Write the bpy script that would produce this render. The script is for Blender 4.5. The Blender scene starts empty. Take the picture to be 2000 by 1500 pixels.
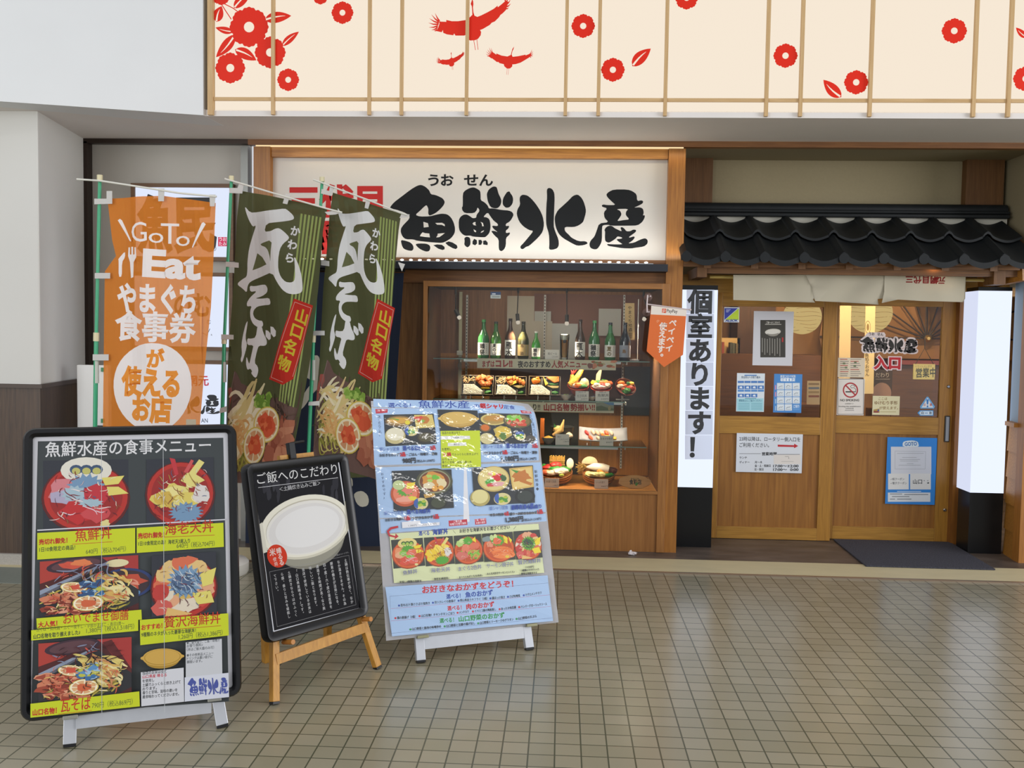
import bpy, bmesh, math, random
from mathutils import Vector, Matrix
from mathutils.geometry import tessellate_polygon

# ------------------------------------------------------------------ camera, world, exposure
SC = bpy.context.scene
COL = SC.collection
F = 1850.0                                   # focal length in pixels of a 2000 x 1500 frame
HC = 1.582                                   # camera height
CY = Vector((98, -99, F)).normalized()       # the world axes seen in camera axes (x right, y down, z forward)
CD = Vector((-520, 34056, F)); CD = (CD - CD.dot(CY) * CY).normalized()
CZ = -CD
CX = CY.cross(CZ)
cam_data = bpy.data.cameras.new('camera')
cam_data.sensor_width = 36.0
cam_data.lens = F / 2000 * 36.0
cam_data.clip_start = 0.05
cam = bpy.data.objects.new('camera', cam_data)
COL.objects.link(cam)
_m = Matrix(((CX[0], -CX[1], -CX[2], 0), (CY[0], -CY[1], -CY[2], 0), (CZ[0], -CZ[1], -CZ[2], HC), (0, 0, 0, 1)))
cam.matrix_world = _m
SC.camera = cam
SC.view_settings.view_transform = 'Standard'
SC.view_settings.look = 'None'
SC.view_settings.gamma = 1.0
SC.view_settings.use_curve_mapping = False
SC.view_settings.exposure = 0.0
try:
    SC.cycles.use_denoising = True
    SC.cycles.max_bounces = 8
    SC.cycles.transparent_max_bounces = 24
    SC.cycles.sample_clamp_indirect = 6.0
    SC.cycles.caustics_reflective = False
    SC.cycles.caustics_refractive = False
except Exception:
    pass

W = bpy.data.worlds.new('world')
SC.world = W
W.use_nodes = True
W.node_tree.nodes['Background'].inputs[0].default_value = (0.96, 0.98, 1.03, 1)
W.node_tree.nodes['Background'].inputs[1].default_value = 0.70

def area(name, loc, aim, sx, sy, power, color, spread=180):
    d = bpy.data.lights.new(name, 'AREA'); d.shape = 'RECTANGLE'; d.size = sx; d.size_y = sy
    d.energy = power; d.color = color; d.spread = math.radians(spread)
    o = bpy.data.objects.new(name, d); COL.objects.link(o)
    o.location = loc
    o.rotation_euler = (Vector(aim) - Vector(loc)).to_track_quat('-Z', 'Y').to_euler()
    return o
def spot(name, loc, aim, power, color, ang=70, blend=.6, r=.02):
    d = bpy.data.lights.new(name, 'SPOT'); d.energy = power; d.color = color; d.specular_factor = .15; d.spot_size = math.radians(ang)
    d.spot_blend = blend; d.shadow_soft_size = r
    o = bpy.data.objects.new(name, d); COL.objects.link(o); o.location = loc
    o.rotation_euler = (Vector(aim) - Vector(loc)).to_track_quat('-Z', 'Y').to_euler()
    return o
def bulb(name, loc, power, color, r=.05):
    d = bpy.data.lights.new(name, 'POINT'); d.energy = power; d.color = color; d.shadow_soft_size = r; d.specular_factor = .05
    o = bpy.data.objects.new(name, d); COL.objects.link(o); o.location = loc
    return o

# daylight through the open front of the concourse, its ceiling lamps, an added side fill
area('concourse_daylight', (-5.6, -3.6, 2.3), (-.7, 6.0, 2.4), 4.6, 4.0, 330, (0.97, 0.99, 1.0))
area('concourse_side_fill', (10.0, 1.0, 2.3), (-3.0, 6.2, 2.2), 4.0, 4.0, 520, (0.98, 0.98, 1.0))  # added fill from the right, no real opening, lifts the column's side face
for _x, _y in ((3.9, 0.53), (3.97, -0.04), (-1.2, 0.9), (-1.1, 0.33), (1.3, 2.7), (-3.6, 2.6)):
    _o = area('concourse_tube_lamp', (_x, _y, 4.5), (_x, _y, 0), 2.3, 0.08, 12, (1.0, 0.98, 0.95))
    _o.rotation_euler = (0, 0, math.radians(17))
# the led strips that wash the big signboard, from above and from below
area('sign_top_led_light', (-0.56, 6.79, 2.875), (-0.56, 6.93, 2.3), 2.9, 0.03, 1.6, (1.0, 0.80, 0.52))
area('sign_bottom_led_light', (-0.56, 6.79, 2.135), (-0.56, 6.92, 2.5), 2.9, 0.02, 3.4, (1.0, 0.95, 0.86))
# ------------------------------------------------------------------ helpers
def ray(px, py):
    c = Vector((px - 1000.0, py - 750.0, F))
    return Vector((c.dot(CX), c.dot(CY), c.dot(CZ)))
EYE = Vector((0, 0, HC))
def at(px, py, y):
    r = ray(px, py); return EYE + r * (y / r[1])
def atz(px, py, z):
    r = ray(px, py); return EYE + r * ((z - HC) / r[2])
def rc(x0, y0, x1, y1, Y):
    """upright rectangle on the plane y=Y -> X0, X1, Z0, Z1"""
    xm, ym = (x0 + x1) / 2, (y0 + y1) / 2
    return at(x0, ym, Y)[0], at(x1, ym, Y)[0], at(xm, y1, Y)[2], at(xm, y0, Y)[2]
def lin(h):
    if not isinstance(h, str): return tuple(h)
    r = []
    for i in (0, 2, 4):
        c = int(h[i:i + 2], 16) / 255
        r.append(c / 12.92 if c <= .04045 else ((c + .055) / 1.055) ** 2.4)
    return tuple(r)

_mats = {}
def nodes_of(name):
    m = bpy.data.materials.new(name); m.use_nodes = True
    nt = m.node_tree
    return m, nt, nt.nodes['Principled BSDF']
def mat(name, color='808080', rough=.6, metal=0.0, noise=0.0, scale=20, bump=0.0, spec=.5, trans=0.0, coat=0.0, stretch=None):
    if name in _mats: return _mats[name]
    m, nt, b = nodes_of(name); c = lin(color)
    b.inputs['Base Color'].default_value = (*c, 1); b.inputs['Roughness'].default_value = rough
    b.inputs['Metallic'].default_value = metal
    b.inputs['Specular IOR Level'].default_value = spec
    if trans: b.inputs['Transmission Weight'].default_value = trans
    if coat: b.inputs['Coat Weight'].default_value = coat; b.inputs['Coat Roughness'].default_value = .1
    if noise or bump:
        tc = nt.nodes.new('ShaderNodeTexCoord'); n = nt.nodes.new('ShaderNodeTexNoise')
        n.inputs['Scale'].default_value = scale; n.inputs['Detail'].default_value = 5
        if stretch:
            mp = nt.nodes.new('ShaderNodeMapping'); mp.inputs['Scale'].default_value = stretch
            nt.links.new(tc.outputs['Object'], mp.inputs[0]); nt.links.new(mp.outputs[0], n.inputs[0])
        else: nt.links.new(tc.outputs['Object'], n.inputs[0])
        if noise:
            r = nt.nodes.new('ShaderNodeMix'); r.data_type = 'RGBA'
            r.inputs[6].default_value = (*[x * (1 - noise) for x in c], 1)
            r.inputs[7].default_value = (*[min(1, x * (1 + noise)) for x in c], 1)
            nt.links.new(n.outputs[0], r.inputs[0]); nt.links.new(r.outputs[2], b.inputs['Base Color'])
        if bump:
            bp = nt.nodes.new('ShaderNodeBump'); bp.inputs['Strength'].default_value = bump; bp.inputs['Distance'].default_value = .01
            nt.links.new(n.outputs[0], bp.inputs['Height']); nt.links.new(bp.outputs[0], b.inputs['Normal'])
    _mats[name] = m
    return m
def wood(name, c1, c2, axis='z', rough=.45, scale=6.0):
    """straight grained timber, grain along the axis"""
    if name in _mats: return _mats[name]
    m, nt, b = nodes_of(name)
    tc = nt.nodes.new('ShaderNodeTexCoord'); mp = nt.nodes.new('ShaderNodeMapping')
    s = {'x': (.7, 14, 14), 'y': (14, .7, 14), 'z': (14, 14, .7)}[axis]
    mp.inputs['Scale'].default_value = s
    n = nt.nodes.new('ShaderNodeTexNoise'); n.inputs['Scale'].default_value = scale; n.inputs['Detail'].default_value = 6
    n.inputs['Distortion'].default_value = .6
    r = nt.nodes.new('ShaderNodeValToRGB')
    r.color_ramp.elements[0].position = .3; r.color_ramp.elements[0].color = (*lin(c1), 1)
    r.color_ramp.elements[1].position = .7; r.color_ramp.elements[1].color = (*lin(c2), 1)
    nt.links.new(tc.outputs['Object'], mp.inputs[0]); nt.links.new(mp.outputs[0], n.inputs[0])
    nt.links.new(n.outputs[0], r.inputs[0]); nt.links.new(r.outputs[0], b.inputs['Base Color'])
    b.inputs['Roughness'].default_value = rough
    bp = nt.nodes.new('ShaderNodeBump'); bp.inputs['Strength'].default_value = .08; bp.inputs['Distance'].default_value = .004
    nt.links.new(n.outputs[0], bp.inputs['Height']); nt.links.new(bp.outputs[0], b.inputs['Normal'])
    _mats[name] = m
    return m
def emit(name, color, strength):
    if name in _mats: return _mats[name]
    m = bpy.data.materials.new(name); m.use_nodes = True; nt = m.node_tree
    nt.nodes.remove(nt.nodes['Principled BSDF'])
    e = nt.nodes.new('ShaderNodeEmission'); e.inputs[0].default_value = (*lin(color), 1); e.inputs[1].default_value = strength
    nt.links.new(e.outputs[0], nt.nodes['Material Output'].inputs[0])
    _mats[name] = m
    return m
def glass(name, tint=(.97, .99, .98), rough=.0, refl=1.0):
    """a thin pane: clear with a fresnel reflection"""
    if name in _mats: return _mats[name]
    m = bpy.data.materials.new(name); m.use_nodes = True; nt = m.node_tree
    nt.nodes.remove(nt.nodes['Principled BSDF'])
    t = nt.nodes.new('ShaderNodeBsdfTransparent'); t.inputs[0].default_value = (*tint, 1)
    g = nt.nodes.new('ShaderNodeBsdfGlossy'); g.inputs['Roughness'].default_value = rough; g.inputs[0].default_value = (refl, refl, refl, 1)
    f = nt.nodes.new('ShaderNodeFresnel'); f.inputs[0].default_value = 1.5
    x = nt.nodes.new('ShaderNodeMixShader')
    nt.links.new(f.outputs[0], x.inputs[0]); nt.links.new(t.outputs[0], x.inputs[1]); nt.links.new(g.outputs[0], x.inputs[2])
    nt.links.new(x.outputs[0], nt.nodes['Material Output'].inputs[0])
    _mats[name] = m
    return m
def ink(name, rough=.5, coat=0.0, emission=0.0, translucent=0.0, clear=0.0, spec=.4, bump=0.0):
    """printed surface: its colour is the print, stored per face"""
    if name in _mats: return _mats[name]
    m, nt, b = nodes_of(name)
    a = nt.nodes.new('ShaderNodeAttribute'); a.attribute_name = 'print'
    nt.links.new(a.outputs['Color'], b.inputs['Base Color'])
    b.inputs['Roughness'].default_value = rough; b.inputs['Specular IOR Level'].default_value = spec
    if coat: b.inputs['Coat Weight'].default_value = coat; b.inputs['Coat Roughness'].default_value = .03 if coat == 1 else .08
    if bump:
        tc = nt.nodes.new('ShaderNodeTexCoord'); n = nt.nodes.new('ShaderNodeTexNoise'); n.inputs['Scale'].default_value = 9
        n.inputs['Detail'].default_value = 3
        bp = nt.nodes.new('ShaderNodeBump'); bp.inputs['Strength'].default_value = bump; bp.inputs['Distance'].default_value = .03
        nt.links.new(tc.outputs['Object'], n.inputs[0]); nt.links.new(n.outputs[0], bp.inputs['Height'])
        nt.links.new(bp.outputs[0], b.inputs['Coat Normal' if coat else 'Normal'])
    if emission:
        nt.links.new(a.outputs['Color'], b.inputs['Emission Color']); b.inputs['Emission Strength'].default_value = emission
    out = nt.nodes['Material Output']; last = b.outputs[0]
    if translucent:
        t = nt.nodes.new('ShaderNodeBsdfTranslucent'); nt.links.new(a.outputs['Color'], t.inputs[0])
        x = nt.nodes.new('ShaderNodeMixShader'); x.inputs[0].default_value = translucent
        nt.links.new(last, x.inputs[1]); nt.links.new(t.outputs[0], x.inputs[2]); last = x.outputs[0]
    if clear:
        t = nt.nodes.new('ShaderNodeBsdfTransparent'); w_ = nt.nodes.new('ShaderNodeMix'); w_.data_type = 'RGBA'; w_.inputs[0].default_value = .35
        nt.links.new(a.outputs['Color'], w_.inputs[6]); w_.inputs[7].default_value = (1, 1, 1, 1); nt.links.new(w_.outputs[2], t.inputs[0])
        x = nt.nodes.new('ShaderNodeMixShader'); x.inputs[0].default_value = clear
        nt.links.new(last, x.inputs[1]); nt.links.new(t.outputs[0], x.inputs[2]); last = x.outputs[0]
    nt.links.new(last, out.inputs[0])
    _mats[name] = m
    return m

def tag(o, label=None, cat=None, group=None, kind=None):
    if label: o['label'] = label
    if cat: o['category'] = cat
    if group: o['group'] = group
    if kind: o['kind'] = kind
    return o
def empty(name, loc, label=None, cat=None, group=None, kind=None):
    o = bpy.data.objects.new(name, None); COL.objects.link(o); o.location = loc
    o.empty_display_size = .05
    return tag(o, label, cat, group, kind)

def wloc(o):
    """world place of an object whose ancestors are only moved"""
    v = Vector((0, 0, 0))
    while o is not None: v += o.location; o = o.parent
    return v
class MB:
    """collects solid shapes in world coordinates; build() links them as one mesh object"""
    def __init__(s, M=None): s.V = []; s.Fc = []; s.MI = []; s.M = M
    def add(s, vs, fs, mi=0):
        b = len(s.V)
        for v in vs:
            v = Vector(v); s.V.append(s.M @ v if s.M else v)
        for f in fs: s.Fc.append([b + i for i in f]); s.MI.append(mi)
        return s
    def box(s, x0, x1, y0, y1, z0, z1, mi=0):
        return s.add([(x0, y0, z0), (x1, y0, z0), (x1, y1, z0), (x0, y1, z0), (x0, y0, z1), (x1, y0, z1), (x1, y1, z1), (x0, y1, z1)],
                     [(0, 3, 2, 1), (4, 5, 6, 7), (0, 1, 5, 4), (1, 2, 6, 5), (2, 3, 7, 6), (3, 0, 4, 7)], mi)
    def pbox(s, x0, y0, x1, y1, Y, d, mi=0):
        X0, X1, Z0, Z1 = rc(x0, y0, x1, y1, Y)
        return s.box(X0, X1, Y, Y + d, Z0, Z1, mi)
    def beam(s, a, b, w, h, up=(0, 0, 1), mi=0):
        """box between two points, w across, h along up"""
        a, b = Vector(a), Vector(b); d = (b - a).normalized(); sd = d.cross(Vector(up)).normalized() * (w / 2); u = sd.cross(d).normalized() * (h / 2)
        vs = [a - sd - u, a + sd - u, a + sd + u, a - sd + u, b - sd - u, b + sd - u, b + sd + u, b - sd + u]
        return s.add(vs, [(0, 3, 2, 1), (4, 5, 6, 7), (0, 1, 5, 4), (1, 2, 6, 5), (2, 3, 7, 6), (3, 0, 4, 7)][::1], mi)
    def tube(s, pts, r, n=8, mi=0, cap=True):
        pts = [Vector(p) for p in pts]; rs = r if isinstance(r, (list, tuple)) else [r] * len(pts)
        vs = []; fs = []
        t0 = (pts[1] - pts[0]).normalized(); ref = Vector((0, 0, 1)) if abs(t0.z) < .9 else Vector((1, 0, 0))
        for i, p in enumerate(pts):
            t = (pts[min(i + 1, len(pts) - 1)] - pts[max(i - 1, 0)]).normalized()
            a = t.cross(ref).normalized(); b = t.cross(a).normalized()
            for k in range(n):
                an = 2 * math.pi * k / n
                vs.append(p + (a * math.cos(an) + b * math.sin(an)) * rs[i])
        for i in range(len(pts) - 1):
            for k in range(n):
                k2 = (k + 1) % n
                fs.append((i * n + k, i * n + k2, (i + 1) * n + k2, (i + 1) * n + k))
        if cap:
            fs.append(tuple(range(n))[::-1]); fs.append(tuple((len(pts) - 1) * n + k for k in range(n)))
        return s.add(vs, fs, mi)
    def lathe(s, prof, c=(0, 0, 0), n=24, mi=0, sy=1.0, M=None):
        c = Vector(c); vs = []; fs = []
        for (r, z) in prof:
            for k in range(n):
                an = 2 * math.pi * k / n; p = Vector((r * math.cos(an), r * math.sin(an) * sy, z))
                vs.append(c + (M @ p if M else p))
        for i in range(len(prof) - 1):
            for k in range(n):
                k2 = (k + 1) % n; fs.append((i * n + k, i * n + k2, (i + 1) * n + k2, (i + 1) * n + k))
        fs.append(tuple(range(n))[::-1]); fs.append(tuple((len(prof) - 1) * n + k for k in range(n)))
        return s.add(vs, fs, mi)
    def blob(s, c, r, seed=0, amp=.15, mi=0, sub=2, M=None):
        bm = bmesh.new(); bmesh.ops.create_icosphere(bm, subdivisions=sub, radius=1)
        rnd = random.Random(seed); ph = [rnd.uniform(0, 6.28) for _ in range(9)]
        r = r if isinstance(r, (tuple, list)) else (r, r, r); vs = []
        for v in bm.verts:
            p = v.co; k = 1 + amp * (math.sin(3 * p.x + ph[0]) * math.sin(3 * p.y + ph[1]) + .7 * math.sin(6 * p.z + ph[2] + 4 * p.x) * math.sin(5 * p.y + ph[3]) + .4 * rnd.uniform(-1, 1))
            q = Vector((p.x * r[0] * k, p.y * r[1] * k, p.z * r[2] * k))
            vs.append(Vector(c) + (M @ q if M else q))
        fs = [tuple(v.index for v in f.verts) for f in bm.faces]; bm.free()
        return s.add(vs, fs, mi)
    def prism(s, pts, N, d, mi=0):
        """closed outline (3d points) pushed along N by d"""
        pts = [Vector(p) for p in pts]; N = Vector(N).normalized() * d; n = len(pts)
        vs = pts + [p + N for p in pts]
        tr = tessellate_polygon([pts])
        fs = [tuple(t) for t in tr] + [tuple(i + n for i in t)[::-1] for t in tr] + [(i, (i + 1) % n, n + (i + 1) % n, n + i) for i in range(n)]
        return s.add(vs, fs, mi)
    def build(s, name, mats, parent=None, smooth=False, bevel=0.0, label=None, cat=None, group=None, kind=None, seg=2, auto=False):
        me = bpy.data.meshes.new(name); off = wloc(parent) if parent is not None else Vector((0, 0, 0))
        if parent is None:
            xs = [v.x for v in s.V]; ys = [v.y for v in s.V]; zs = [v.z for v in s.V]
            off = Vector(((min(xs) + max(xs)) / 2, (min(ys) + max(ys)) / 2, min(zs)))
        me.from_pydata([tuple(v - off) for v in s.V], [], s.Fc)
        for m in (mats if isinstance(mats, (list, tuple)) else [mats]): me.materials.append(m)
        for p, i in zip(me.polygons, s.MI):
            p.material_index = i; p.use_smooth = smooth
        bm = bmesh.new(); bm.from_mesh(me); bmesh.ops.recalc_face_normals(bm, faces=bm.faces)
        if smooth:
            for e in bm.edges:
                if len(e.link_faces) == 2 and e.calc_face_angle(0) > .7: e.smooth = False
        bm.to_mesh(me); bm.free(); me.update()
        o = bpy.data.objects.new(name, me); COL.objects.link(o)
        if parent is not None: o.parent = parent
        else: o.location = off
        if bevel:
            b = o.modifiers.new('bevel', 'BEVEL'); b.width = bevel; b.segments = seg; b.limit_method = 'ANGLE'; b.angle_limit = .6
        return tag(o, label, cat, group, kind)

# ---- lettering
_tc = bpy.data.curves.new('lettering', 'FONT'); _to = bpy.data.objects.new('lettering', _tc); COL.objects.link(_to)
_glyphs = {}
def glyph(t, bold=0.0, res=3):
    k = (t, bold, res)
    if k in _glyphs: return _glyphs[k]
    _tc.body = t; _tc.resolution_u = res
    dg = bpy.context.evaluated_depsgraph_get(); dg.update()
    me = bpy.data.meshes.new_from_object(_to.evaluated_get(dg))
    vs = [(v.co.x, v.co.y) for v in me.vertices]; fs = [tuple(p.vertices) for p in me.polygons]
    bpy.data.meshes.remove(me)
    if bold > 0:                       # heavier weight: an outward ribbon along every outline
        key = [(round(x, 4), round(y, 4)) for x, y in vs]; dirs = {}
        for f in fs:
            ar = sum(vs[f[i]][0] * vs[f[(i + 1) % len(f)]][1] - vs[f[(i + 1) % len(f)]][0] * vs[f[i]][1] for i in range(len(f)))
            g = f if ar > 0 else f[::-1]
            for i in range(len(g)):
                e = (key[g[i]], key[g[(i + 1) % len(g)]])
                if (e[1], e[0]) in dirs: del dirs[(e[1], e[0])]
                elif e[0] != e[1]: dirs[e] = 1
        nin, nout = {}, {}
        for a, b in dirs:
            L = math.hypot(b[0] - a[0], b[1] - a[1]); n_ = ((b[1] - a[1]) / L, -(b[0] - a[0]) / L); nout[a] = n_; nin[b] = n_
        def off(p):
            n1 = nin.get(p) or nout[p]; n2 = nout.get(p) or n1
            mx, my = n1[0] + n2[0], n1[1] + n2[1]; q = mx * mx + my * my
            if q < .05: return (p[0] + n2[0] * bold, p[1] + n2[1] * bold)
            k_ = min(2 / q, 1.6 / math.sqrt(q)) * bold; return (p[0] + mx * k_, p[1] + my * k_)
        for a, b in dirs:
            n = len(vs); vs += [a, b, off(b), off(a)]; fs.append((n, n + 3, n + 2, n + 1))
    _glyphs[k] = (vs, fs)
    return _glyphs[k]

EPS = 2.5e-5
class Sheet:
    """a flat (or gently bent) printed thing: base plate plus thin inks, each a polygon with its own print colour"""
    def __init__(s, O, U=(1, 0, 0), V=(0, 0, 1), mats=None, gain=1.0, lay0=0.0):
        s.O = Vector(O); s.U = Vector(U).normalized(); s.V = Vector(V).normalized(); s.N = s.U.cross(s.V).normalized()
        s.el = []; s.mats = mats or [ink('printed_paper')]; s.disp = None; s.grid = None; s.gain = gain; s.lay = 1; s.lay0 = lay0; s.base = None
    def px(s, x, y):
        r = ray(x, y); t = (s.O - EYE).dot(s.N) / r.dot(s.N); q = EYE + r * t - s.O
        return (q.dot(s.U), q.dot(s.V))
    def col(s, c): return tuple(min(.92, x * s.gain) for x in lin(c))
    def poly(s, uv, c, m=0, lay=None):
        if len(uv) < 3: return
        tr = tessellate_polygon([[Vector((a, b, 0)) for a, b in uv]])
        s.el.append((list(uv), [tuple(t) for t in tr], s.col(c), m, s.lay)); s.lay += 1
    def P(s, pts, c, m=0): s.poly([s.px(*p) for p in pts], c, m)
    def R(s, x0, y0, x1, y1, c, m=0): s.P([(x0, y1), (x1, y1), (x1, y0), (x0, y0)], c, m)
    def Ruv(s, u0, v0, u1, v1, c, m=0): s.poly([(u0, v0), (u1, v0), (u1, v1), (u0, v1)], c, m)
    def frame(s, pts, w, c, m=0):
        n = len(pts)
        for i in range(n): s.line([pts[i], pts[(i + 1) % n]], w, c, m)
    def line(s, pts, w, c, m=0):
        q = [Vector(s.px(*p)) for p in pts]; k = s.scale(*pts[0]); s.strip(q, w * k, c, m)
    def strip(s, q, w, c, m=0):
        L = []; Rr = []; n = len(q); ws = w if isinstance(w, (list, tuple)) else [w] * n
        for i in range(n):
            d = (Vector(q[min(i + 1, n - 1)]) - Vector(q[max(i - 1, 0)])).normalized(); nn = Vector((-d.y, d.x)) * ws[i] / 2
            L.append(tuple(Vector(q[i]) + nn)); Rr.append(tuple(Vector(q[i]) - nn))
        vs = L + Rr; fs = [(i, n + i, n + i + 1, i + 1) for i in range(n - 1)]
        s.el.append((vs, fs, s.col(c), m, s.lay)); s.lay += 1
    def scale(s, x, y):
        a = Vector(s.px(x, y)); b = Vector(s.px(x + 1, y)); c = Vector(s.px(x, y + 1)); return ((b - a).length + (c - a).length) / 2
    def T(s, t, x0, y0, x1, y1, h, c, bold=0.0, m=0, shear=0.0, res=3):
        """text on a baseline from one pixel to another, h pixels tall (a full-height character)"""
        vs, fs = glyph(t, bold, res)
        if not vs: return
        a = Vector(s.px(x0, y0)); b = Vector(s.px(x1, y1)); up = Vector(s.px(x0, y0 - h)); d = b - a; L = d.length; d.normalize(); n = Vector((-d.y, d.x))
        H = max(1e-4, (up - a).dot(n)) / .86
        xs = [v[0] for v in vs]; mn, mx = min(xs), max(xs); k = L / max(1e-6, mx - mn)
        out = []
        for (gx, gy) in vs:
            p = a + d * ((gx - mn) * k + shear * gy * H) + n * ((gy + .06) * H); out.append((p.x, p.y))
        s.el.append((out, fs, s.col(c), m, s.lay)); s.lay += 1
    def VT(s, t, x0, y0, x1, y1, size, c, bold=0.0, m=0, wide=1.0):
        """upright column of characters centred on the line between two pixels"""
        n = len(t)
        for i, ch in enumerate(t):
            if ch in ' 　': continue
            f = (i + .5) / n; cx = x0 + (x1 - x0) * f; cy = y0 + (y1 - y0) * f
            vs, fs = glyph(ch, bold)
            k = s.scale(cx, cy) * size
            o = Vector(s.px(cx, cy)); dd = Vector(s.px(x1, y1)) - Vector(s.px(x0, y0)); v = -dd.normalized(); u = Vector((v.y, -v.x))
            out = []
            for gx, gy in vs:
                ax, ay = gx - .5, gy - .38
                if ch in 'ー〜～': ax, ay = ay, -ax
                if ch in '、。': ax += .5; ay += .5
                p = o + u * ax * k * wide + v * ay * k; out.append((p.x, p.y))
            s.el.append((out, fs, s.col(c), m, s.lay))
        s.lay += 1
    def plate(s, uv, c, t=.003, m=0):
        """the thing's own body: front face, back and rim"""
        s.base = (list(uv), c, t, m)
    def plate_px(s, pts, c, t=.003, m=0): s.plate([s.px(*p) for p in pts], c, t, m)
    def build(s, name, parent=None, label=None, cat=None, group=None, kind=None, smooth=False):
        V = []; Fc = []; C = []; MI = []
        def to3(u, v, d): return s.O + s.U * u + s.V * v + s.N * (d + s.lay0)
        if s.base:
            uv, c, t, m = s.base; n = len(uv); tr = tessellate_polygon([[Vector((a, b, 0)) for a, b in uv]])
            for d in (0, -t): V += [(u, v, d) for u, v in uv]
            cc = s.col(c)
            for f in tr: Fc.append(tuple(f)); Fc.append(tuple(i + n for i in f)); C += [cc, cc]; MI += [m, m]
            if t:
                for i in range(n): Fc.append((i, (i + 1) % n, n + (i + 1) % n, n + i)); C.append(cc); MI.append(m)
        for uv, fs, c, m, lay in s.el:
            b = len(V); V += [(p[0], p[1], lay * EPS + .0003) for p in uv]
            for f in fs: Fc.append(tuple(b + i for i in f)); C.append(c); MI.append(m)
        me = bpy.data.meshes.new(name); me.from_pydata(V, [], Fc)
        for m in s.mats: me.materials.append(m)
        at_ = me.attributes.new('print', 'FLOAT_COLOR', 'FACE')
        for i, c in enumerate(C): at_.data[i].color = (*c, 1)
        for p, mi in zip(me.polygons, MI): p.material_index = mi; p.use_smooth = smooth
        if s.grid:                          # cut everything along the fold lines, so that inks and cloth share the same facets
            (ax, ay), st = s.grid; n_ = Vector((ax, ay, 0)).normalized()
            bm = bmesh.new(); bm.from_mesh(me)
            ts = [v.co.dot(n_) for v in bm.verts]
            for k in range(math.floor(min(ts) / st), math.ceil(max(ts) / st) + 1):
                bmesh.ops.bisect_plane(bm, geom=bm.verts[:] + bm.edges[:] + bm.faces[:], plane_co=n_ * (k * st), plane_no=n_, dist=1e-6)
            bm.to_mesh(me); bm.free()
            def bent(u, v):
                t = u * n_.x + v * n_.y; k = math.floor(t / st); f = t / st - k
                A_ = s.disp(k * st); B_ = s.disp((k + 1) * st)
                return tuple(a * (1 - f) + b * f for a, b in zip(A_, B_)) if isinstance(A_, tuple) else A_ * (1 - f) + B_ * f
        off = wloc(parent) if parent is not None else None
        pts = []
        for v in me.vertices:
            u, w, d = v.co
            if s.disp:
                e = bent(u, w)
                if isinstance(e, tuple): u, w, e = u + e[0], w + e[1], e[2]
                d += e
            pts.append(to3(u, w, d))
        if off is None:
            off = Vector((sum(p.x for p in pts) / len(pts), sum(p.y for p in pts) / len(pts), min(p.z for p in pts)))
        for v, p in zip(me.vertices, pts): v.co = p - off
        me.update()
        o = bpy.data.objects.new(name, me); COL.objects.link(o)
        if parent is not None: o.parent = parent
        else: o.location = off
        return tag(o, label, cat, group, kind)
    # -------- picture making: an art frame maps (a,b) in 0..1 (b downwards) onto a pixel quad of the sheet
    def art(s, quad, c=None, m=0):
        q = [Vector(s.px(*p)) for p in quad]      # tl, tr, br, bl
        A = Art(s, q, m)
        if c: s.poly([tuple(q[3]), tuple(q[2]), tuple(q[1]), tuple(q[0])], c, m)
        return A
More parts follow.
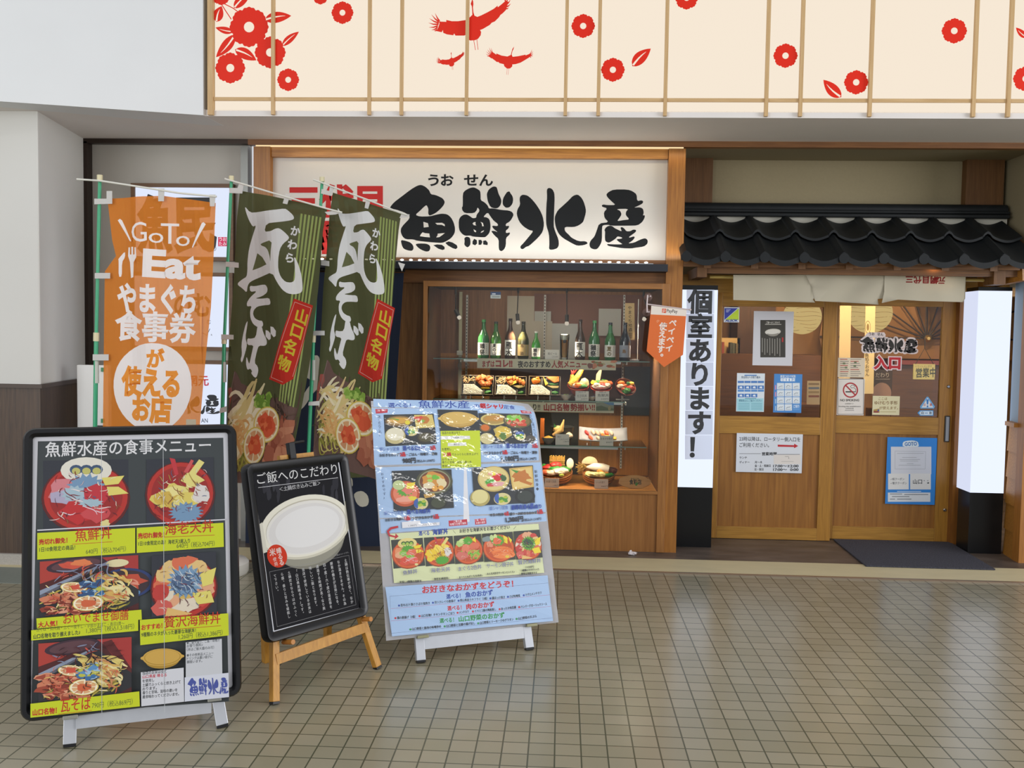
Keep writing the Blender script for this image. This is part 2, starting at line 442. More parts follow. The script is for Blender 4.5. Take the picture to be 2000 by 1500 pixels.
class Art:
    def __init__(s, sh, q, m): s.sh, s.q, s.m = sh, q, m
    def uv(s, a, b):
        t = s.q[0] * (1 - a) + s.q[1] * a; k = s.q[3] * (1 - a) + s.q[2] * a; p = t * (1 - b) + k * b; return (p.x, p.y)
    def pg(s, pts, c): s.sh.poly([s.uv(*p) for p in pts], c, s.m)
    def disc(s, a, b, ra, rb, c, n=22, rot=0, a0=0, a1=6.2832):
        pts = []
        for i in range(n + (0 if a1 - a0 > 6.28 else 1)):
            t = a0 + (a1 - a0) * i / n; x, y = ra * math.cos(t), rb * math.sin(t)
            pts.append((a + x * math.cos(rot) - y * math.sin(rot), b + x * math.sin(rot) + y * math.cos(rot)))
        if a1 - a0 < 6.28: pts.append((a, b))
        s.pg(pts, c)
    def blob(s, a, b, ra, rb, c, seed=0, n=14, j=.25):
        r = random.Random(seed); pts = []
        for i in range(n):
            t = 6.2832 * i / n; k = 1 + r.uniform(-j, j); pts.append((a + ra * k * math.cos(t), b + rb * k * math.sin(t)))
        s.pg(pts, c)
    def star(s, a, b, ra, rb, c, n=14, k=.72):
        s.pg([(a + ra * (1 if i % 2 else k) * math.cos(math.pi * i / n), b + rb * (1 if i % 2 else k) * math.sin(math.pi * i / n)) for i in range(2 * n)], c)
    def scat(s, n, box, size, cols, seed=0, asp=1.0, j=.35):
        r = random.Random(seed)
        for i in range(n):
            z = r.uniform(*size); s.blob(r.uniform(box[0], box[2]), r.uniform(box[1], box[3]), z, z * asp, r.choice(cols), seed * 97 + i, 9, j)
    def strands(s, n, box, ang, ln, w, cols, seed=0, curl=.9):
        r = random.Random(seed); k0 = (Vector(s.uv(1, 0)) - Vector(s.uv(0, 0))).length
        for i in range(n):
            a, b = r.uniform(box[0], box[2]), r.uniform(box[1], box[3]); t = ang + r.uniform(-.45, .45); l = ln * r.uniform(.5, 1.1); cv = r.uniform(-curl, curl); q = r.uniform(-curl, curl) * .7
            pts = []
            for k in range(7):
                f = k / 6 - .5; y = cv * (f * f - .25) + q * f * (f * f - .25) * 2
                pts.append(Vector(s.uv(a + l * (f * math.cos(t) - y * math.sin(t)), b + l * (f * math.sin(t) + y * math.cos(t)))))
            s.sh.strip(pts, [w * k0 * x for x in (.35, .8, 1, 1, 1, .8, .35)], r.choice(cols), s.m)
    def tex(s, n, box, cols, seed=0, ln=.09, w=.012):
        """short brushy strokes in every direction, the grain of a food photograph"""
        r = random.Random(seed + 500)
        for i in range(n): s.strands(1, box, r.uniform(0, 3.14), ln * r.uniform(.5, 1.3), w * r.uniform(.5, 1.4), cols, seed * 131 + i)
    def lemon(s, a, b, ra, rb, core='e0552c', rot=0):
        s.disc(a, b, ra, rb, 'd8c25a', rot=rot); s.disc(a, b, ra * .93, rb * .93, 'efe6c8', rot=rot)
        for k in range(8):
            t = k * .785 + .1
            s.disc(a, b, ra * .8, rb * .8, 'd9a878' if k % 2 else 'cf9a70', 5, rot, t + .06, t + .70)
        if core: s.blob(a, b, ra * .42, rb * .5, core, int(a * 999), 12, .3)
    def bowl(s, a, b, ra, rb, c, inner, rot=0):
        s.disc(a, b, ra, rb, c, 30, rot); s.disc(a, b, ra * .86, rb * .86, inner, 30, rot)
def rot_rect(x, y, w, h, deg):
    t = math.radians(deg); c, n = math.cos(t), math.sin(t)
    return [(x + a * c - b * n, y + a * n + b * c) for a, b in ((-w / 2, h / 2), (w / 2, h / 2), (w / 2, -h / 2), (-w / 2, -h / 2))]
# ------------------------------------------------------------------ materials of the place
white_paint = mat('white_paint', 'd9dbdc', .7, noise=.03, scale=3)
cream_paint = mat('cream_paint', 'd2d1cc', .75, noise=.03, scale=2)
soffit_paint = mat('soffit_paint', 'dcd7d3', .75, noise=.05, scale=2.5)
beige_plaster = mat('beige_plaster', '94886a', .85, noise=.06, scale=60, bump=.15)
grey_panel = mat('grey_panel', 'b3afa6', .5, noise=.03, scale=4)
dark_wood_v = wood('dark_wood_v', '3a2a1f', '54402f', 'z', .4)
orange_v = wood('orange_v', '8a5722', 'a8702f', 'z', .42)
orange_x = wood('orange_x', '8f5c22', 'b07a33', 'x', .42)
door_v = wood('door_v', '8a5f22', 'a8782f', 'z', .38)
door_x = wood('door_x', '8f6526', 'ad7f35', 'x', .38)
panel_v = wood('panel_v', '7d4f1f', '98672c', 'z', .38, 3)
brown_v = wood('brown_v', '6e4826', '8c6236', 'z', .5)
brown_x = wood('brown_x', '6e4624', '875a30', 'x', .5)
old_wood_x = wood('old_wood_x', '58381a', '785026', 'x', .55)
post_v = wood('post_v', '5c3c1c', '704c28', 'z', .55)
black_gloss = mat('black_gloss', '0d0e10', .3, spec=.35)
black_matt = mat('black_matt', '1b1c1d', .6)
steel = mat('steel', 'a9abad', .3, 1.0)
alu = mat('alu', 'b4b6b8', .42, .9, noise=.05, scale=30)

# tiled floor: a square grid of beige tiles
def tile_material():
    m, nt, b = nodes_of('floor_tiles')
    tc = nt.nodes.new('ShaderNodeTexCoord'); mp = nt.nodes.new('ShaderNodeMapping')
    br = nt.nodes.new('ShaderNodeTexBrick'); br.offset = 0; br.squash = 1
    br.inputs['Scale'].default_value = 1.0; br.inputs['Brick Width'].default_value = .1; br.inputs['Row Height'].default_value = .1
    br.inputs['Mortar Size'].default_value = .0034; br.inputs['Mortar Smooth'].default_value = .3; br.inputs['Bias'].default_value = 0
    br.inputs['Color1'].default_value = (*lin('8d8873'), 1); br.inputs['Color2'].default_value = (*lin('98927e'), 1)
    br.inputs['Mortar'].default_value = (*lin('4d4f3e'), 1)
    mp.inputs['Location'].default_value = TILE_OFF
    nz = nt.nodes.new('ShaderNodeTexNoise'); nz.inputs['Scale'].default_value = 1.3; nz.inputs['Detail'].default_value = 6
    mx = nt.nodes.new('ShaderNodeMix'); mx.data_type = 'RGBA'; mx.blend_type = 'MULTIPLY'; mx.inputs[0].default_value = .55
    rp = nt.nodes.new('ShaderNodeValToRGB'); rp.color_ramp.elements[0].color = (.84, .82, .79, 1); rp.color_ramp.elements[1].color = (1.06, 1.05, 1.03, 1)
    nt.links.new(tc.outputs['Object'], mp.inputs[0]); nt.links.new(mp.outputs[0], br.inputs[0]); nt.links.new(tc.outputs['Object'], nz.inputs[0])
    nt.links.new(nz.outputs[0], rp.inputs[0]); nt.links.new(br.outputs['Color'], mx.inputs[6]); nt.links.new(rp.outputs[0], mx.inputs[7])
    nt.links.new(mx.outputs[2], b.inputs['Base Color'])
    b.inputs['Roughness'].default_value = .22; b.inputs['Specular IOR Level'].default_value = .5
    n2 = nt.nodes.new('ShaderNodeTexNoise'); n2.inputs['Scale'].default_value = 70; nt.links.new(tc.outputs['Object'], n2.inputs[0])
    ad = nt.nodes.new('ShaderNodeMath'); ad.operation = 'MULTIPLY_ADD'; ad.inputs[1].default_value = .12
    inv = nt.nodes.new('ShaderNodeMath'); inv.operation = 'SUBTRACT'; inv.inputs[0].default_value = 1
    nt.links.new(br.outputs['Fac'], inv.inputs[1]); nt.links.new(n2.outputs[0], ad.inputs[0]); nt.links.new(inv.outputs[0], ad.inputs[2])
    bp = nt.nodes.new('ShaderNodeBump'); bp.inputs['Strength'].default_value = .35; bp.inputs['Distance'].default_value = .003
    nt.links.new(ad.outputs[0], bp.inputs['Height']); nt.links.new(bp.outputs[0], b.inputs['Normal'])
    return m
TILE_OFF = (0.0, 0.02, 0)
tiles = tile_material()
fl = MB().add([(-9, -7, 0), (9, -7, 0), (9, 6.262, 0), (-9, 6.262, 0)], [(0, 1, 2, 3)]).build('floor', tiles, kind='structure')
fl.data.transform(Matrix.Translation(fl.location)); fl.location = (0, 0, 0)
stone = mat('cream_stone', 'c9bd97', .5, noise=.12, scale=4, stretch=(1, 3, 1))
slate = mat('dark_slate', '5b5149', .42, noise=.75, scale=4, bump=.8, stretch=(1, 2.2, 1))
MB().box(-3.25, 9, 6.272, 6.648, -.05, .006).build('floor_kerb_stone', stone, kind='structure')
MB().box(-9, 9, 6.256, 6.274, -.05, .009).build('trim_1', mat('kerb_metal', 'b09a86', .3, .9), kind='structure')
MB().box(-3.4, 9, 6.646, 11.2, -.05, .003).build('floor_slate', slate, kind='structure')

# left column: white above, dark boards below, granite foot
XL = at(78, 600, 6.0)[0]
zl = at(40, 751, 6.0)[2]
zp = .075
XB = at(164, 600, 6.84)[0]
def column(z0, z1, g): return MB().prism([(-9, 6.0 - g, z0), (XL + g, 6.0 - g, z0), (XB + g, 6.84, z0), (XB + g, 7.6, z0), (-9, 7.6, z0)], (0, 0, 1), z1 - z0)
column(zl, 2.975, 0).build('wall_left', cream_paint, kind='structure', bevel=.01)
column(zp, zl - .02, -.012).build('wall_left_boards', dark_wood_v, kind='structure')
column(zl - .022, zl + .004, .012).build('trim_2', mat('dado_cap', '4d4038', .5), kind='structure')
granite = mat('granite', 'a8a39b', .6, noise=.35, scale=160)
column(-.02, zp, .015).build('baseboard_left', granite, kind='structure')
MB().box(-9, -3.0, 5.93, 6.0, -.05, .004).build('floor_left_stone', stone, kind='structure')
MB().box(-9, -2.95, 5.56, 5.93, -.05, .003).build('floor_drain', mat('drain_grey', '7a8078', .5, noise=.1, scale=40), kind='structure')

# bulkhead: white fascia, soffit, ceiling
ZS = 2.955
fe = atz(396, 225, ZS); f0 = atz(-260, 180, ZS)
mb = MB()
mb.prism([(f0.x, f0.y - .004, ZS - .001), (fe.x + .004, fe.y - .004, ZS - .001), (fe.x + .024, 6.4, ZS - .001), (fe.x - .05, 6.4, ZS - .001), (f0.x, f0.y + .1, ZS - .001)], (0, 0, 1), 3.5)
mb.build('wall_fascia', white_paint, kind='structure')
mb = MB()
mb.prism([(f0.x, f0.y, ZS), (fe.x, fe.y, ZS), (fe.x + .015, 6.12, ZS), (9, 6.12, ZS), (9, 6.9, ZS), (-9, 6.9, ZS), (-9, f0.y, ZS)], (0, 0, 1), .04)
mb.build('ceiling_soffit', soffit_paint, kind='structure')

# the facade frame
YF = 6.85
z_head0 = at(1000, 288, YF)[2]
MB().box(at(484, 280, YF)[0], 6, YF, YF + .06, at(1000, 285, YF)[2], ZS).build('trim_3', brown_x, kind='structure')
MB().box(XB, at(484, 280, YF)[0], YF, YF + .06, at(330, 280, YF)[2], ZS).build('trim_17', mat('bronze_frame', '3b302a', .4, .6), kind='structure')
MB().box(at(500, 286, 6.87)[0], at(1335, 286, 6.87)[0], 6.862, 6.88, z_head0, at(1000, 285, YF)[2]).build('led_line', emit('warm_led_line', 'ffe2ae', .95), label='thin warm glowing line along the top of the shop signboard', cat='light')                  # header under the soffit
MB().pbox(165, 276, 173, 1085, YF, .09).build('trim_4', mat('bronze_frame', '3b302a', .4, .6), kind='structure')
X0, X1, Z0, Z1 = rc(172, 279, 486, 1080, 6.93)
MB().box(X0 - .1, X1, 6.93, 7.0, 0, ZS).build('wall_facade', grey_panel, kind='structure')
X0, X1, Z0, Z1 = rc(470, 288, 484, 1080, 6.86)
MB().box(X0, X1, 6.86, 6.93, 0, z_head0).build('trim_5', mat('grey_metal_frame', '6f706c', .35, .7), kind='structure')
X0, X1, Z0, Z1 = rc(495, 288, 527, 1080, 6.86)
MB().box(X0, X1, 6.86, 7.0, 0, z_head0).build('trim_6', orange_v, kind='structure')
X0, X1, Z0, Z1 = rc(520, 288, 1305, 308, 6.88)
MB().box(X0, X1, 6.88, 6.97, Z0, Z1 + .02).build('trim_7', orange_x, kind='structure')
X0, X1, Z0, Z1 = rc(1303, 288, 1336, 600, 6.86)
PX0, PX1 = X0, X1
MB().box(X0, X1, 6.86, 7.06, 0, z_head0).build('trim_8', orange_v, kind='structure')
# boards behind and below the sign
X0, X1, Z0, Z1 = rc(500, 512, 1303, 553, 6.9)
MB().box(X0, PX0, 6.91, 6.97, Z0, at(1000, 505, 6.91)[2]).build('trim_9', brown_x, kind='structure')
X0, X1, Z0, Z1 = rc(497, 500, 826, 1080, 6.93)
MB().box(X0, X1, 6.93, 6.98, 0, at(700, 545, 6.93)[2]).build('wall_boards', brown_v, kind='structure')
# ------------------------------------------------------------------ lettering traced as outlines: the brush-written shop name
LOGO_A = dict(o=(750, 330), k=7.6923, body=[
 [(90,575),(150,500),(270,410),(400,310),(500,250),(560,238),(620,265),(680,320),(702,380),(770,390),(820,410),(880,440),(915,490),(900,540),(850,600),(780,660),(720,690),(680,700),(663,670),(668,600),(640,540),(600,570),(540,630),(470,690),(540,715),(690,712),(790,685),(870,670),(950,680),(1010,730),(1050,810),(1070,900),(1060,970),(1010,1040),(930,1090),(870,1112),(740,1105),(500,1080),(440,1058),(330,1058),(280,1020),(250,950),(255,890),(300,830),(380,750),(385,700),(300,650),(180,610),(100,600)],
 [(250,1065),(330,1080),(400,1105),(440,1150),(445,1200),(420,1232),(360,1225),(295,1200),(268,1150)],
 [(470,1130),(530,1118),(640,1122),(690,1150),(698,1190),(680,1235),(630,1243),(560,1215),(510,1180)],
 [(740,1145),(800,1133),(870,1140),(910,1170),(912,1205),(880,1218),(820,1200)],
 [(920,1110),(970,1088),(1030,1105),(1095,1145),(1105,1180),(1080,1205),(1030,1190),(960,1150)],
 [(1183,370),(1215,325),(1290,285),(1350,275),(1400,298),(1445,330),(1452,390),(1452,470),(1510,500),(1560,550),(1575,595),(1640,592),(1760,615),(1880,625),(1930,650),(1948,690),(1925,740),(1890,790),(1830,825),(1830,860),(1883,852),(1870,895),(1830,925),(1832,965),(1897,952),(1885,990),(1832,1035),(1832,1150),(1805,1210),(1765,1238),(1730,1220),(1722,1170),(1724,1055),(1660,1000),(1605,930),(1660,930),(1715,955),(1640,895),(1620,850),(1710,860),(1710,825),(1650,780),(1600,715),(1558,650),(1490,722),(1540,725),(1585,755),(1600,830),(1600,900),(1580,970),(1530,1020),(1500,1028),(1340,1018),(1295,1000),(1220,1005),(1170,975),(1125,910),(1122,770),(1150,715),(1200,685),(1250,685),(1300,715),(1330,740),(1385,735),(1390,690),(1440,625),(1405,575),(1395,620),(1355,665),(1215,665),(1175,620),(1170,575),(1185,560)],
 [(1545,370),(1575,305),(1640,262),(1690,268),(1705,310),(1720,370),(1755,440),(1765,490),(1750,545),(1715,585),(1670,595),(1600,575),(1560,490),(1548,420)],
 [(1825,380),(1850,345),(1885,335),(1900,365),(1930,405),(1942,460),(1930,525),(1885,578),(1830,585),(1785,540),(1782,480),(1795,430)],
 [(1205,1040),(1240,1015),(1290,1030),(1300,1080),(1298,1140),(1270,1172),(1245,1178),(1205,1140),(1212,1080)],
 [(1330,1090),(1355,1048),(1395,1070),(1398,1120),(1370,1148),(1330,1130)],
 [(1420,1065),(1460,1065),(1478,1095),(1460,1140),(1420,1140)], [(1490,1080),(1530,1072),(1560,1110),(1555,1145),(1490,1135)]],
 hole=[[(592,795),(660,815),(672,870),(598,880)],[(770,812),(870,808),(910,830),(915,862),(870,840),(800,838)],[(555,980),(580,952),(620,965),(680,970),(690,1028),(620,1022),(540,1010)],[(808,972),(915,962),(880,990),(830,1025),(785,1028),(805,1000)],
 [(1330,820),(1350,800),(1378,798),(1372,830),(1388,850),(1350,845)],[(1450,795),(1485,810),(1500,860),(1475,862),(1470,825)],[(1345,905),(1385,932),(1380,952),(1355,940)],[(1505,920),(1490,945),(1452,962),(1462,940)]])
LOGO_B = dict(o=(1000, 360), k=7.1429, body=[
 [(105,210),(115,165),(150,143),(215,155),(270,200),(330,270),(390,360),(430,450),(448,560),(430,660),(370,740),(240,860),(200,870),(150,908),(120,895),(115,865),(160,820),(240,725),(300,650),(240,640),(160,590),(100,520),(65,420),(75,350),(115,285)],
 [(485,80),(500,55),(530,50),(565,70),(590,120),(595,200),(590,320),(580,580),(600,650),(650,770),(655,850),(630,895),(560,915),(515,908),(522,820),(515,690),(480,580),(475,480),(480,290),(490,180)],
 [(600,440),(640,360),(720,290),(790,225),(850,160),(915,140),(965,180),(1000,240),(1030,340),(1030,400),(1005,490),(990,530),(930,575),(860,598),(735,592),(735,650),(800,710),(830,745),(930,795),(1030,793),(1062,825),(1000,850),(910,858),(840,825),(710,750),(650,690),(610,600),(595,500)],
 [(1315,140),(1350,105),(1420,72),(1610,72),(1680,95),(1740,140),(1745,235),(1810,222),(1832,240),(1820,270),(1740,310),(1700,325),(1790,320),(1830,345),(1838,400),(1825,435),(1855,430),(1850,470),(1815,530),(1750,575),(1620,578),(1370,578),(1350,565),(1270,570),(1255,600),(1255,780),(1235,840),(1190,905),(1140,908),(1090,885),(1078,830),(1100,780),(1150,730),(1180,650),(1215,545),(1350,530),(1290,470),(1280,390),(1330,335),(1260,315),(1250,295),(1275,280),(1320,290),(1450,290),(1390,240),(1330,180)],
 [(1310,600),(1350,578),(1395,580),(1430,610),(1470,630),(1535,660),(1510,605),(1535,595),(1570,620),(1595,655),(1650,655),(1690,630),(1730,635),(1730,660),(1700,685),(1630,735),(1640,745),(1700,725),(1715,740),(1690,775),(1660,800),(1620,825),(1700,815),(1790,770),(1860,750),(1895,780),(1890,830),(1840,870),(1720,885),(1670,895),(1540,893),(1440,875),(1340,860),(1320,830),(1400,838),(1545,838),(1520,820),(1480,795),(1455,765),(1535,758),(1535,740),(1470,725),(1450,755),(1400,790),(1350,818),(1300,795),(1295,730),(1300,660),(1288,640)]],
 hole=[[(1455,345),(1625,342),(1590,380),(1585,430),(1640,490),(1560,498),(1465,515),(1500,470),(1530,420),(1510,370)]])
def smooth_ring(p):
    """one round of corner cutting, so traced strokes read as brush strokes"""
    n = len(p); o = []
    for i in range(n):
        a, b = p[i], p[(i + 1) % n]
        o += [(a[0] * .78 + b[0] * .22, a[1] * .78 + b[1] * .22), (a[0] * .22 + b[0] * .78, a[1] * .22 + b[1] * .78)]
    return o
def logo(sh, f, ink_c, back, m=0, halo=None, hm=0, hw=.02):
    """f maps a point of the big sign (pixels) to this sheet's uv"""
    parts = []
    for L in (LOGO_A, LOGO_B):
        for kind in ('body', 'hole'):
            for pg in L[kind]:
                q = smooth_ring(pg) if len(pg) > 8 else pg
                parts.append((kind, [f(L['o'][0] + x / L['k'], L['o'][1] + y / L['k']) for x, y in q]))
    if halo:
        for kind, uv in parts:
            if kind == 'body':
                sh.strip([Vector(p) for p in uv + uv[:2]], hw, halo, hm)
    for kind, uv in parts: sh.poly(uv, ink_c if kind == 'body' else back, m)
def lin_map(sh, dst, src=(762, 360, 1266, 492)):
    """affine map from the big sign's pixels to a pixel rectangle (x0,y0 top left, x1,y0r top right, bottom y) of another sheet"""
    x0, y0, x1, y1, x2, y2 = dst                       # top left, top right, bottom left
    A = Vector(sh.px(x0, y0)); B = Vector(sh.px(x1, y1)) - A; C = Vector(sh.px(x2, y2)) - A
    def f(x, y):
        p = A + B * ((x - src[0]) / (src[2] - src[0])) + C * ((y - src[1]) / (src[3] - src[1])); return (p.x, p.y)
    return f

# ------------------------------------------------------------------ the big shop sign
paper = ink('printed_paper', .55)
gloss = ink('laminated_print', .5, coat=.6)
backlit = ink('backlit_print', .4, emission=1.0)
sign_w = mat('sign_white', 'ccc8c1', .5)
YS = 6.93
X0, X1, Z0, Z1 = rc(526, 306, 1304, 514, YS)
sg = empty('shop_signboard', ((X0 + X1) / 2, YS, Z0), 'wide white signboard with big black brush lettering above the show window', 'sign')
MB().box(X0, X1, YS, YS + .05, Z0, Z1).build('board', sign_w, sg)
sh = Sheet((0, YS, 0), mats=[ink('sign_lettering', .6, spec=.15)])
logo(sh, lambda x, y: sh.px(x, y), '1b1d1f', 'ccc8c1')
for t, x0, x1 in (('う', 836, 857), ('お', 861, 886), ('せ', 906, 934), ('ん', 936, 963)):
    sh.T(t, x0, 363, x1, 363, 22, '1b1d1f', .03)
sh.T('三代目', 562, 421, 748, 421, 56, 'b5302e', .045)
sh.T('網元', 600, 492, 748, 492, 58, 'b5302e', .045)
sh.build('lettering', sg)
X0, X1, Z0, Z1 = rc(500, 512, 1304, 526, 6.76)
MB().box(X0, X1, 6.74, 6.92, Z0, Z1).build('sign_ledge', mat('navy_ledge', '181c26', .5), label='dark navy ledge running under the shop signboard', cat='ledge')
led_m = emit('led_white', 'fff6e4', 14)
a = at(560, 505.5, 6.765); b = at(1262, 508.5, 6.765)
ls = empty('led_strip', ((a.x + b.x) / 2, 6.765, a.z), 'row of bright white light dots along the bottom of the shop signboard', 'lights')
zt = Z1
MB().box(a.x - .05, b.x + .05, 6.755, 6.78, zt, zt + .006).build('rail', alu, ls)
nl = 41
pr = MB().blob((0, 0, 0), (.0125, .008, .006), 1, 0).build('led_lens', led_m, ls)
for i in range(nl):
    o = pr if i == 0 else pr.copy()
    if i: COL.objects.link(o); o.parent = ls
    o.location = Vector((a.x + (b.x - a.x) * i / (nl - 1), 6.767, zt + .012)) - ls.location
pr.data.transform(Matrix.Translation(ls.location))

# ------------------------------------------------------------------ lit paper-screen box with red flowers and cranes
YB = 6.12
xa = at(411, 120, YB)[0]; xb = 4.0; zb = at(1000, 228, YB)[2]
bx = empty('lit_screen_box', ((xa + xb) / 2, YB, zb), 'long glowing screen panel with red flowers and cranes and thin wooden bars', 'light box')
MB().box(xa + .02, xb, YB + .012, YB + .3, zb + .03, 6.2).build('casing', white_paint, bx)
MB().box(xa + .02, xb, YB + .002, YB + .3, zb, at(1000, 217, YB)[2]).build('base_rail', mat('pale_green_rail', 'd3ddcf', .4), bx)
shoji = emit('shoji_glow', 'fff0dc', .93)
sh = Sheet((0, YB, 0), mats=[shoji, ink('red_film', .5, emission=.26, spec=.2)])
u0 = xa + .03; v0 = at(1000, 218, YB)[2]
sh.plate([(u0, v0), (xb, v0), (xb, 6.2), (u0, 6.2)], 'ffffff', .008, 0)
RED, WHT = 'c6230f', 'f6e6cf'
def flower(x, y, R, hole=.25):
    c = Vector(sh.px(x, y)); k = sh.scale(x, y) * R; pts = []
    for i in range(120):
        t = 6.28319 * i / 120
        r = k * (.85 + .10 * abs(math.cos(4 * t)) ** .6 + .05 * abs(math.cos(12 * t)))
        pts.append((c.x + r * math.cos(t), c.y + r * math.sin(t)))
    sh.poly(pts, RED, 1)
    sh.poly([(c.x + k * (hole + .02 * (i % 2)) * math.cos(math.pi * i / 18), c.y + k * (hole + .02 * (i % 2)) * math.sin(math.pi * i / 18)) for i in range(36)], WHT, 0)
def leaf(a, b, w, rib=True):
    A = Vector(sh.px(*a)); B = Vector(sh.px(*b)); d = B - A; n = Vector((-d.y, d.x)).normalized() * w * sh.scale(*a)
    up = []; lo = []
    for i in range(11):
        f = i / 10; wv = math.sin(math.pi * f ** .8) ** .85 * .55; p = A + d * f
        up.append(tuple(p + n * wv)); lo.append(tuple(p - n * wv * .75))
    sh.poly(up + lo[::-1][1:-1], RED, 1)
    if rib:
        q = [A + d * f + n * .12 * math.sin(math.pi * f) for f in (.05, .2, .4, .6, .78)]
        sh.strip(q, [w * sh.scale(*a) * x for x in (.16, .15, .12, .08, .02)], WHT, 0)
def crane(pts, feathers, legs, f):
    sh.poly([sh.px(*f(*p)) for p in pts], RED, 1)
    for base, tips in feathers:
        for (tx, ty), (bx_, by_) in zip(tips, base):
            mx, my = (tx + bx_) / 2, (ty + by_) / 2 + 12
            sh.strip([Vector(sh.px(*f(*q))) for q in ((bx_, by_), (mx, my), (tx, ty))], [sh.scale(900, 60) * k for k in (f.w, f.w * .7, f.w * .08)], RED, 1)
    for a, b in legs:
        sh.strip([Vector(sh.px(*f(*a))), Vector(sh.px(*f(*b)))], [sh.scale(900, 60) * f.w * .3] * 2, RED, 1)
class Map:
    def __init__(s, k, cx, cy, ox, oy, w): s.k, s.cx, s.cy, s.ox, s.oy, s.w = k, cx, cy, ox, oy, w
    def __call__(s, x, y): return (820 + ((x - s.cx) * s.k + s.ox) / 8.333, ((y - s.cy) * s.k + s.oy) / 8.333)
BIG = [(310,345),(345,352),(430,355),(430,325),(520,345),(620,345),(755,325),(810,285),(855,240),(850,150),(845,100),(828,65),(842,20),(852,-20),(868,20),(872,70),(865,120),(872,200),(890,255),(935,275),(1000,250),(1100,200),(1200,145),(1265,92),(1270,118),(1330,70),(1400,10),(1440,30),(1400,165),(1350,215),(1310,245),(1290,280),(1220,350),(1170,370),(1140,405),(1080,440),(1030,470),(980,490),(998,520),(990,575),(950,630),(900,655),(820,660),(780,640),(745,570),(720,580),(580,580),(558,545),(545,575),(440,560),(380,535),(375,490),(355,525),(265,505),(300,450),(320,380)]
BF = [([(320,345),(310,355),(310,375),(305,395),(295,420),(290,445),(280,480)], [(248,215),(190,238),(155,300),(140,372),(148,445),(190,490),(230,500)]),
      ([(1390,20),(1400,40),(1405,80),(1405,110),(1400,140)], [(1390,-40),(1440,-35),(1478,-10),(1480,60),(1447,122)])]
BL = [((878,655),(905,815)), ((928,640),(948,810))]
crane(BIG, BF, BL, Map(1, 0, 0, 0, 0, 3.4))
crane(BIG, BF, BL, Map(.35, 880, 480, 520, 1020, 1.5))
RT = [(1180,845),(1245,890),(1245,870),(1330,905),(1425,920),(1480,895),(1505,800),(1535,755),(1525,800),(1508,830),(1495,890),(1510,925),(1600,915),(1720,890),(1722,903),(1800,870),(1815,900),(1790,930),(1700,985),(1640,1020),(1560,1045),(1505,1050),(1505,1080),(1470,1115),(1420,1118),(1375,1080),(1365,1045),(1300,1030),(1270,1005),(1260,1015),(1175,950),(1165,952),(1115,915),(1150,880)]
crane(RT, [([(1180,850),(1170,860),(1160,870),(1150,885),(1140,900),(1130,912)], [(1162,780),(1128,772),(1100,805),(1080,835),(1074,875),(1090,908)]),
           ([(1795,875),(1800,885),(1805,895),(1808,905),(1800,920)], [(1825,805),(1845,830),(1847,870),(1842,905),(1815,938)])],
      [((1422,1115),(1410,1215)), ((1448,1112),(1435,1220))], Map(1, 0, 0, 0, 0, 1.7))
for a, b, w in (((457,16),(490,-14),20), ((423,43),(433,12),22), ((456,62),(421,54),14), ((459,68),(422,112),22), ((459,97),(501,118),22), ((517,39),(569,31),22), ((551,90),(584,62),15),
                ((1235,129.5),(1271,95),24), ((1643,190),(1608,156),24), ((2006,74),(1984,54),13)): leaf(a, b, w)
for p in ([(430,4),(440,20),(452,38)], [(435,6),(455,16),(466,24)]): sh.line(p, 1.8, RED, 1)
for f in ((432,-8,18), (486.6,53,39), (527.8,102.6,31), (450,133,30), (563,156,22), (626,-6,15), (669,25,22), (1139,51,23.5), (1197,136.5,23.5), (1341,-4,23), (1534,109,24), (1672,161,24), (1863.5,60.5,25), (2003,154,25)): flower(*f)
sh.build('glowing_panel', bx)
bar = wood('lattice_wood', 'b79463', 'c9a878', 'z', .5)
barx = wood('lattice_wood_x', 'b79463', 'c9a878', 'x', .5)
ztop = 6.2
for x in (411.5, 533, 721.5, 784.5, 912, 1106, 1170.5, 1301.5, 1499.5, 1566.5, 1702.5, 1905.5, 1973.8, 2110):
    X = at(x, 110, YB - .02)[0]; w = .011
    if x < 415: w = .013
    MB().box(X - w, X + w, YB - .025, YB, zb + .004, ztop).build('upright_bar', bar, bx)
Z = at(1000, 194.5, YB - .012)[2]
MB().box(xa + .02, xb, YB - .015, YB, Z - .011, Z + .011).build('cross_bar', barx, bx)
MB().box(xa - .01, xa + .025, YB - .028, YB + .3, zb, ztop).build('end_frame', bar, bx)

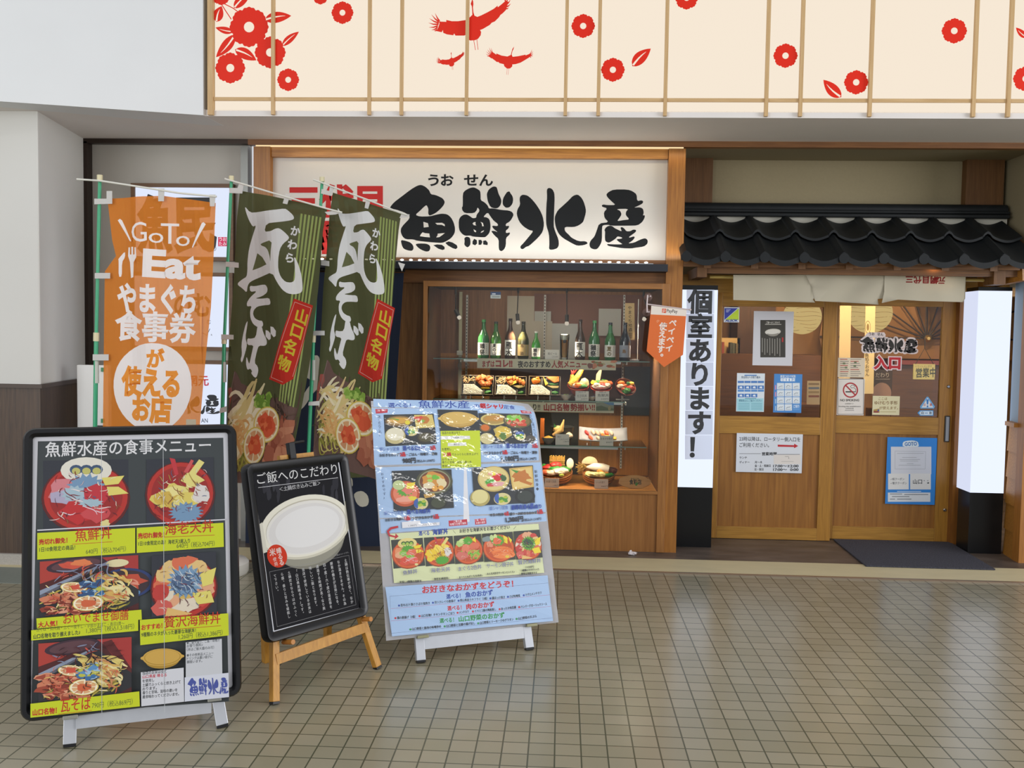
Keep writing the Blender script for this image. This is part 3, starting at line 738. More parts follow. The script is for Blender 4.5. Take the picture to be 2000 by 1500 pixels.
# ------------------------------------------------------------------ three small backlit signs on the grey panel at the left
YL = 6.9
frame_m = wood('sign_frame_wood', '5d4027', '70502f', 'x', .5)
glow = emit('backlit_white', 'e4ecff', .98)
for i, (x0, y0, x1, y1, lab) in enumerate(((258, 359, 457, 509, 'topmost of the three backlit signs, black brush characters with a red seal stamp'),
                                            (256, 532, 456, 684, 'middle of the three backlit signs, between two others behind the orange flag'),
                                            (254, 703, 455, 846, 'lowest of the three backlit signs, red and black lettering behind the orange flag'))):
    X0, X1, Z0, Z1 = rc(x0, y0, x1, y1, YL)
    e = empty('backlit_sign', ((X0 + X1) / 2, YL, Z0), lab, 'lit sign', 'backlit signs on the grey panel')
    t = .028
    MB().box(X0, X1, YL - .02, YL + .03, Z0, Z0 + t).box(X0, X1, YL - .02, YL + .03, Z1 - t, Z1).box(X0, X0 + t, YL - .02, YL + .03, Z0 + t, Z1 - t).box(X1 - t, X1, YL - .02, YL + .03, Z0 + t, Z1 - t).build('frame', frame_m, e)
    sh = Sheet((0, YL - .002, 0), mats=[glow, ink('sign_ink', .5, emission=.25)])
    sh.plate([(X0 + t, Z0 + t), (X1 - t, Z0 + t), (X1 - t, Z1 - t), (X0 + t, Z1 - t)], 'ffffff', .02, 0)
    if i == 0:
        sh.T('魚', 268, 486, 338, 486, 96, '1d1f22', .05, 1); sh.T('民', 340, 486, 424, 486, 96, '1d1f22', .05, 1)
        sh.R(426, 463, 443, 481, 'd0245a', 1)
        for t_, x, y in (('う', 427, 471), ('お', 435, 471), ('た', 427, 480), ('み', 435, 480)): sh.T(t_, x + .5, y, x + 7, y, 7.5, 'f5e6ee', .01, 1)
        sh.T('R', 415, 487.5, 419.5, 487.5, 6, '222222', 0, 1)
        c = [(417.5 + 4.5 * math.cos(k * .524), 485.5 + 4.5 * math.sin(k * .524)) for k in range(13)]; sh.line(c, .8, '222222', 1)
    elif i == 1:
        sh.T('のむ', 340, 618, 412, 618, 44, '1d2026', .03, 1)
        sh.T('む', 404, 633, 412, 633, 9, '1d2026', 0, 1); sh.line([(396, 650), (404, 655), (410, 642)], 1.2, '1d2026', 1)
        sh.T('R', 412, 656, 415, 656, 4, '333333', 0, 1)
    else:
        sh.T('三代目網元', 300, 753, 408, 753, 19, 'c81e34', .02, 1)
        logo(sh, lin_map(sh, (268, 765, 431, 768, 266, 808)), '1c2027', 'e4ecff', 1)
        sh.T('AN', 393, 826, 406, 826, 10, '22324c', .01, 1)
    sh.build('lit_face', e)

# navy cloth with white brush strokes hanging between the signs and the show window
YN = 6.8
cl = Sheet((0, YN, 0), mats=[ink('navy_cloth', .85)])
cl.grid = ((1, 0), .05); cl.disp = lambda t: .012 * math.sin(t * 16)
cl.plate_px([(480, 1074), (752, 1078), (789, 533), (484, 530)], '1a2438', .004)
for p in ([(612,694),(622,694),(626,708),(634,706),(640,697),(639,720),(630,728),(637,738),(638,760),(630,770),(626,754),(610,770),(597,792),(584,804),(582,795),(590,776),(604,754),(612,748),(604,739),(591,735),(593,726),(602,722),(598,708),(598,697)],
          [(691,966),(697,960),(708,958),(718,966),(721,978),(718,988),(706,990),(697,983)], [(681,932),(689,934),(690,950),(684,948)],
          [(655,700),(675,706),(690,730),(680,760),(660,742)], [(540,840),(575,852),(572,880),(545,872)]): cl.P(smooth_ring(p), 'b9b6a8')
cl.build('navy_cloth', label='navy blue hanging cloth with white brush strokes behind the green flags', cat='banner')
X0, X1, Z0, Z1 = rc(478, 526, 790, 533, YN)
MB().tube([(X0, YN + .02, Z1), (X1, YN + .02, Z1)], .012, 10).build('hanging_rod', black_matt, label='thin dark rod holding the navy blue cloth', cat='rod')
# white standing board behind the orange flag
Yw = 6.3
X0, X1, Z0, Z1 = rc(150, 713, 212, 833, Yw)
e = empty('white_stand_board', ((X0 + X1) / 2, Yw, 0), 'blank white standing board partly behind the orange flag', 'board')
MB().box(X0, X1, Yw, Yw + .045, .12, Z1).build('panel', mat('white_plastic', 'dfe0de', .4), e, bevel=.006)
MB().box(X0 + .03, X0 + .07, Yw - .12, Yw + .16, 0, .03).box(X1 - .07, X1 - .03, Yw - .12, Yw + .16, 0, .03).box(X0 + .03, X1 - .03, Yw + .01, Yw + .035, .02, .13).build('foot', black_matt, e)
MB().pbox(182, 831, 205, 846, Yw - .01, .01).build('clip', black_gloss, e)
for yy in (718, 818): MB().pbox(197, yy, 203, yy + 8, Yw - .008, .008).build('magnet', mat('green_magnet', '1f7a4a', .4), e)
# ------------------------------------------------------------------ show window with the plastic dishes
YG = 6.84                                     # front glass
case_wood = wood('case_wood', '8a5a2b', 'a5713a', 'z', .42)
case_wood_x = wood('case_wood_x', '8a5a2b', 'a5713a', 'x', .42)
back_wood = wood('back_wood', '7a5230', '946640', 'z', .55)
back_warm = wood('back_warm', 'a06a2c', 'b87c38', 'z', .5)
X0, X1, Z0, Z1 = rc(824, 551, 1303, 1077, YG)
CX0, CX1 = X0, X1
gx0, gx1, gz0, gz1 = rc(833, 562, 1289, 955, YG)
YBK = 7.62
sc = empty('show_window', ((X0 + X1) / 2, YG, 0), 'wooden show window cabinet with a glass front, full of sample dishes', 'show window')
zb0 = at(1200, 1077, YG)[2]
MB().box(gx0, gx1, YG, YG + .03, gz1, Z1).box(gx0, gx1, YG, YG + .03, gz0 - .022, gz0).build('frame_rail', case_wood_x, sc, bevel=.002)
MB().box(CX0, gx0, YG, YG + .035, zb0, Z1).box(gx1, CX1, YG, YG + .035, zb0, Z1).build('frame_stile', case_wood, sc, bevel=.002)
MB().box(gx0, gx1, YG + .012, YG + .03, zb0, gz0 - .022).build('base_panel', wood('base_panel_wood', '835428', '9c6b38', 'z', .4, 4), sc)
MB().box(gx0, gx1, YG + .03, YBK, gz0 - .03, gz0 - .008).build('display_floor', wood('display_floor_wood', 'a2662c', 'b87a3a', 'x', .5), sc)
MB().box(gx0 - .02, gx0, YG + .03, YBK, gz0, gz1 + .03).box(gx1, gx1 + .02, YG + .03, YBK, gz0, gz1 + .03).build('end_panel', back_wood, sc)
MB().box(gx0, gx1, YG + .035, YBK, gz1 + .012, gz1 + .03).build('ceiling_board', mat('case_top', '4a4138', .7), sc)
MB().box(gx0, gx1, YBK, YBK + .02, gz0 - .03, gz1 + .03).build('backing_board', back_wood, sc)
MB().box(gx0, gx1, YG + .014, YG + .018, gz0, gz1).build('glass_pane', glass('case_glass', (.97, .98, .97), 0, .45), sc)
MB().box(CX0, CX1, YG + .01, YG + .05, .0, zb0).build('plinth', mat('plinth_dark', '3a332c', .7), sc)
# back panels and papers
def bpanel(x0, y0, x1, y1, m, name, lab, cat, d=.006, k=0):
    X0, X1, Z0, Z1 = rc(x0, y0, x1, y1, YBK - .012 - k); X0 = max(X0, gx0 + .002); X1 = min(X1, gx1 - .002); Z0 = max(Z0, gz0)
    return MB().box(X0, X1, YBK - .012 - k, YBK - .012 - k + d, Z0, Z1).build(name, m, label=lab, cat=cat)
bpanel(836, 690, 956, 790, back_warm, 'orange_wood_panel', 'bright orange wooden panel at the back of the show window behind the left lunch box', 'panel')
bpanel(957, 716, 1218, 790, mat('maroon_curtain', '4a3a3b', .8), 'maroon_panel', 'dark maroon panel behind the lunch boxes in the show window', 'panel')
bpanel(1130, 812, 1288, 955, back_warm, 'wooden_panel', 'plain wooden panel behind the sushi plate in the show window', 'panel')
bpanel(1040, 806, 1129, 948, mat('dark_backing', '25231f', .7), 'black_panel', 'black panel behind the hotpot and the sashimi tub', 'panel')
bpanel(1219, 716, 1288, 811, mat('slate_machine', '3c444c', .4), 'blue_grey_panel', 'blue grey panel behind the tilted red bowl', 'panel')
pap = mat('pinned_paper', 'b9b09f', .8); pap2 = mat('pinned_paper_cool', 'b3b2ab', .8); pink = mat('pink_board', '7d5a4e', .8)
bpanel(1042, 575, 1288, 690, pink, 'pink_panel', 'dusty pink board at the upper back of the show window', 'panel')
for n_, (x0, y0, x1, y1, m_, lab) in enumerate((
    (990, 578, 1043, 700, pap, 'tall beige paper pinned behind the black spot lamp and the brown bottle'),
    (1044, 608, 1076, 640, pap2, 'small grey paper with a photo pinned right of the tall beige paper'),
    (1020, 627, 1078, 702, pap, 'beige paper pinned low behind the small green bottle'),
    (1078, 632, 1128, 702, pap2, 'large pale paper pinned behind the beer glass'),
    (1169, 603, 1213, 656, pap2, 'pale square paper pinned behind the second green bottle at the right'),
)): bpanel(x0, y0, x1, y1, m_, 'pinned_paper', lab, 'paper', .002, .02 + .004 * n_)
X0, X1, Z0, Z1 = rc(958, 570, 978, 583, YG + .012)
sh = Sheet((0, YG + .012, 0), mats=[paper]); sh.plate([(X0, Z0), (X1, Z0), (X1, Z1), (X0, Z1)], 'a9b0ab', .001)
sh.R(958, 570, 978, 576, '3a4a66'); sh.R(961, 573, 968, 575, 'c9cdd2'); sh.R(961, 579, 976, 580.5, '6a706c')
sh.build('glass_sticker', label='small grey and blue sticker at the top of the show window glass', cat='sticker')
# slotted rails and conduit
slot = mat('slot_dark', '2a2a2a', .5); rail_m = mat('slotted_rail_white', 'cfcfc8', .45)
for x, y0, y1, lab in ((911, 576, 800, 'white slotted shelf rail at the left of the show window'), (1063.5, 576, 720, 'white slotted shelf rail in the middle of the show window'), (1216, 576, 915, 'white slotted shelf rail at the right of the show window')):
    X0, X1, Z0, Z1 = rc(x - 1.8, y0, x + 1.8, y1, YBK - .06)
    e = empty('shelf_rail', ((X0 + X1) / 2, YBK - .06, Z0), lab, 'rail', 'slotted shelf rails')
    MB().box(X0, X1, YBK - .06, YBK - .045, Z0, Z1).build('channel', rail_m, e)
    mb = MB(); z = Z0 + .01
    while z < Z1 - .02:
        mb.box((X0 * .7 + X1 * .3), (X0 * .3 + X1 * .7), YBK - .0615, YBK - .06, z, z + .014); z += .025
    mb.build('slots', slot, e)
X0, X1, Z0, Z1 = rc(896, 570, 902, 792, 7.5)
e = empty('cable_conduit', ((X0 + X1) / 2, 7.5, Z0), 'cream cable conduit with a small box at the left of the show window', 'conduit')
cz = mat('conduit_cream', 'b9b598', .5)
MB().box(X0, X1, 7.49, 7.505, Z0, Z1).build('channel', cz, e)
MB().pbox(892, 685, 903, 694, 7.48, .03).build('junction_box', mat('junction_box', 'c9c8bc', .4), e, bevel=.003)
c0 = at(906, 714, 7.47); MB().tube([c0 + Vector((.042 * math.cos(t * .35) - .005, 0, .038 * math.sin(t * .35))) for t in range(18)], .003, 6).build('cable_loop', cz, e)

# glass shelves with white edge rails and printed strips
shelf_g = glass('shelf_glass', (.90, .95, .92), .02, .7); shelf_e = mat('shelf_edge', '7d9a8c', .2, spec=.6)
YSF = 7.0
S1 = at(1000, 701.5, YSF)[2]; S2 = at(1120, 783, YSF)[2]; S3 = at(1150, 871, YSF)[2]; S4 = gz0 - .008
for z, x0, x1, lab, rx in ((S1, 846, 1268, 'top glass shelf of the show window, carrying the bottles', ((905, 934), (1203, 1212))), (S2, 846, 1222, 'middle glass shelf of the show window, carrying the lunch boxes', ((1199, 1217),)), (S3, 846, 1266, 'lowest glass shelf of the show window, carrying the sushi plate', ((1040, 1210),))):
    a = at(x0, 740, YSF)[0]; b = at(x1, 740, YSF)[0]
    e = empty('glass_shelf', ((a + b) / 2, YSF, z - .008), lab, 'shelf', 'glass shelves')
    MB().box(a, b, YSF + .001, 7.485, z - .008, z).build('pane', shelf_g, e)
    MB().box(a, b, YSF, YSF + .0012, z - .008, z).build('edge_strip', shelf_e, e)
    for r0, r1 in rx:
        MB().box(at(r0, 740, YSF)[0], at(r1, 740, YSF)[0], YSF + .003, YSF + .02, z - .024, z - .009).build('edge_rail', mat('edge_rail', 'c4c8c6', .35, .3), e)
    for bxp in (911, 1063.5, 1216):
        xx = at(bxp, 740, 7.5)[0]; MB().box(xx - .004, xx + .004, 7.05, YBK - .05, z - .03, z - .009).build('bracket', rail_m, e)
def strip(x0, y0, x1, y1, name, lab, fill):
    sh = Sheet((0, YSF - .006, 0), mats=[paper]); X0, X1, Z0, Z1 = rc(x0, y0, x1, y1, YSF - .006)
    sh.plate([(X0, Z0), (X1, Z0), (X1, Z1), (X0, Z1)], 'd9cfae', .002); fill(sh); return sh.build(name, label=lab, cat='banner strip', group='banner strips on the shelves')
def f1(sh):
    sh.T('まずは', 942, 717, 966, 717, 12, 'a8302a', .03); sh.T('コレ!!', 968, 717, 1001, 717, 14, 'a8302a', .05)
    sh.T('夜のおすすめ', 1011, 717.5, 1075, 717.5, 12, '2a2420', .03); sh.T('人気メニュー', 1077, 718, 1146, 718, 13, 'a8302a', .03)
    A = sh.art([(1144, 703), (1203, 703), (1203, 720), (1144, 720)])
    for k in range(16):
        r = random.Random(k); A.blob(r.uniform(.05, .95), r.uniform(.2, .85), r.uniform(.05, .13), r.uniform(.12, .3), r.choice(['b5613f', 'd88a66', '8a5a50', 'c9b68a', '8d8a58', 'd9cfc0']), k, 10)
strip(932, 702, 1203, 721, 'menu_strip', 'printed strip of red and black brush lettering under the bottles', f1)
def f2(sh):
    sh.T('り!!', 1041, 801, 1055, 801, 12, '2a2420', .02); sh.T('山口名物', 1062, 802, 1112, 802, 13, 'a8302a', .04); sh.T('勢揃い!!', 1114, 802, 1162, 802, 13, 'a8302a', .03)
    A = sh.art([(1164, 786), (1199, 786), (1199, 803), (1164, 803)], '8c8f78')
    A.pg([(.4, 0), (1, 0), (1, .35), (.7, .28)], '5f86a8'); A.pg([(0, .9), (0, .5), (.3, .35), (.6, .6), (1, .7), (1, .9)], '6d735a'); A.disc(.75, .7, .08, .25, 'a89a70')
strip(900, 785.5, 1199, 804, 'menu_strip', 'printed strip of red brush lettering with a landscape under the lunch boxes', f2)

# price cards
def card(x0, y0, x1, y1, Y, lab, lines):
    X0, X1, Z0, Z1 = rc(x0, y0, x1, y1, Y)
    e = Sheet((0, Y, 0), mats=[paper]); e.plate([(X0, Z0), (X1, Z0), (X1, Z1), (X0, Z1)], 'dbd7cd', .0015)
    for (t, a, b, y, h) in lines: e.T(t, a, y, b, y, h, '3c3a36', .0)
    o = e.build('price_card', label=lab, cat='card', group='handwritten price cards')
    return o
def item_z(y, Y, x=1100): return at(x, y, Y)[2]
def card_on(x0, x1, y0, shelf, Y, lab, lines):
    """a card standing on a shelf: bottom rests on the shelf"""
    zt = at((x0 + x1) / 2, y0, Y)[2]; X0, X1 = at(x0, y0, Y)[0], at(x1, y0, Y)[0]
    e = Sheet((0, Y, 0), mats=[paper]); e.plate([(X0, shelf + .0005), (X1, shelf + .0005), (X1, zt), (X0, zt)], 'dbd7cd', .0015)
    for (t, a, b, y, h) in lines: e.T(t, a, y, b, y, h, '3c3a36', .0)
    e.build('price_card', label=lab, cat='card', group='handwritten price cards')
card_on(1065, 1092, 683, S1, 7.1, 'white price card between the small green bottle and the beer glass', [('瓶ビール', 1070, 1088, 693, 4.5), ('ございます', 1078, 1090, 698.5, 3.4)])
card_on(1124, 1150, 764, S2, 7.03, 'handwritten price card in front of the tempura bowl', [('本日の一品', 1130, 1144, 767, 2.4), ('えび天丼', 1127, 1146, 776, 5.5), ('640円', 1135, 1147, 780.5, 2.6)])
card_on(1163, 1190, 764, S2, 7.03, 'handwritten price card in front of the seafood rice bowl', [('本日の一品', 1170, 1183, 767, 2.4), ('魚鮮丼', 1167, 1189, 775, 5.5), ('640円', 1174, 1188, 780.5, 2.6)])
card_on(1085, 1112, 848, S3, 7.03, 'handwritten price card in front of the hotpot', [('魚ちり', 1089, 1096, 855, 3.5), ('しゃぶしゃぶ', 1093, 1110, 859.5, 3.6), ('1,280円', 1100, 1111, 863.5, 2.4)])
card_on(1171, 1198, 851, S3, 7.03, 'handwritten price card in front of the sushi plate', [('おまかせ寿司', 1173, 1196, 859, 4.2), ('890円', 1184, 1196, 865.5, 3)])
card_on(1064, 1092, 934, S4, 6.96, 'handwritten price card in front of the sashimi tub by the blue poster', [('お造り五品', 1067, 1086, 942.5, 4.4), ('1,480円', 1080, 1091, 949, 2.4)])
card_on(1161, 1188, 936, S4, 6.96, 'handwritten price card in front of the squid tub', [('いっか造り', 1164, 1181, 944, 4), ('980円', 1174, 1187, 951, 2.6)])

# bottles
def bottle(x, ytop, w, c, neck, lab, cap, label_fn, lc='d9d9d2', l0=.08, l1=.40, Y=7.2, gl=.12):
    p = at(x, 702, Y); zt = at(x, ytop, Y)[2]; H = zt - S1; R = (at(x + w / 2, 702, Y)[0] - p.x)
    e = empty('sake_bottle', (p.x, Y, S1), lab, 'bottle', 'bottles on the top shelf')
    m = mat('bottle_' + c, c, gl, spec=.7, coat=.5)
    pr = [(R * .9, .0), (R, .012), (R, H * .47), (R * .96, H * .53), (R * .72, H * .63), (R * .45, H * .72), (R * .34, H * .80), (R * .31, H * .90), (R * .36, H * .905), (R * .36, H * .93), (R * .30, H * .935), (R * .28, H * .95)]
    MB().lathe(pr, (p.x, Y, S1 + .0005), 28).build('glass_body', m, e, smooth=True)
    MB().lathe([(R * .33, H * .935), (R * .36, H * .94), (R * .36, H * .995), (R * .3, H)], (p.x, Y, S1), 20).build('cap', mat('cap_' + cap, cap, .35), e, smooth=True)
    if neck: MB().lathe([(R * .47, H * .715), (R * .36, H * .80), (R * .33, H * .90)], (p.x, Y, S1 + .0008), 20).build('neck_wrap', mat('wrap_' + neck, neck, .4), e, smooth=True)
    # wrapped label
    sh = Sheet((p.x, Y, S1), mats=[paper]); L = R * 1.012
    sh.disp = lambda u: (L * math.sin(max(-1.5, min(1.5, u / L))) - u, 0.0, L * math.cos(max(-1.5, min(1.5, u / L)))); sh.grid = ((1, 0), R * .12)
    sh.poly([(-R * 1.35, H * l0), (R * 1.35, H * l0), (R * 1.35, H * l1), (-R * 1.35, H * l1)], lc)
    label_fn(sh, R, H); sh.build('label', e)
    return e
def brush(sh, t, u0, v0, size, c='23211f', bold=.04):
    for i, ch in enumerate(t):
        vs, fs = glyph(ch, bold); v = v0 - i * size * 1.02
        sh.el.append(([(u0 + (x - .5) * size, v + (y - .38) * size) for x, y in vs], fs, sh.col(c), 0, sh.lay)); sh.lay += 1
def side_lines(sh, u, v0, v1, n=5, c='8a8a86'):
    for i in range(n):
        f = v0 + (v1 - v0) * (i + .5) / n; sh.Ruv(u - .0025, f - abs(v1 - v0) / n * .32, u + .0025, f + abs(v1 - v0) / n * .32, c)
def Lb(t, c='23211f', sz=.15, u=-.2):
    def f(sh, R, H):
        n = len(t); z = H * sz if n == 2 else H * .105
        brush(sh, t, R * u, H * (.24 + (n - 1) * .5 * sz * .95), z, c); side_lines(sh, R * .62, H * .12, H * .37)
    return f
bottle(944, 624, 22, '2f6b36', None, 'green sake bottle with a white label, first from the left on the top shelf', '3f8a4a', Lb('獺祭'))
bottle(968, 628, 21.5, '3c6f2c', '2f5f30', 'green sake bottle with a dark cap left of the tall brown bottle', '26302a', Lb('夏の山', sz=.11))
bottle(996, 622, 21, '3f2a1e', None, 'tall brown sake bottle right of the two green ones', '2f2622', Lb('雁木', sz=.19), l1=.46)
bottle(1021.5, 628, 22, '34331c', '2c2b18', 'dark olive sake bottle with a brown label', '2c2a1c', Lb('島 酒', '5a4626', .12), 'a08a5c', .08, .38)
bottle(1046.5, 647, 17.5, '3a8a34', None, 'smallest green sake bottle, beside the white price card', 'dfe0d8', Lb('獺祭'))
bottle(1132.5, 624, 20, '43342a', None, 'brown sake bottle just right of the beer glass', '3a302a', Lb('雁木', sz=.19), l1=.44)
bottle(1160, 626, 22, '2f6b3c', None, 'green sake bottle second to the right of the beer glass', '4a9a58', Lb('獺祭'))
bottle(1191, 630, 22, '356a3a', '39704a', 'green sake bottle with a dark cap, next to the dark blue bottle', '2a3038', Lb('夏の', '6a5a2a', .13))
bottle(1220, 630, 22, '262c34', None, 'dark blue sake bottle, last at the right of the top shelf', '2c3038', Lb('島', '7a5a3a', .15), '8c94a0')
# beer glass
p = at(1102, 702, 7.15); H = at(1102, 653, 7.15)[2] - S1
e = empty('beer_glass', (p.x, 7.15, S1), 'tall glass of amber beer with a white head', 'beer')
MB().lathe([(.027, .0005), (.028, .012), (.031, H * .2), (.036, H), (.034, H), (.029, H * .2), (.024, .016)], (p.x, 7.15, S1), 28).build('tumbler', glass('beer_glass_mat', (.95, .95, .9), .02, .9), e, smooth=True)
MB().lathe([(.024, .016), (.028, H * .2), (.0325, H * .78)], (p.x, 7.15, S1), 24).build('beer', mat('beer_amber', 'b8741a', .15, coat=.4), e, smooth=True)
MB().lathe([(.0325, H * .78), (.034, H * .985), (.02, H * 1.0)], (p.x, 7.15, S1), 24).build('foam', mat('foam', 'e6e0d2', .8), e, smooth=True)
MB().blob((p.x, 7.15 - .034, S1 + H * .72), (.013, .003, .013), 3, 0).build('emblem', mat('emblem_dark', '2a2320', .4), e, smooth=True)

# black spot lamps
for x, y0, yb, tilt, lab in ((898, 575, 622, .5, 'black spot lamp tilted to the right, far left in the show window'), (1012, 572, 632, .12, 'black spot lamp hanging above the brown bottles'),
                        (1107, 572, 634, 0, 'black spot lamp hanging above the beer glass'), (1257, 580, 625, -.6, 'black spot lamp behind the orange pennant')):
    Y = 7.16 if x != 1257 else 7.3; p0 = at(x - (8 if x == 898 else 0), y0, Y); p1 = at(x, yb, Y)
    e = empty('spot_lamp', (p0.x, Y, p0.z), lab, 'lamp', 'spot lamps in the show window')
    d = Vector((math.sin(tilt), -.25, -math.cos(tilt))).normalized(); h0 = p1 - d * .075
    MB().tube([(p0.x, Y, gz1 + .011), (p0.x, Y, p0.z)], .008, 8).tube([(p0.x, Y, p0.z), h0], .004, 8).build('stem', black_matt, e)
    MB().tube([h0, h0 + d * .055], .0145, 14).build('housing', black_matt, e, smooth=True)
    MB().tube([h0 + d * .055, h0 + d * .064, h0 + d * .078], [.013, .0165, .012], 14).build('bulb', emit('case_bulb', 'fff0dc', .62), e, smooth=True)
    spot('spot_lamp_light', h0 + d * .09, (p1.x + .25 * (1 if x < 1000 else -.3), 7.05, S2 - .1), 48, (1, .82, .6), 95, .8, .02)
for _px, _z, _e in ((935, S1 - .035, 7), (1000, S1 - .035, 7), (1065, S1 - .035, 7), (1130, S1 - .035, 7), (1180, S1 - .035, 6), (960, S3 - .03, 6), (1150, S2 - .035, 7), (1085, S2 - .035, 7), (1190, S2 - .035, 6), (1150, S3 - .03, 7), (1090, S3 - .03, 7)):
    _x = at(_px, 830, 7.1)[0]; spot('shelf_fill_light', (_x, 7.03, _z), (_x, 7.17, _z - .32), _e * .55, (1, .8, .56), 125, .6, .03)  # added fill spots without fixtures under the shelves, to brighten the dishes
for _px in (930, 1060, 1200):
    _x = at(_px, 600, 7.1)[0]; spot('case_fill_light', (_x, 6.95, gz1 - .01), (_x, 7.6, S1 + .05), 4, (1, .84, .66), 120, .7, .04)  # added fill spots without fixtures, brightening the upper back of the cabinet

# lunch boxes, propped up to face the street
tray_m = mat('lunch_tray', '2a2725', .3); tray_rim = mat('lunch_rim', '8a7a66', .35)
rice_m = mat('rice', 'e9e2d2', .7, bump=1.0, scale=160); fry = mat('fried_chicken', 'a8551c', .6, noise=.4, scale=60, bump=.8)
cutlet = mat('fried_cutlet', 'b5601c', .65, noise=.35, scale=90, bump=.9); egg_m = mat('egg_yellow', 'e2b32c', .5); green_m = mat('green_veg', '2f6b26', .5, noise=.3, scale=40)
orange_f = mat('orange_food', 'd2701f', .5, noise=.2, scale=40); salad = mat('shredded_salad', 'e0b988', .6, noise=.3, scale=90); fish_skin = mat('grilled_fish', 'a3905a', .45, noise=.4, scale=50)
lotus = mat('pale_veg', 'd9cf9a', .5)
def basis(o, deg):
    """local frame leaning back: x right, y up the tray, z out of the tray towards the street"""
    t = math.radians(deg); return Matrix.Translation(o) @ Matrix(((1, 0, 0, 0), (0, math.cos(t) * 0 + math.sin(t), -math.cos(t), 0), (0, math.cos(t), math.sin(t), 0), (0, 0, 0, 1)))
def lunch(q, lab, kind, seed):
    x0, y0, x1, y1 = q; Y = 7.08
    a = at(x0, y1, Y); b = at(x1, y1, Y); w = b.x - a.x; zt = at((x0 + x1) / 2, y0, Y + .05)[2]; h = (zt - a.z) / math.cos(math.radians(20))
    o = Vector(((a.x + b.x) / 2, Y, a.z)); M = basis(o, 20)
    e = empty('lunch_box', (o.x, Y, S2), lab, 'lunch box', 'lunch boxes on the middle shelf')
    hw = w / 2
    MB(M).box(-hw, hw, 0, h, -.012, 0).box(-hw, hw, 0, .006, 0, .02).box(-hw, hw, h - .006, h, 0, .02).box(-hw, -hw + .006, .006, h - .006, 0, .02).box(hw - .006, hw, .006, h - .006, 0, .02).build('tray', tray_m, e, bevel=.003)
    ring = [(-hw + .004, .004), (hw - .004, .004), (hw - .004, h - .004), (-hw + .004, h - .004), (-hw + .004, .004)]
    MB(M).tube([(x, y, .021) for x, y in ring], .0022, 6).box(-hw * .18, -hw * .16, h * .58, h * .97, 0, .016).box(hw * .4, hw * .43, .01, h * .3, 0, .016).build('rim', tray_rim, e)
    mb = MB(M)
    mb.prism([(-hw * .88, h * .05, 0), (hw * .33, h * .05, 0), (hw * .35, h * .22, 0), (-hw * .2, h * .54, 0), (-hw * .82, h * .54, 0)], (0, 0, 1), .02); gr = random.Random(seed)
    poly = ((-.86, .07), (.31, .07), (.31, .22), (-.22, .52), (-.8, .52))
    for k in range(170):
        y = gr.uniform(.07, .52); xm = .31 if y < .22 else .31 - (y - .22) / .30 * .53
        mb.blob((hw * gr.uniform(-.85, xm), h * y, .020 + gr.uniform(-.001, .002)), (.0055, .0028, .0028), k, 0, sub=1, M=Matrix.Rotation(gr.uniform(0, 3.1), 3, 'Z'))
    mb.build('rice', rice_m, e)
    r = random.Random(seed)
    mb = MB(M)
    for k in range(26):
        x, y = -hw * .55 + r.uniform(-.3, .3) * hw, h * .77 + r.uniform(-.13, .13) * h; t = r.uniform(0, 3.1); l = .014
        mb.tube([(x - l * math.cos(t), y - l * math.sin(t), .01 + r.uniform(0, .014)), (x, y, .016 + r.uniform(0, .014)), (x + l * math.cos(t), y + l * math.sin(t), .01 + r.uniform(0, .014))], .0018, 5)
    if kind == 2: mb = MB(M).blob((-hw * .55, h * .76, .012), (hw * .3, h * .17, .02), 5, .12).blob((-hw * .45, h * .87, .018), (hw * .13, h * .1, .016), 6, .15)
    mb.build('side_dish', orange_f if kind == 2 else salad, e, smooth=kind == 2)
    if kind == 0:
        for k, (x, y) in enumerate(((.1, .82), (.35, .87), (.72, .8), (.3, .6), (.66, .56))): MB(M).blob((hw * x, h * y, .018), (hw * .22, h * .16, .022), seed + k, .2, sub=3).build('fried_piece', fry, e, smooth=True)
        MB(M).blob((hw * .5, h * .36, .014), (hw * .3, h * .05, .012), 4, .1).build('omelette', egg_m, e, smooth=True)
    elif kind == 1:
        MB(M).blob((-hw * .1, h * .84, .02), (hw * .2, h * .14, .022), seed, .15, sub=3).blob((0, h * .66, .02), (hw * .2, h * .13, .02), seed + 3, .15, sub=3).build('fried_piece', cutlet, e, smooth=True)
        mb = MB(M)
        for k in range(4): mb.blob((hw * (.22 + .19 * k), h * (.86 - .07 * k), .022), (hw * .12, h * .17, .02), seed + k, .1, sub=3)
        mb.build('cutlet', cutlet, e, smooth=True)
        MB(M).prism([(-hw * .05, h * .5, .012), (hw * .25, h * .76, .012), (hw * .45, h * .68, .012), (hw * .2, h * .56, .012)], (0, 0, 1), .02).build('omelette', egg_m, e)
        MB(M).prism([(hw * .1, h * .5, .01), (hw * .9, h * .54, .01), (hw * .86, h * .44, .01), (hw * .5, h * .36, .01)], (0, 0, 1), .014).build('grilled_fish', fish_skin, e, bevel=.003)
    else:
        MB(M).prism([(hw * .08, h * .9, .01), (hw * .3, h * .97, .01), (hw * .9, h * .97, .01), (hw * .62, h * .64, .01)], (0, 0, 1), .022).build('fried_piece', orange_f, e, bevel=.004)
        MB(M).prism([(hw * .6, h * .64, .014), (hw * .86, h * .9, .014), (hw * .9, h * .95, .014), (hw * .9, h * .7, .014)], (0, 0, 1), .022).build('fried_piece', orange_f, e, bevel=.004)
        MB(M).prism([(-hw * .1, h * .95, .012), (hw * .22, h * .58, .012), (hw * .05, h * .5, .012)], (0, 0, 1), .02).build('omelette', egg_m, e)
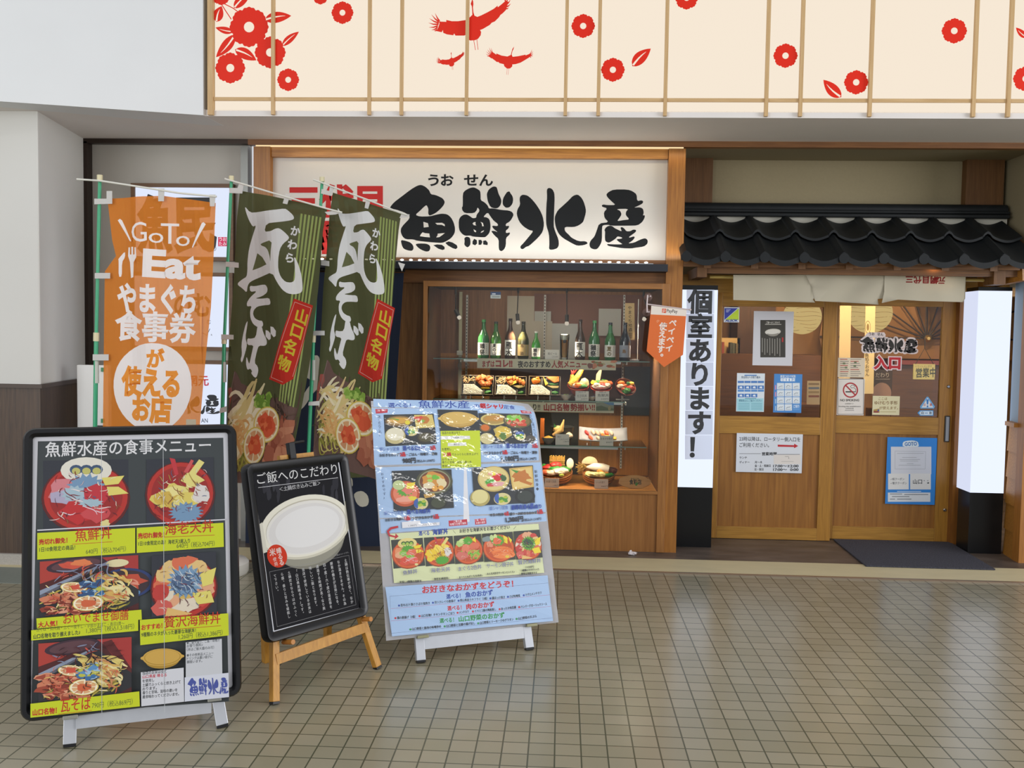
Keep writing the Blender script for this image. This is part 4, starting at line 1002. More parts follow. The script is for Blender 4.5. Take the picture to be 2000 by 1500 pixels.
        MB(M).prism([(hw * .1, h * .5, .01), (hw * .9, h * .5, .01), (hw * .86, h * .38, .01), (hw * .5, h * .36, .01)], (0, 0, 1), .014).build('grilled_fish', fish_skin, e, bevel=.003)
        MB(M).blob((hw * .55, h * .6, .012), (hw * .3, h * .06, .01), 3, .2).build('green_leaf', green_m, e, smooth=True)
    MB(M).blob((hw * .66, h * .15, .012), (hw * .2, h * .09, .014), seed, .25).build('pickles', green_m, e, smooth=True)
    mb = MB()
    for s_ in (-.4, .35): mb.tube([(o.x + hw * s_, Y - .015, S2), (o.x + hw * s_, Y - .012, o.z + .004), (o.x + hw * s_, Y + .02, o.z - .003)], .0025, 6).tube([(o.x + hw * s_, Y - .015, S2 + .0025), (o.x + hw * s_, Y + .1, S2 + .0025), (o.x + hw * s_, Y + .07, o.z + h * .6)], .0025, 6)
    mb.build('wire_stand', mat('clear_stand', 'c9c9c4', .15, .2), e)
lunch((900, 734, 963.5, 772), 'leftmost of the three lunch boxes, with fried chicken pieces', 0, 11)
lunch((966, 736, 1028, 772.5), 'middle lunch box with a sliced fried cutlet and grilled fish', 1, 23)
lunch((1032, 736, 1094.5, 773), 'rightmost of the three lunch boxes, with orange fried triangles and grilled fish', 2, 37)

# bowls
red_lacquer = mat('red_lacquer', '9a2f1c', .25, coat=.4); tempura = mat('tempura_batter', 'e0ad3c', .65, noise=.2, scale=90, bump=.9); shrimp_tail = mat('shrimp_tail', 'c8342a', .4)
salmon_m = mat('salmon', 'd9653c', .4, noise=.2, scale=40); tuna_m = mat('tuna', 'b8302c', .35, noise=.2, scale=30); white_fish = mat('white_fish', 'e0c9ae', .4, noise=.1, scale=30); porcelain = mat('porcelain', 'c9c4b4', .25)
navy_glaze = mat('navy_glaze', '4a5a94', .25); shell_m = mat('scallop_shell', 'dcc9a4', .5, bump=.3, scale=60)
def bowl_prof(R, H): return [(R * .42, 0), (R * .46, H * .1), (R * .8, H * .45), (R, H), (R * .95, H), (R * .72, H * .45), (R * .3, H * .2)]
def small_dish(x, ybase, r, lab, inside):
    Y = 7.1; p = at(x, ybase, Y); R = r * Y / F; e = empty('small_dish', (p.x, Y, S2), lab, 'dish', 'small pickle dishes')
    MB().lathe(bowl_prof(R, R * .9), (p.x, Y, S2 + .0005), 24).build('dish', porcelain, e, smooth=True)
    MB().lathe([(R * .94, R * .90), (R * .985, R * .93), (R * .90, R * .91)], (p.x, Y, S2), 24).build('blue_rim', navy_glaze, e, smooth=True)
    MB().blob((p.x - R * .2, Y - .01, S2 + R * .75), (R * .35, R * .4, R * .25), 3, .2).blob((p.x + R * .3, Y - .01, S2 + R * .75), (R * .3, R * .35, R * .22), 4, .2).build('pickles', inside, e, smooth=True)
small_dish(1105.5, 782, 11.5, 'small blue and white dish of green pickles right of the lunch boxes', mat('light_pickles', '8aa03c', .5))
small_dish(1156, 782, 8.5, 'small pale dish of dark pickles between the two price cards', mat('dark_pickles', '3f4a3f', .5))
# tempura bowl
p = at(1129, 775, 7.13); R = 21.5 * 7.13 / F; T = Matrix.Rotation(math.radians(22), 4, 'X')
e = empty('tempura_bowl', (p.x, 7.13, S2), 'red bowl of golden tempura with upright shrimp tails', 'rice bowl')
c = Vector((p.x, 7.13, S2 + .05))
MB().lathe(bowl_prof(R, R * .95), c + Vector((0, 0, -.012)), 32, M=T).build('bowl', red_lacquer, e, smooth=True)
MB().lathe([(.02, 0), (.03, .03), (.045, .055)], (p.x, 7.15, S2 + .0005), 20).build('stand', mat('clear_stand', 'c9c9c4', .15, .2), e, smooth=True)
def TP(x, y, z): return c + T @ Vector((x * R, y * R, z * R))
MB().tube([TP(-.8, -.3, .95), TP(-.3, 0, 1.3), TP(.1, .3, 1.8), TP(.35, .6, 2.15)], [.022, .024, .02, .014], 12).build('tempura_shrimp', tempura, e, smooth=True)
MB().tube([TP(-.6, .5, .9), TP(-.55, .6, 1.3), TP(-.6, .65, 1.55)], [.02, .018, .012], 10).build('tempura_shrimp', tempura, e, smooth=True)
for b_, ks in ((TP(.35, .6, 2.15), (-.5, -.1, .3, .8)), (TP(-.6, .65, 1.55), (-.6, -.1, .4))):
    mb = MB()
    for k in ks: mb.tube([b_, b_ + Vector((.02 * k + .012, 0, .02)), b_ + Vector((.045 * k + .018, 0, .036))], [.006, .007, .002], 8)
    mb.build('shrimp_tail', shrimp_tail, e, smooth=True)
MB().blob(TP(.55, -.1, 1.1), (.032, .02, .034), 3, .12, sub=3).build('lotus_root', lotus, e, smooth=True)
MB().blob(TP(0, -.45, 1.0), (.028, .022, .02), 8, .2, sub=3).build('carrot_tempura', orange_f, e, smooth=True)
MB().blob(TP(.4, -.5, .95), (.03, .02, .015), 8, .2, sub=3).build('green_leaf', green_m, e, smooth=True)
MB().blob(TP(0, .1, .75), (R * .8, R * .8, R * .3), 1, .08, sub=3).build('rice', rice_m, e, smooth=True)
# seafood rice bowl
p = at(1173.5, 775, 7.13); R = 21 * 7.13 / F; c = Vector((p.x, 7.13, S2 + .045))
e = empty('seafood_bowl', (p.x, 7.13, S2), 'bowl of raw fish on rice with an upright pale wedge, right of the tempura bowl', 'rice bowl')
MB().lathe(bowl_prof(R, R * .9), c + Vector((0, 0, -.01)), 32, M=T).build('bowl', red_lacquer, e, smooth=True)
MB().lathe([(.02, 0), (.03, .03), (.045, .05)], (p.x, 7.15, S2 + .0005), 20).build('stand', mat('clear_stand', 'c9c9c4', .15, .2), e, smooth=True)
MB().blob(TP(0, .1, .75), (R * .8, R * .8, R * .3), 1, .08, sub=3).build('rice', rice_m, e, smooth=True)
MB().prism([TP(-.5, .7, 1.0), TP(-.45, .75, 1.7), TP(-.05, .85, 2.3), TP(.05, .8, 2.2), TP(-.1, .75, 1.0)], (0, 1, 0), .008).build('pale_wedge', shell_m, e)
for k, (x, y, m_, nm) in enumerate(((-.65, .2, egg_m, 'omelette'), (-.25, .3, green_m, 'cucumber'), (.1, .2, salmon_m, 'salmon_slice'), (.4, .25, orange_f, 'salmon_roe'), (.7, .1, salmon_m, 'salmon_slice'), (.2, -.3, tuna_m, 'tuna_slice'), (-.4, -.3, white_fish, 'white_fish_slice'), (.55, -.35, white_fish, 'white_fish_slice'), (.3, .5, green_m, 'cucumber'))):
    MB().blob(TP(x, y, 1.08), (R * .32, R * .22, R * .2), 50 + k, .18, sub=3).build(nm, m_, e, smooth=True)
# tilted red bowl
p = at(1216, 779, 7.2); R = 21 * 7.2 / F; T = Matrix.Rotation(math.radians(48), 4, 'X') @ Matrix.Rotation(math.radians(16), 4, 'Y'); c = Vector((p.x, 7.24, S2 + .055))
e = empty('tilted_bowl', (p.x, 7.2, S2), 'dark red lacquer bowl tipped forward to show cooked shrimp and greens', 'rice bowl')
MB().lathe(bowl_prof(R, R * .9), c, 32, M=T).build('bowl', mat('dark_red_lacquer', '6b2a1e', .25, coat=.4), e, smooth=True)
MB().tube([(p.x, 7.3, S2 + .001), (p.x, 7.3, S2 + .05), (p.x, 7.26, S2 + .06)], .006, 8).tube([(p.x - .05, 7.22, S2 + .003), (p.x + .05, 7.22, S2 + .003), (p.x, 7.3, S2 + .003)], .003, 6).build('stand', mat('clear_stand', 'c9c9c4', .15, .2), e)
for k, (x, y, m_, nm, s_) in enumerate(((-.45, .35, orange_f, 'shrimp', .3), (-.55, -.05, white_fish, 'scallop', .28), (-.1, .1, salmon_m, 'salmon_slice', .25), (.1, -.45, green_m, 'cucumber', .4), (.45, -.1, red_lacquer, 'tuna_slice', .4), (.3, .45, green_m, 'green_leaf', .22), (.55, .5, egg_m, 'omelette', .25), (-.2, -.3, mat('roe', 'b5461c', .3), 'roe', .2))):
    MB().blob(c + T @ Vector((x * R, y * R, R * .88)), (R * s_, R * s_ * .7, R * s_ * .7), 70 + k, .18, sub=3).build(nm, m_, e, smooth=True)

# hotpot set on the lowest shelf
p = at(1098, 870, 7.2)
e = empty('hotpot', (p.x, 7.2, S3), 'dark glass pot filled with pale slices and a green leaf, behind its price card', 'pot')
R = 22 * 7.2 / F; H = at(1098, 833, 7.2)[2] - S3
MB().lathe([(R * .7, .0005), (R * .85, H * .3), (R, H), (R * .95, H), (R * .8, H * .3), (R * .6, .01)], (p.x, 7.2, S3), 28).build('pot', mat('smoked_glass', '3a332a', .1, coat=.5), e, smooth=True)
MB().lathe([(R * .98, H - .004), (R * 1.06, H), (R * .96, H + .004)], (p.x, 7.2, S3), 28).build('rim', steel, e, smooth=True)
MB().blob((p.x - .02, 7.14, S3 + H * .85), (.05, .03, .03), 2, .15, sub=3).tube([(p.x - .07, 7.13, S3 + H * .5), (p.x - .01, 7.12, S3 + H * .85), (p.x + .01, 7.12, S3 + H * 1.5)], [.012, .022, .004], 10).build('pale_slice', mat('pale_slices', 'd6b06a', .5), e, smooth=True)
MB().prism([(p.x - .06, 7.125, S3 + H * .6), (p.x - .065, 7.125, S3 + H * 1.25), (p.x - .02, 7.125, S3 + H * .8)], (0, 1, 0), .004).build('green_leaf', green_m, e)
MB().blob((p.x + .05, 7.13, S3 + H * .5), (.03, .025, .022), 4, .15, sub=3).build('dumpling', white_fish, e, smooth=True)
p = at(1071, 870, 7.08); R = 13 * 7.08 / F
e = empty('dipping_bowl', (p.x, 7.08, S3), 'small grey bowl with yellow garnish left of the hotpot', 'bowl')
MB().lathe(bowl_prof(R, R * .95), (p.x, 7.08, S3 + .0005), 24).build('bowl', mat('grey_glaze', '6f7070', .35), e, smooth=True)
MB().blob((p.x, 7.08, S3 + R * .95), (R * .7, R * .6, R * .25), 4, .25).build('garnish', mat('yellow_garnish', 'c79a3c', .5), e, smooth=True)
X0, X1, Z0, Z1 = rc(1055, 818, 1063, 858, 7.1)
MB().box(X0, X1, 7.1, 7.16, S3 + .0005, Z1).build('orange_menu_book', mat('orange_cover', 'c86a24', .45), label='upright orange menu book at the left of the lowest shelf', cat='book', bevel=.002)
# sushi plate
e = empty('sushi_plate', (at(1178, 862, 7.1)[0], 7.1, S3), 'pale blue grey rectangular plate of assorted sushi', 'sushi')
a = at(1131, 858, 7.06); b = at(1226, 850, 7.06); M = basis(Vector(((a.x + b.x) / 2, 7.06, S3 + .018)), 52); hw = (b.x - a.x) / 2; h = .14
plate_m = mat('crackle_plate', '9fa0a8', .35, noise=.1, scale=60)
mb = MB(M); g = []
N_ = 12
for j in range(5):
    for i in range(N_ + 1):
        x = -hw + 2 * hw * i / N_; g.append((x, h * j / 4, .01 * (abs(i - 6) / 6) ** 2 * 1.6 + (.012 if j in (0, 4) else 0)))
fs = [(j * (N_ + 1) + i, j * (N_ + 1) + i + 1, (j + 1) * (N_ + 1) + i + 1, (j + 1) * (N_ + 1) + i) for j in range(4) for i in range(N_)]
mb.add(g, fs); pl_ = mb.build('plate', plate_m, e, smooth=True); sd = pl_.modifiers.new('thick', 'SOLIDIFY'); sd.thickness = .006; sd.offset = -1
MB().tube([(a.x + .06, 7.04, S3 + .001), (a.x + .06, 7.05, S3 + .016)], .003, 6).tube([(b.x - .06, 7.04, S3 + .001), (b.x - .06, 7.05, S3 + .016)], .003, 6).tube([(a.x + .09, 7.16, S3 + .001), (a.x + .09, 7.14, S3 + .07)], .003, 6).build('wire_stand', mat('clear_stand', 'c9c9c4', .15, .2), e)
for k, (x, y, m_, nm) in enumerate(((-.68, .62, tuna_m, 'tuna_nigiri'), (-.42, .66, white_fish, 'white_nigiri'), (-.24, .62, white_fish, 'white_nigiri'), (-.06, .62, white_fish, 'squid_nigiri'), (.14, .64, salmon_m, 'salmon_nigiri'), (.34, .64, white_fish, 'white_nigiri'), (-.52, .22, salmon_m, 'salmon_nigiri'), (-.2, .2, white_fish, 'squid_nigiri'), (.0, .42, orange_f, 'roe_nigiri'), (.16, .3, egg_m, 'omelette_nigiri'), (.44, .2, egg_m, 'omelette_nigiri'))):
    t = Matrix.Rotation(-.6, 3, 'Z')
    if m_ is egg_m: MB(M).box(hw * x - .018, hw * x + .018, h * y - .012, h * y + .014, .006, .03).build(nm, m_, e, bevel=.004)
    else: MB(M).blob((hw * x, h * y, .018), (.013, .028, .016), 30 + k, .06, sub=3, M=Matrix.Rotation(.5, 3, 'Z')).build(nm, m_, e, smooth=True)

# round wooden sashimi tubs on the display floor
tub_m = wood('tub_wood', '6b3f1e', '84532a', 'x', .4); hoop = mat('tub_hoop', 'a8682c', .4); shiso = mat('shiso_green', '2f7a28', .5, noise=.25, scale=50)
def tub(px_, py_, r, Y, lab):
    p = at(px_, py_, Y); R = r * Y / F; e = empty('sashimi_tub', (p.x, Y, S4), lab, 'sashimi', 'round wooden sashimi tubs')
    T = Matrix.Rotation(math.radians(19), 4, 'X'); c = Vector((p.x, Y, S4 + .88 * R * math.sin(math.radians(19)) + .004))
    tb_ = MB().lathe([(R * .88, 0), (R * .92, .01), (R, .06), (R * .95, .06), (R * .9, .03), (R * .3, .028)], c, 36, M=T).build('tub', tub_m, e, smooth=True)
    MB().lathe([(R * .93, .014), (R * .965, .017), (R * .955, .026), (R * .94, .024)], c, 36, M=T).lathe([(R * .965, .038), (R * 1.0, .041), (R * .99, .049), (R * .97, .047)], c, 36, M=T).build('hoop', hoop, tb_, smooth=True)
    mb = MB()
    for s_ in (-.5, .5): mb.tube([(p.x + R * s_, Y - R * .6, S4 + .001), (p.x + R * s_, Y - R * .6, c.z - R * .18)], .003, 6).tube([(p.x + R * s_, Y + R * .7, S4 + .001), (p.x + R * s_, Y + R * .7, c.z + R * .2)], .003, 6)
    mb.build('wire_stand', mat('clear_stand', 'c9c9c4', .15, .2), e)
    return e, c, T, R
e, c, T, R = tub(1085, 933, 33, 7.16, 'wooden tub of red and white sashimi with a little bamboo fence')
def TQ(x, y, z=.06): return c + T @ Vector((x * R, y * R, z))
mb = MB()
for k in range(15):
    x = -.35 + k * .06; mb.tube([TQ(x, .45, .05), TQ(x + .02 * math.sin(k), .5, .155 + .006 * math.sin(k * 2.3))], .0045, 7)
mb.tube([TQ(-.4, .43, .085), TQ(.55, .43, .085)], .003, 6).tube([TQ(-.4, .44, .12), TQ(.55, .44, .12)], .003, 6)
mb.build('bamboo_fence', mat('bamboo_sticks', 'a8843c', .5, noise=.3, scale=60), e)
MB().blob(TQ(.85, .25, .11), (.028, .01, .042), 2, .03, sub=3).build('clam_shell', mat('pale_shell', 'dccbb2', .4), e, smooth=True)
for k, (x, y, z, s_, m_, nm) in enumerate(((-.45, .2, .075, .045, tuna_m, 'tuna_slice'), (.0, .32, .09, .05, tuna_m, 'tuna_slice'), (-.15, .05, .07, .02, egg_m, 'chrysanthemum'), (-.1, .15, .068, .06, shiso, 'shiso_leaf'), (.5, .1, .068, .05, shiso, 'shiso_leaf'), (-.7, .35, .075, .035, shiso, 'shiso_leaf'), (-.55, -.35, .07, .045, salmon_m, 'salmon_slice'), (-.3, -.4, .07, .045, white_fish, 'white_fish_slice'), (.15, -.3, .075, .05, white_fish, 'white_fish_slice'), (.45, -.2, .075, .045, white_fish, 'white_fish_slice'), (.35, -.6, .066, .02, mat('lime', '9aa83c', .4), 'lime'))):
    MB().blob(TQ(x, y, z), (s_, s_ * .7, s_ * .5), 90 + k, .15, sub=3).build(nm, m_, e, smooth=True)
e, c, T, R = tub(1169, 938, 32, 7.16, 'wooden tub with a whole pale squid and a scallop shell, right of the sashimi tub')
MB().prism([TQ(-.55 + .5 * math.cos(t * .314) * 1.0, .45, .1 + .062 * math.sin(t * .314)) for t in range(11)], (0, 1, 0), .008).build('scallop_shell', shell_m, e)
MB().tube([TQ(-.75, .25, .085), TQ(-.3, .15, .095), (TQ(.2, .05, .095)), TQ(.6, 0, .085)], [.006, .03, .034, .03], 12).build('squid', mat('squid', 'ddd2c2', .35), e, smooth=True)
mb = MB()
for k in range(14):
    r = random.Random(k); y = r.uniform(-.2, .2); mb.tube([TQ(-.7, .25, .085), TQ(-1.0, .2 + y, .085 + r.uniform(-.02, .03)), TQ(-1.35 + r.uniform(-.1, .15), .2 + y * 2, .075 + r.uniform(-.03, .05))], .0022, 5)
mb.build('straw_tuft', mat('straw', '9a7a38', .6), e)
mb = MB()
for k in range(4): mb.blob(TQ(-.6 + .27 * k, -.42, .068), (.034, .026, .02), 20 + k, .18, sub=3)
mb.build('squid_slices', mat('squid_slices', 'd8d08a', .4), e, smooth=True)
MB().blob(TQ(.1, -.2, .08), (.03, .018, .015), 9, .2, sub=3).blob(TQ(.45, -.35, .07), (.026, .018, .014), 10, .2, sub=3).build('roe', mat('roe_orange', 'd8862c', .35), e, smooth=True)
MB().blob(TQ(.75, .1, .07), (.045, .035, .024), 11, .2, sub=3).build('squid_legs', mat('dark_squid', '7a4438', .35), e, smooth=True)
MB().blob(TQ(.6, -.4, .066), (.036, .022, .014), 12, .2, sub=3).blob(TQ(.05, .45, .08), (.05, .03, .02), 13, .2, sub=3).build('shiso_leaf', shiso, e, smooth=True)
# oval wooden plaque
Y = 7.0; p = at(1239.5, 941, Y); a_ = (at(1271, 941, Y)[0] - at(1208, 941, Y)[0]) / 2; zc = S4 + .052
sh = Sheet((p.x, Y, zc), U=(1, 0, 0), V=(0, .25, .97), mats=[paper, wood('plaque_wood', 'b98a4c', 'cfa264', 'x', .5)])
sh.plate([(a_ * math.cos(t * .1309) * (1 + .04 * math.sin(t)), .048 * math.sin(t * .1309)) for t in range(48)], 'c9a264', .012, 1)
sh.T('やまぐち', 1232, 937, 1248, 937, 3.5, '3a4a30', .02); sh.T('食彩店', 1229, 946, 1253, 946, 9, '3a3a2c', .03); sh.P(smooth_ring([(1240, 945), (1245, 941), (1246, 946), (1242, 950)]), '4a8a3a')
sh.build('oval_plaque', label='oval wooden plaque with dark brush lettering on the floor of the show window', cat='plaque')
# clear acrylic stand with a brochure, at the right of the top shelf
X0, X1, Z0, Z1 = rc(1217, 584, 1246, 700, 7.3)
e = empty('brochure_stand', ((X0 + X1) / 2, 7.3, S1), 'narrow clear stand holding a beige lettered cloth at the right of the top shelf', 'stand')
MB().tube([(X1, 7.3, S1 + .001), (X1, 7.3, Z1)], .0035, 8).box(X0, X1 + .01, 7.26, 7.34, S1 + .0005, S1 + .006).build('pole', mat('clear_stand', 'c9c9c4', .15, .2), e)
sh = Sheet((0, 7.29, 0), mats=[paper]); sh.plate_px([(1220, 664), (1240, 664), (1239, 592), (1221, 592)], 'ab9468', .002); sh.VT('やまぐち地酒', 1230, 597, 1231, 648, 8, '3a3020', .01)
for k in range(6): sh.R(1228, 650 + k * 2, 1235, 651 + k * 2, '6a5a3c')
sh.build('lettered_cloth', e)
# orange pennant on its bracket
Yp = 6.66
p = empty('payment_pennant', (at(1300, 660, Yp)[0], Yp, at(1300, 718, Yp)[2]), 'orange pennant with white lettering on a suction cup arm', 'pennant')
sh = Sheet((0, Yp, 0), mats=[gloss]); sh.plate_px([(1272, 597), (1341, 605), (1334, 693), (1297, 717), (1263, 686)], 'd8661c', .002)
sh.P([(1271, 614), (1339.5, 617.5), (1341, 605), (1272, 597)], 'e2d8cc')
sh.P(rot_rect(1297, 607, 8, 8.5, 3), 'd1522a'); sh.line([(1295, 611), (1295.6, 604.5), (1299, 605), (1298.6, 608), (1295.4, 608)], 1.1, 'f0e0d4')
sh.T('PayPay', 1302, 610.5, 1323, 612, 8, '3a3430', .015)
sh.VT('ペイペイ', 1315.5, 622, 1305.5, 688, 15, 'e9ddd2', .03); sh.VT('使えます。', 1296, 630, 1288.5, 704, 15.5, 'e9ddd2', .035)
sh.line([(1283, 630), (1288, 626), (1285, 625), (1282, 628)], .8, 'f0b488')
sh.build('flag', p)
a = at(1265, 576, Yp); w0 = at(1264, 610, Yp); b = at(1348, 605, Yp); j = at(1263.5, 594, Yp)
MB().tube([a, j, w0], .005, 8).tube([j, b], .0045, 8).blob(tuple(b), .009, 1, 0).build('arm', mat('arm_pink_white', 'cbbcbc', .35), p, smooth=True)
for q in (at(1267, 580, 6.8), at(1264, 610, 6.8)):
    MB().lathe([(.008, -.06), (.008, -.03), (.016, -.02), (.03, 0)], (q.x, YG + .0135, q.z), 20, M=Matrix.Rotation(math.radians(-90), 4, 'X')).build('suction_cup', mat('suction_clear', 'a88c84', .12, trans=.5), p, smooth=True)
    MB().tube([(q.x, YG - .05, q.z), (q.x, Yp, q.z)], .005, 8).build('cup_stem', mat('arm_pink_white', 'cbbcbc', .35), p)
# ------------------------------------------------------------------ entrance recess
XR = at(1962, 400, 7.5)[0]
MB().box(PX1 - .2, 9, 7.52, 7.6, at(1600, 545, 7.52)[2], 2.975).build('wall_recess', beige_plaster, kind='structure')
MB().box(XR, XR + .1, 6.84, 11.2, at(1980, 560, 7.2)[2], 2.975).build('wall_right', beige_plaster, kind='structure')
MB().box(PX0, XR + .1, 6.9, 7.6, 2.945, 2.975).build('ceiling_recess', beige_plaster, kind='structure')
X0, X1, Z0, Z1 = rc(1336, 303, 1392, 400, 7.44)
MB().box(X0 - .1, X1, 7.44, 7.54, Z0 - .2, 2.945).build('trim_10', post_v, kind='structure')
X0, X1, Z0, Z1 = rc(1887, 305, 1961, 402, 7.44)
MB().box(X0, X1, 7.44, 7.54, Z0 - .2, 2.945).build('trim_11', post_v, kind='structure')

# pent roof of dark clay tiles over the door
tile_m = mat('roof_tile', '1c1f21', .5, noise=.25, scale=14, bump=.1, spec=.25)
YR0, YR1 = 7.34, 6.74                         # ridge side, eave side
zr = at(1600, 428, YR0)[2]; ze = at(1600, 503, YR1)[2]
xl = at(1331, 480, YR1)[0]; TW = .272; NT = 9
rf = empty('tiled_canopy', (xl + TW * NT / 2, 7.0, ze), 'small pent roof of black clay tiles above the entrance doors', 'roof')
def roof_tile(ix, course):
    """one pan tile with a rounded roll at its left, lying on the slope"""
    y0, z0 = (YR0, zr) if course == 0 else ((YR0 + YR1) / 2 + .03, (zr + ze) / 2 + .012)
    y1, z1 = ((YR0 + YR1) / 2 - .03, (zr + ze) / 2 + .014) if course == 0 else (YR1, ze)
    n = 16; vs = []; fs = []; th = .018
    xa_ = xl + ix * TW - (.0 if course else .0)
    def prof(f):
        if f < .26: return .034 * math.sin(math.pi * f / .26)
        g = (f - .26) / .74; return -.030 * math.sin(math.pi * g)
    rows = 5
    for j in range(rows + 1):
        t = j / rows; y = y0 + (y1 - y0) * t; z = z0 + (z1 - z0) * t + .006 * t
        for i in range(n + 1):
            f = i / n; vs.append((xa_ + f * TW * 1.012, y, z + prof(f)))
    b = len(vs)
    for j in range(rows + 1):
        t = j / rows; y = y0 + (y1 - y0) * t; z = z0 + (z1 - z0) * t + .006 * t
        for i in range(n + 1):
            f = i / n; vs.append((xa_ + f * TW * 1.012, y, z + prof(f) - th - (.022 if course and j == rows else 0)))
    w = n + 1
    for j in range(rows):
        for i in range(n):
            fs.append((j * w + i, j * w + i + 1, (j + 1) * w + i + 1, (j + 1) * w + i)); fs.append((b + j * w + i, b + (j + 1) * w + i, b + (j + 1) * w + i + 1, b + j * w + i + 1))
    for i in range(n):
        fs.append((rows * w + i, rows * w + i + 1, b + rows * w + i + 1, b + rows * w + i)); fs.append((i, b + i, b + i + 1, i + 1))
    for j in range(rows):
        fs.append((j * w, (j + 1) * w, b + (j + 1) * w, b + j * w)); fs.append((j * w + n, b + j * w + n, b + (j + 1) * w + n, (j + 1) * w + n))
    mb = MB().add(vs, fs)
    if course: mb.tube([(xa_ + TW * .13, y1 + .02, z1 - .002), (xa_ + TW * .13, y1 - .012, z1 - .004)], .036, 16)
    return mb.build('roof_tile', tile_m, rf, smooth=True)
for c_ in (0, 1):
    for i in range(NT): roof_tile(i, c_)
X0 = xl + .03; X1 = at(1968, 410, 7.36)[0]
zt = at(1600, 403, 7.36)[2]; zb_ = at(1600, 425, 7.36)[2]
MB().box(X0, X1, 7.31, 7.46, zb_, zb_ + .028).box(X0, X1 + .01, 7.33, 7.46, zb_ + .033, zb_ + .055).build('ridge_course', tile_m, rf, bevel=.008)
MB().tube([(X0, 7.40, zb_ + .07), (X1 + .005, 7.40, zb_ + .07)], .042, 18).build('ridge_cap', tile_m, rf, smooth=True)
MB().box(X0, X1, 7.36, 7.45, zr - .12, zb_ + .002).build('ridge_mortar', mat('mortar_white', 'c4c1b4', .8), rf)
# timber of the canopy
def slope_board(x0, x1, y0, y1, off, th):
    k = (zr - ze) / (YR0 - YR1); z = lambda y: ze + (y - YR1) * k - off
    return MB().add([(x0, y0, z(y0)), (x1, y0, z(y0)), (x1, y1, z(y1)), (x0, y1, z(y1)), (x0, y0, z(y0) - th), (x1, y0, z(y0) - th), (x1, y1, z(y1) - th), (x0, y1, z(y1) - th)], [(0, 1, 2, 3), (7, 6, 5, 4), (0, 4, 5, 1), (1, 5, 6, 2), (2, 6, 7, 3), (3, 7, 4, 0)])
slope_board(xl + .06, xl + TW * NT, YR1 + .05, YR0 + .1, .055, .015).build('roof_boards', old_wood_x, rf)
k_ = (zr - ze) / (YR0 - YR1)
for i in range(8):
    x = xl + .17 + i * .33
    slope_board(x, x + .05, YR1 + .07, YR0 + .1, .071, .045).build('rafter', post_v, rf)
X0, X1, Z0, Z1 = rc(1338, 508, 1998, 524, 6.86)
MB().box(PX1 + .0, at(1998, 515, 6.8)[0], 6.84, 6.87, Z0 - .002, Z1 - .012).build('eave_board', old_wood_x, rf)
X0, X1, Z0, Z1 = rc(1381, 524, 1940, 537, 6.9)
MB().box(X0, at(1990, 530, 6.9)[0], 6.9, 6.955, Z0, Z1).build('beam', old_wood_x, rf)
X0, X1, Z0, Z1 = rc(1362, 521, 1381, 541, 6.88)
MB().box(X0, X1, 6.88, 7.45, Z0, Z1).build('bracket_arm', post_v, rf)
X0, X1, Z0, Z1 = rc(1939, 519, 1962, 556, 6.9)
MB().box(X0, X1, 6.88, 7.05, Z0, Z1).build('bracket_arm', post_v, rf)
pa = at(1915, 553, 7.3); pb = at(2003, 534, 6.86)
MB().beam(pa, pb, .05, .10).build('eave_beam', orange_x, rf)
spot('canopy_downlight', (at(1835, 515, 6.97)[0], 7.06, at(1835, 517, 7.06)[2]), (at(1835, 600, 6.97)[0], 6.99, .8), 6, (1, .72, .42), 130, .9, .02)
bulb('canopy_glow', (at(1835, 516, 6.8)[0], 6.885, at(1835, 517, 6.85)[2] - .002), .35, (1, .6, .3), .01)

# short door curtain on its pole
cloth_m = ink('noren_cloth', .9, translucent=.25)
nr = empty('door_curtain', (at(1660, 590, 7.03)[0], 7.03, at(1660, 590, 7.03)[2]), 'off white folded half curtain hanging over the entrance doors', 'curtain')
for k, pts in enumerate(([(1432, 537), (1573, 537), (1585, 560), (1590, 582), (1588, 585), (1592, 591), (1432, 586)], [(1570, 537), (1737, 538), (1735, 560), (1735, 582), (1714, 584), (1716, 595), (1640, 590), (1592, 588), (1580, 560)], [(1728, 538), (1887, 538), (1886, 583), (1882, 590), (1800, 588), (1755, 585), (1722, 592), (1727, 570)])):
    cl = Sheet((0, 6.988 + (.02 if k == 1 else 0), 0), mats=[cloth_m]); cl.grid = ((1, -.85 if k == 1 else .12), .02)
    cl.disp = lambda t, k=k: .006 * math.sin(t * 13 + k) + (.009 if k == 1 else .004) * math.sin(t * 27 + k * 2)
    cl.plate_px(pts, 'c9c2ae', .003)
    if k == 2:
        for i, (ch, x) in enumerate(zip('三代目網元', (1776, 1792, 1808, 1824, 1838))):
            vs, fs = glyph(ch, .04); s_ = cl.scale(1800, 545) * 15; o = Vector(cl.px(x, 546 + i * .5))
            q = [(o.x - (gx - .5) * s_, o.y - (gy - .38) * s_) for gx, gy in vs]
            top = cl.px(x, 538.5)[1]; q = [(a_, min(b_, top)) for a_, b_ in q]
            cl.el.append((q, fs, cl.col('8e2a28'), 0, cl.lay)); cl.lay += 1
    cl.build('cloth_panel', nr, smooth=True)
a = at(1386, 541, 7.04); b = at(1934, 541, 7.04)
mb = MB().tube([(a.x, 7.04, a.z), (b.x, 7.04, a.z)], .011, 12)
for x in range(6): mb.tube([(a.x + .2 + x * .35, 7.04, a.z), (a.x + .208 + x * .35, 7.04, a.z)], .013, 12)
mb.build('bamboo_pole', mat('bamboo', 'b39a54', .4, noise=.15, scale=9), nr, smooth=True)

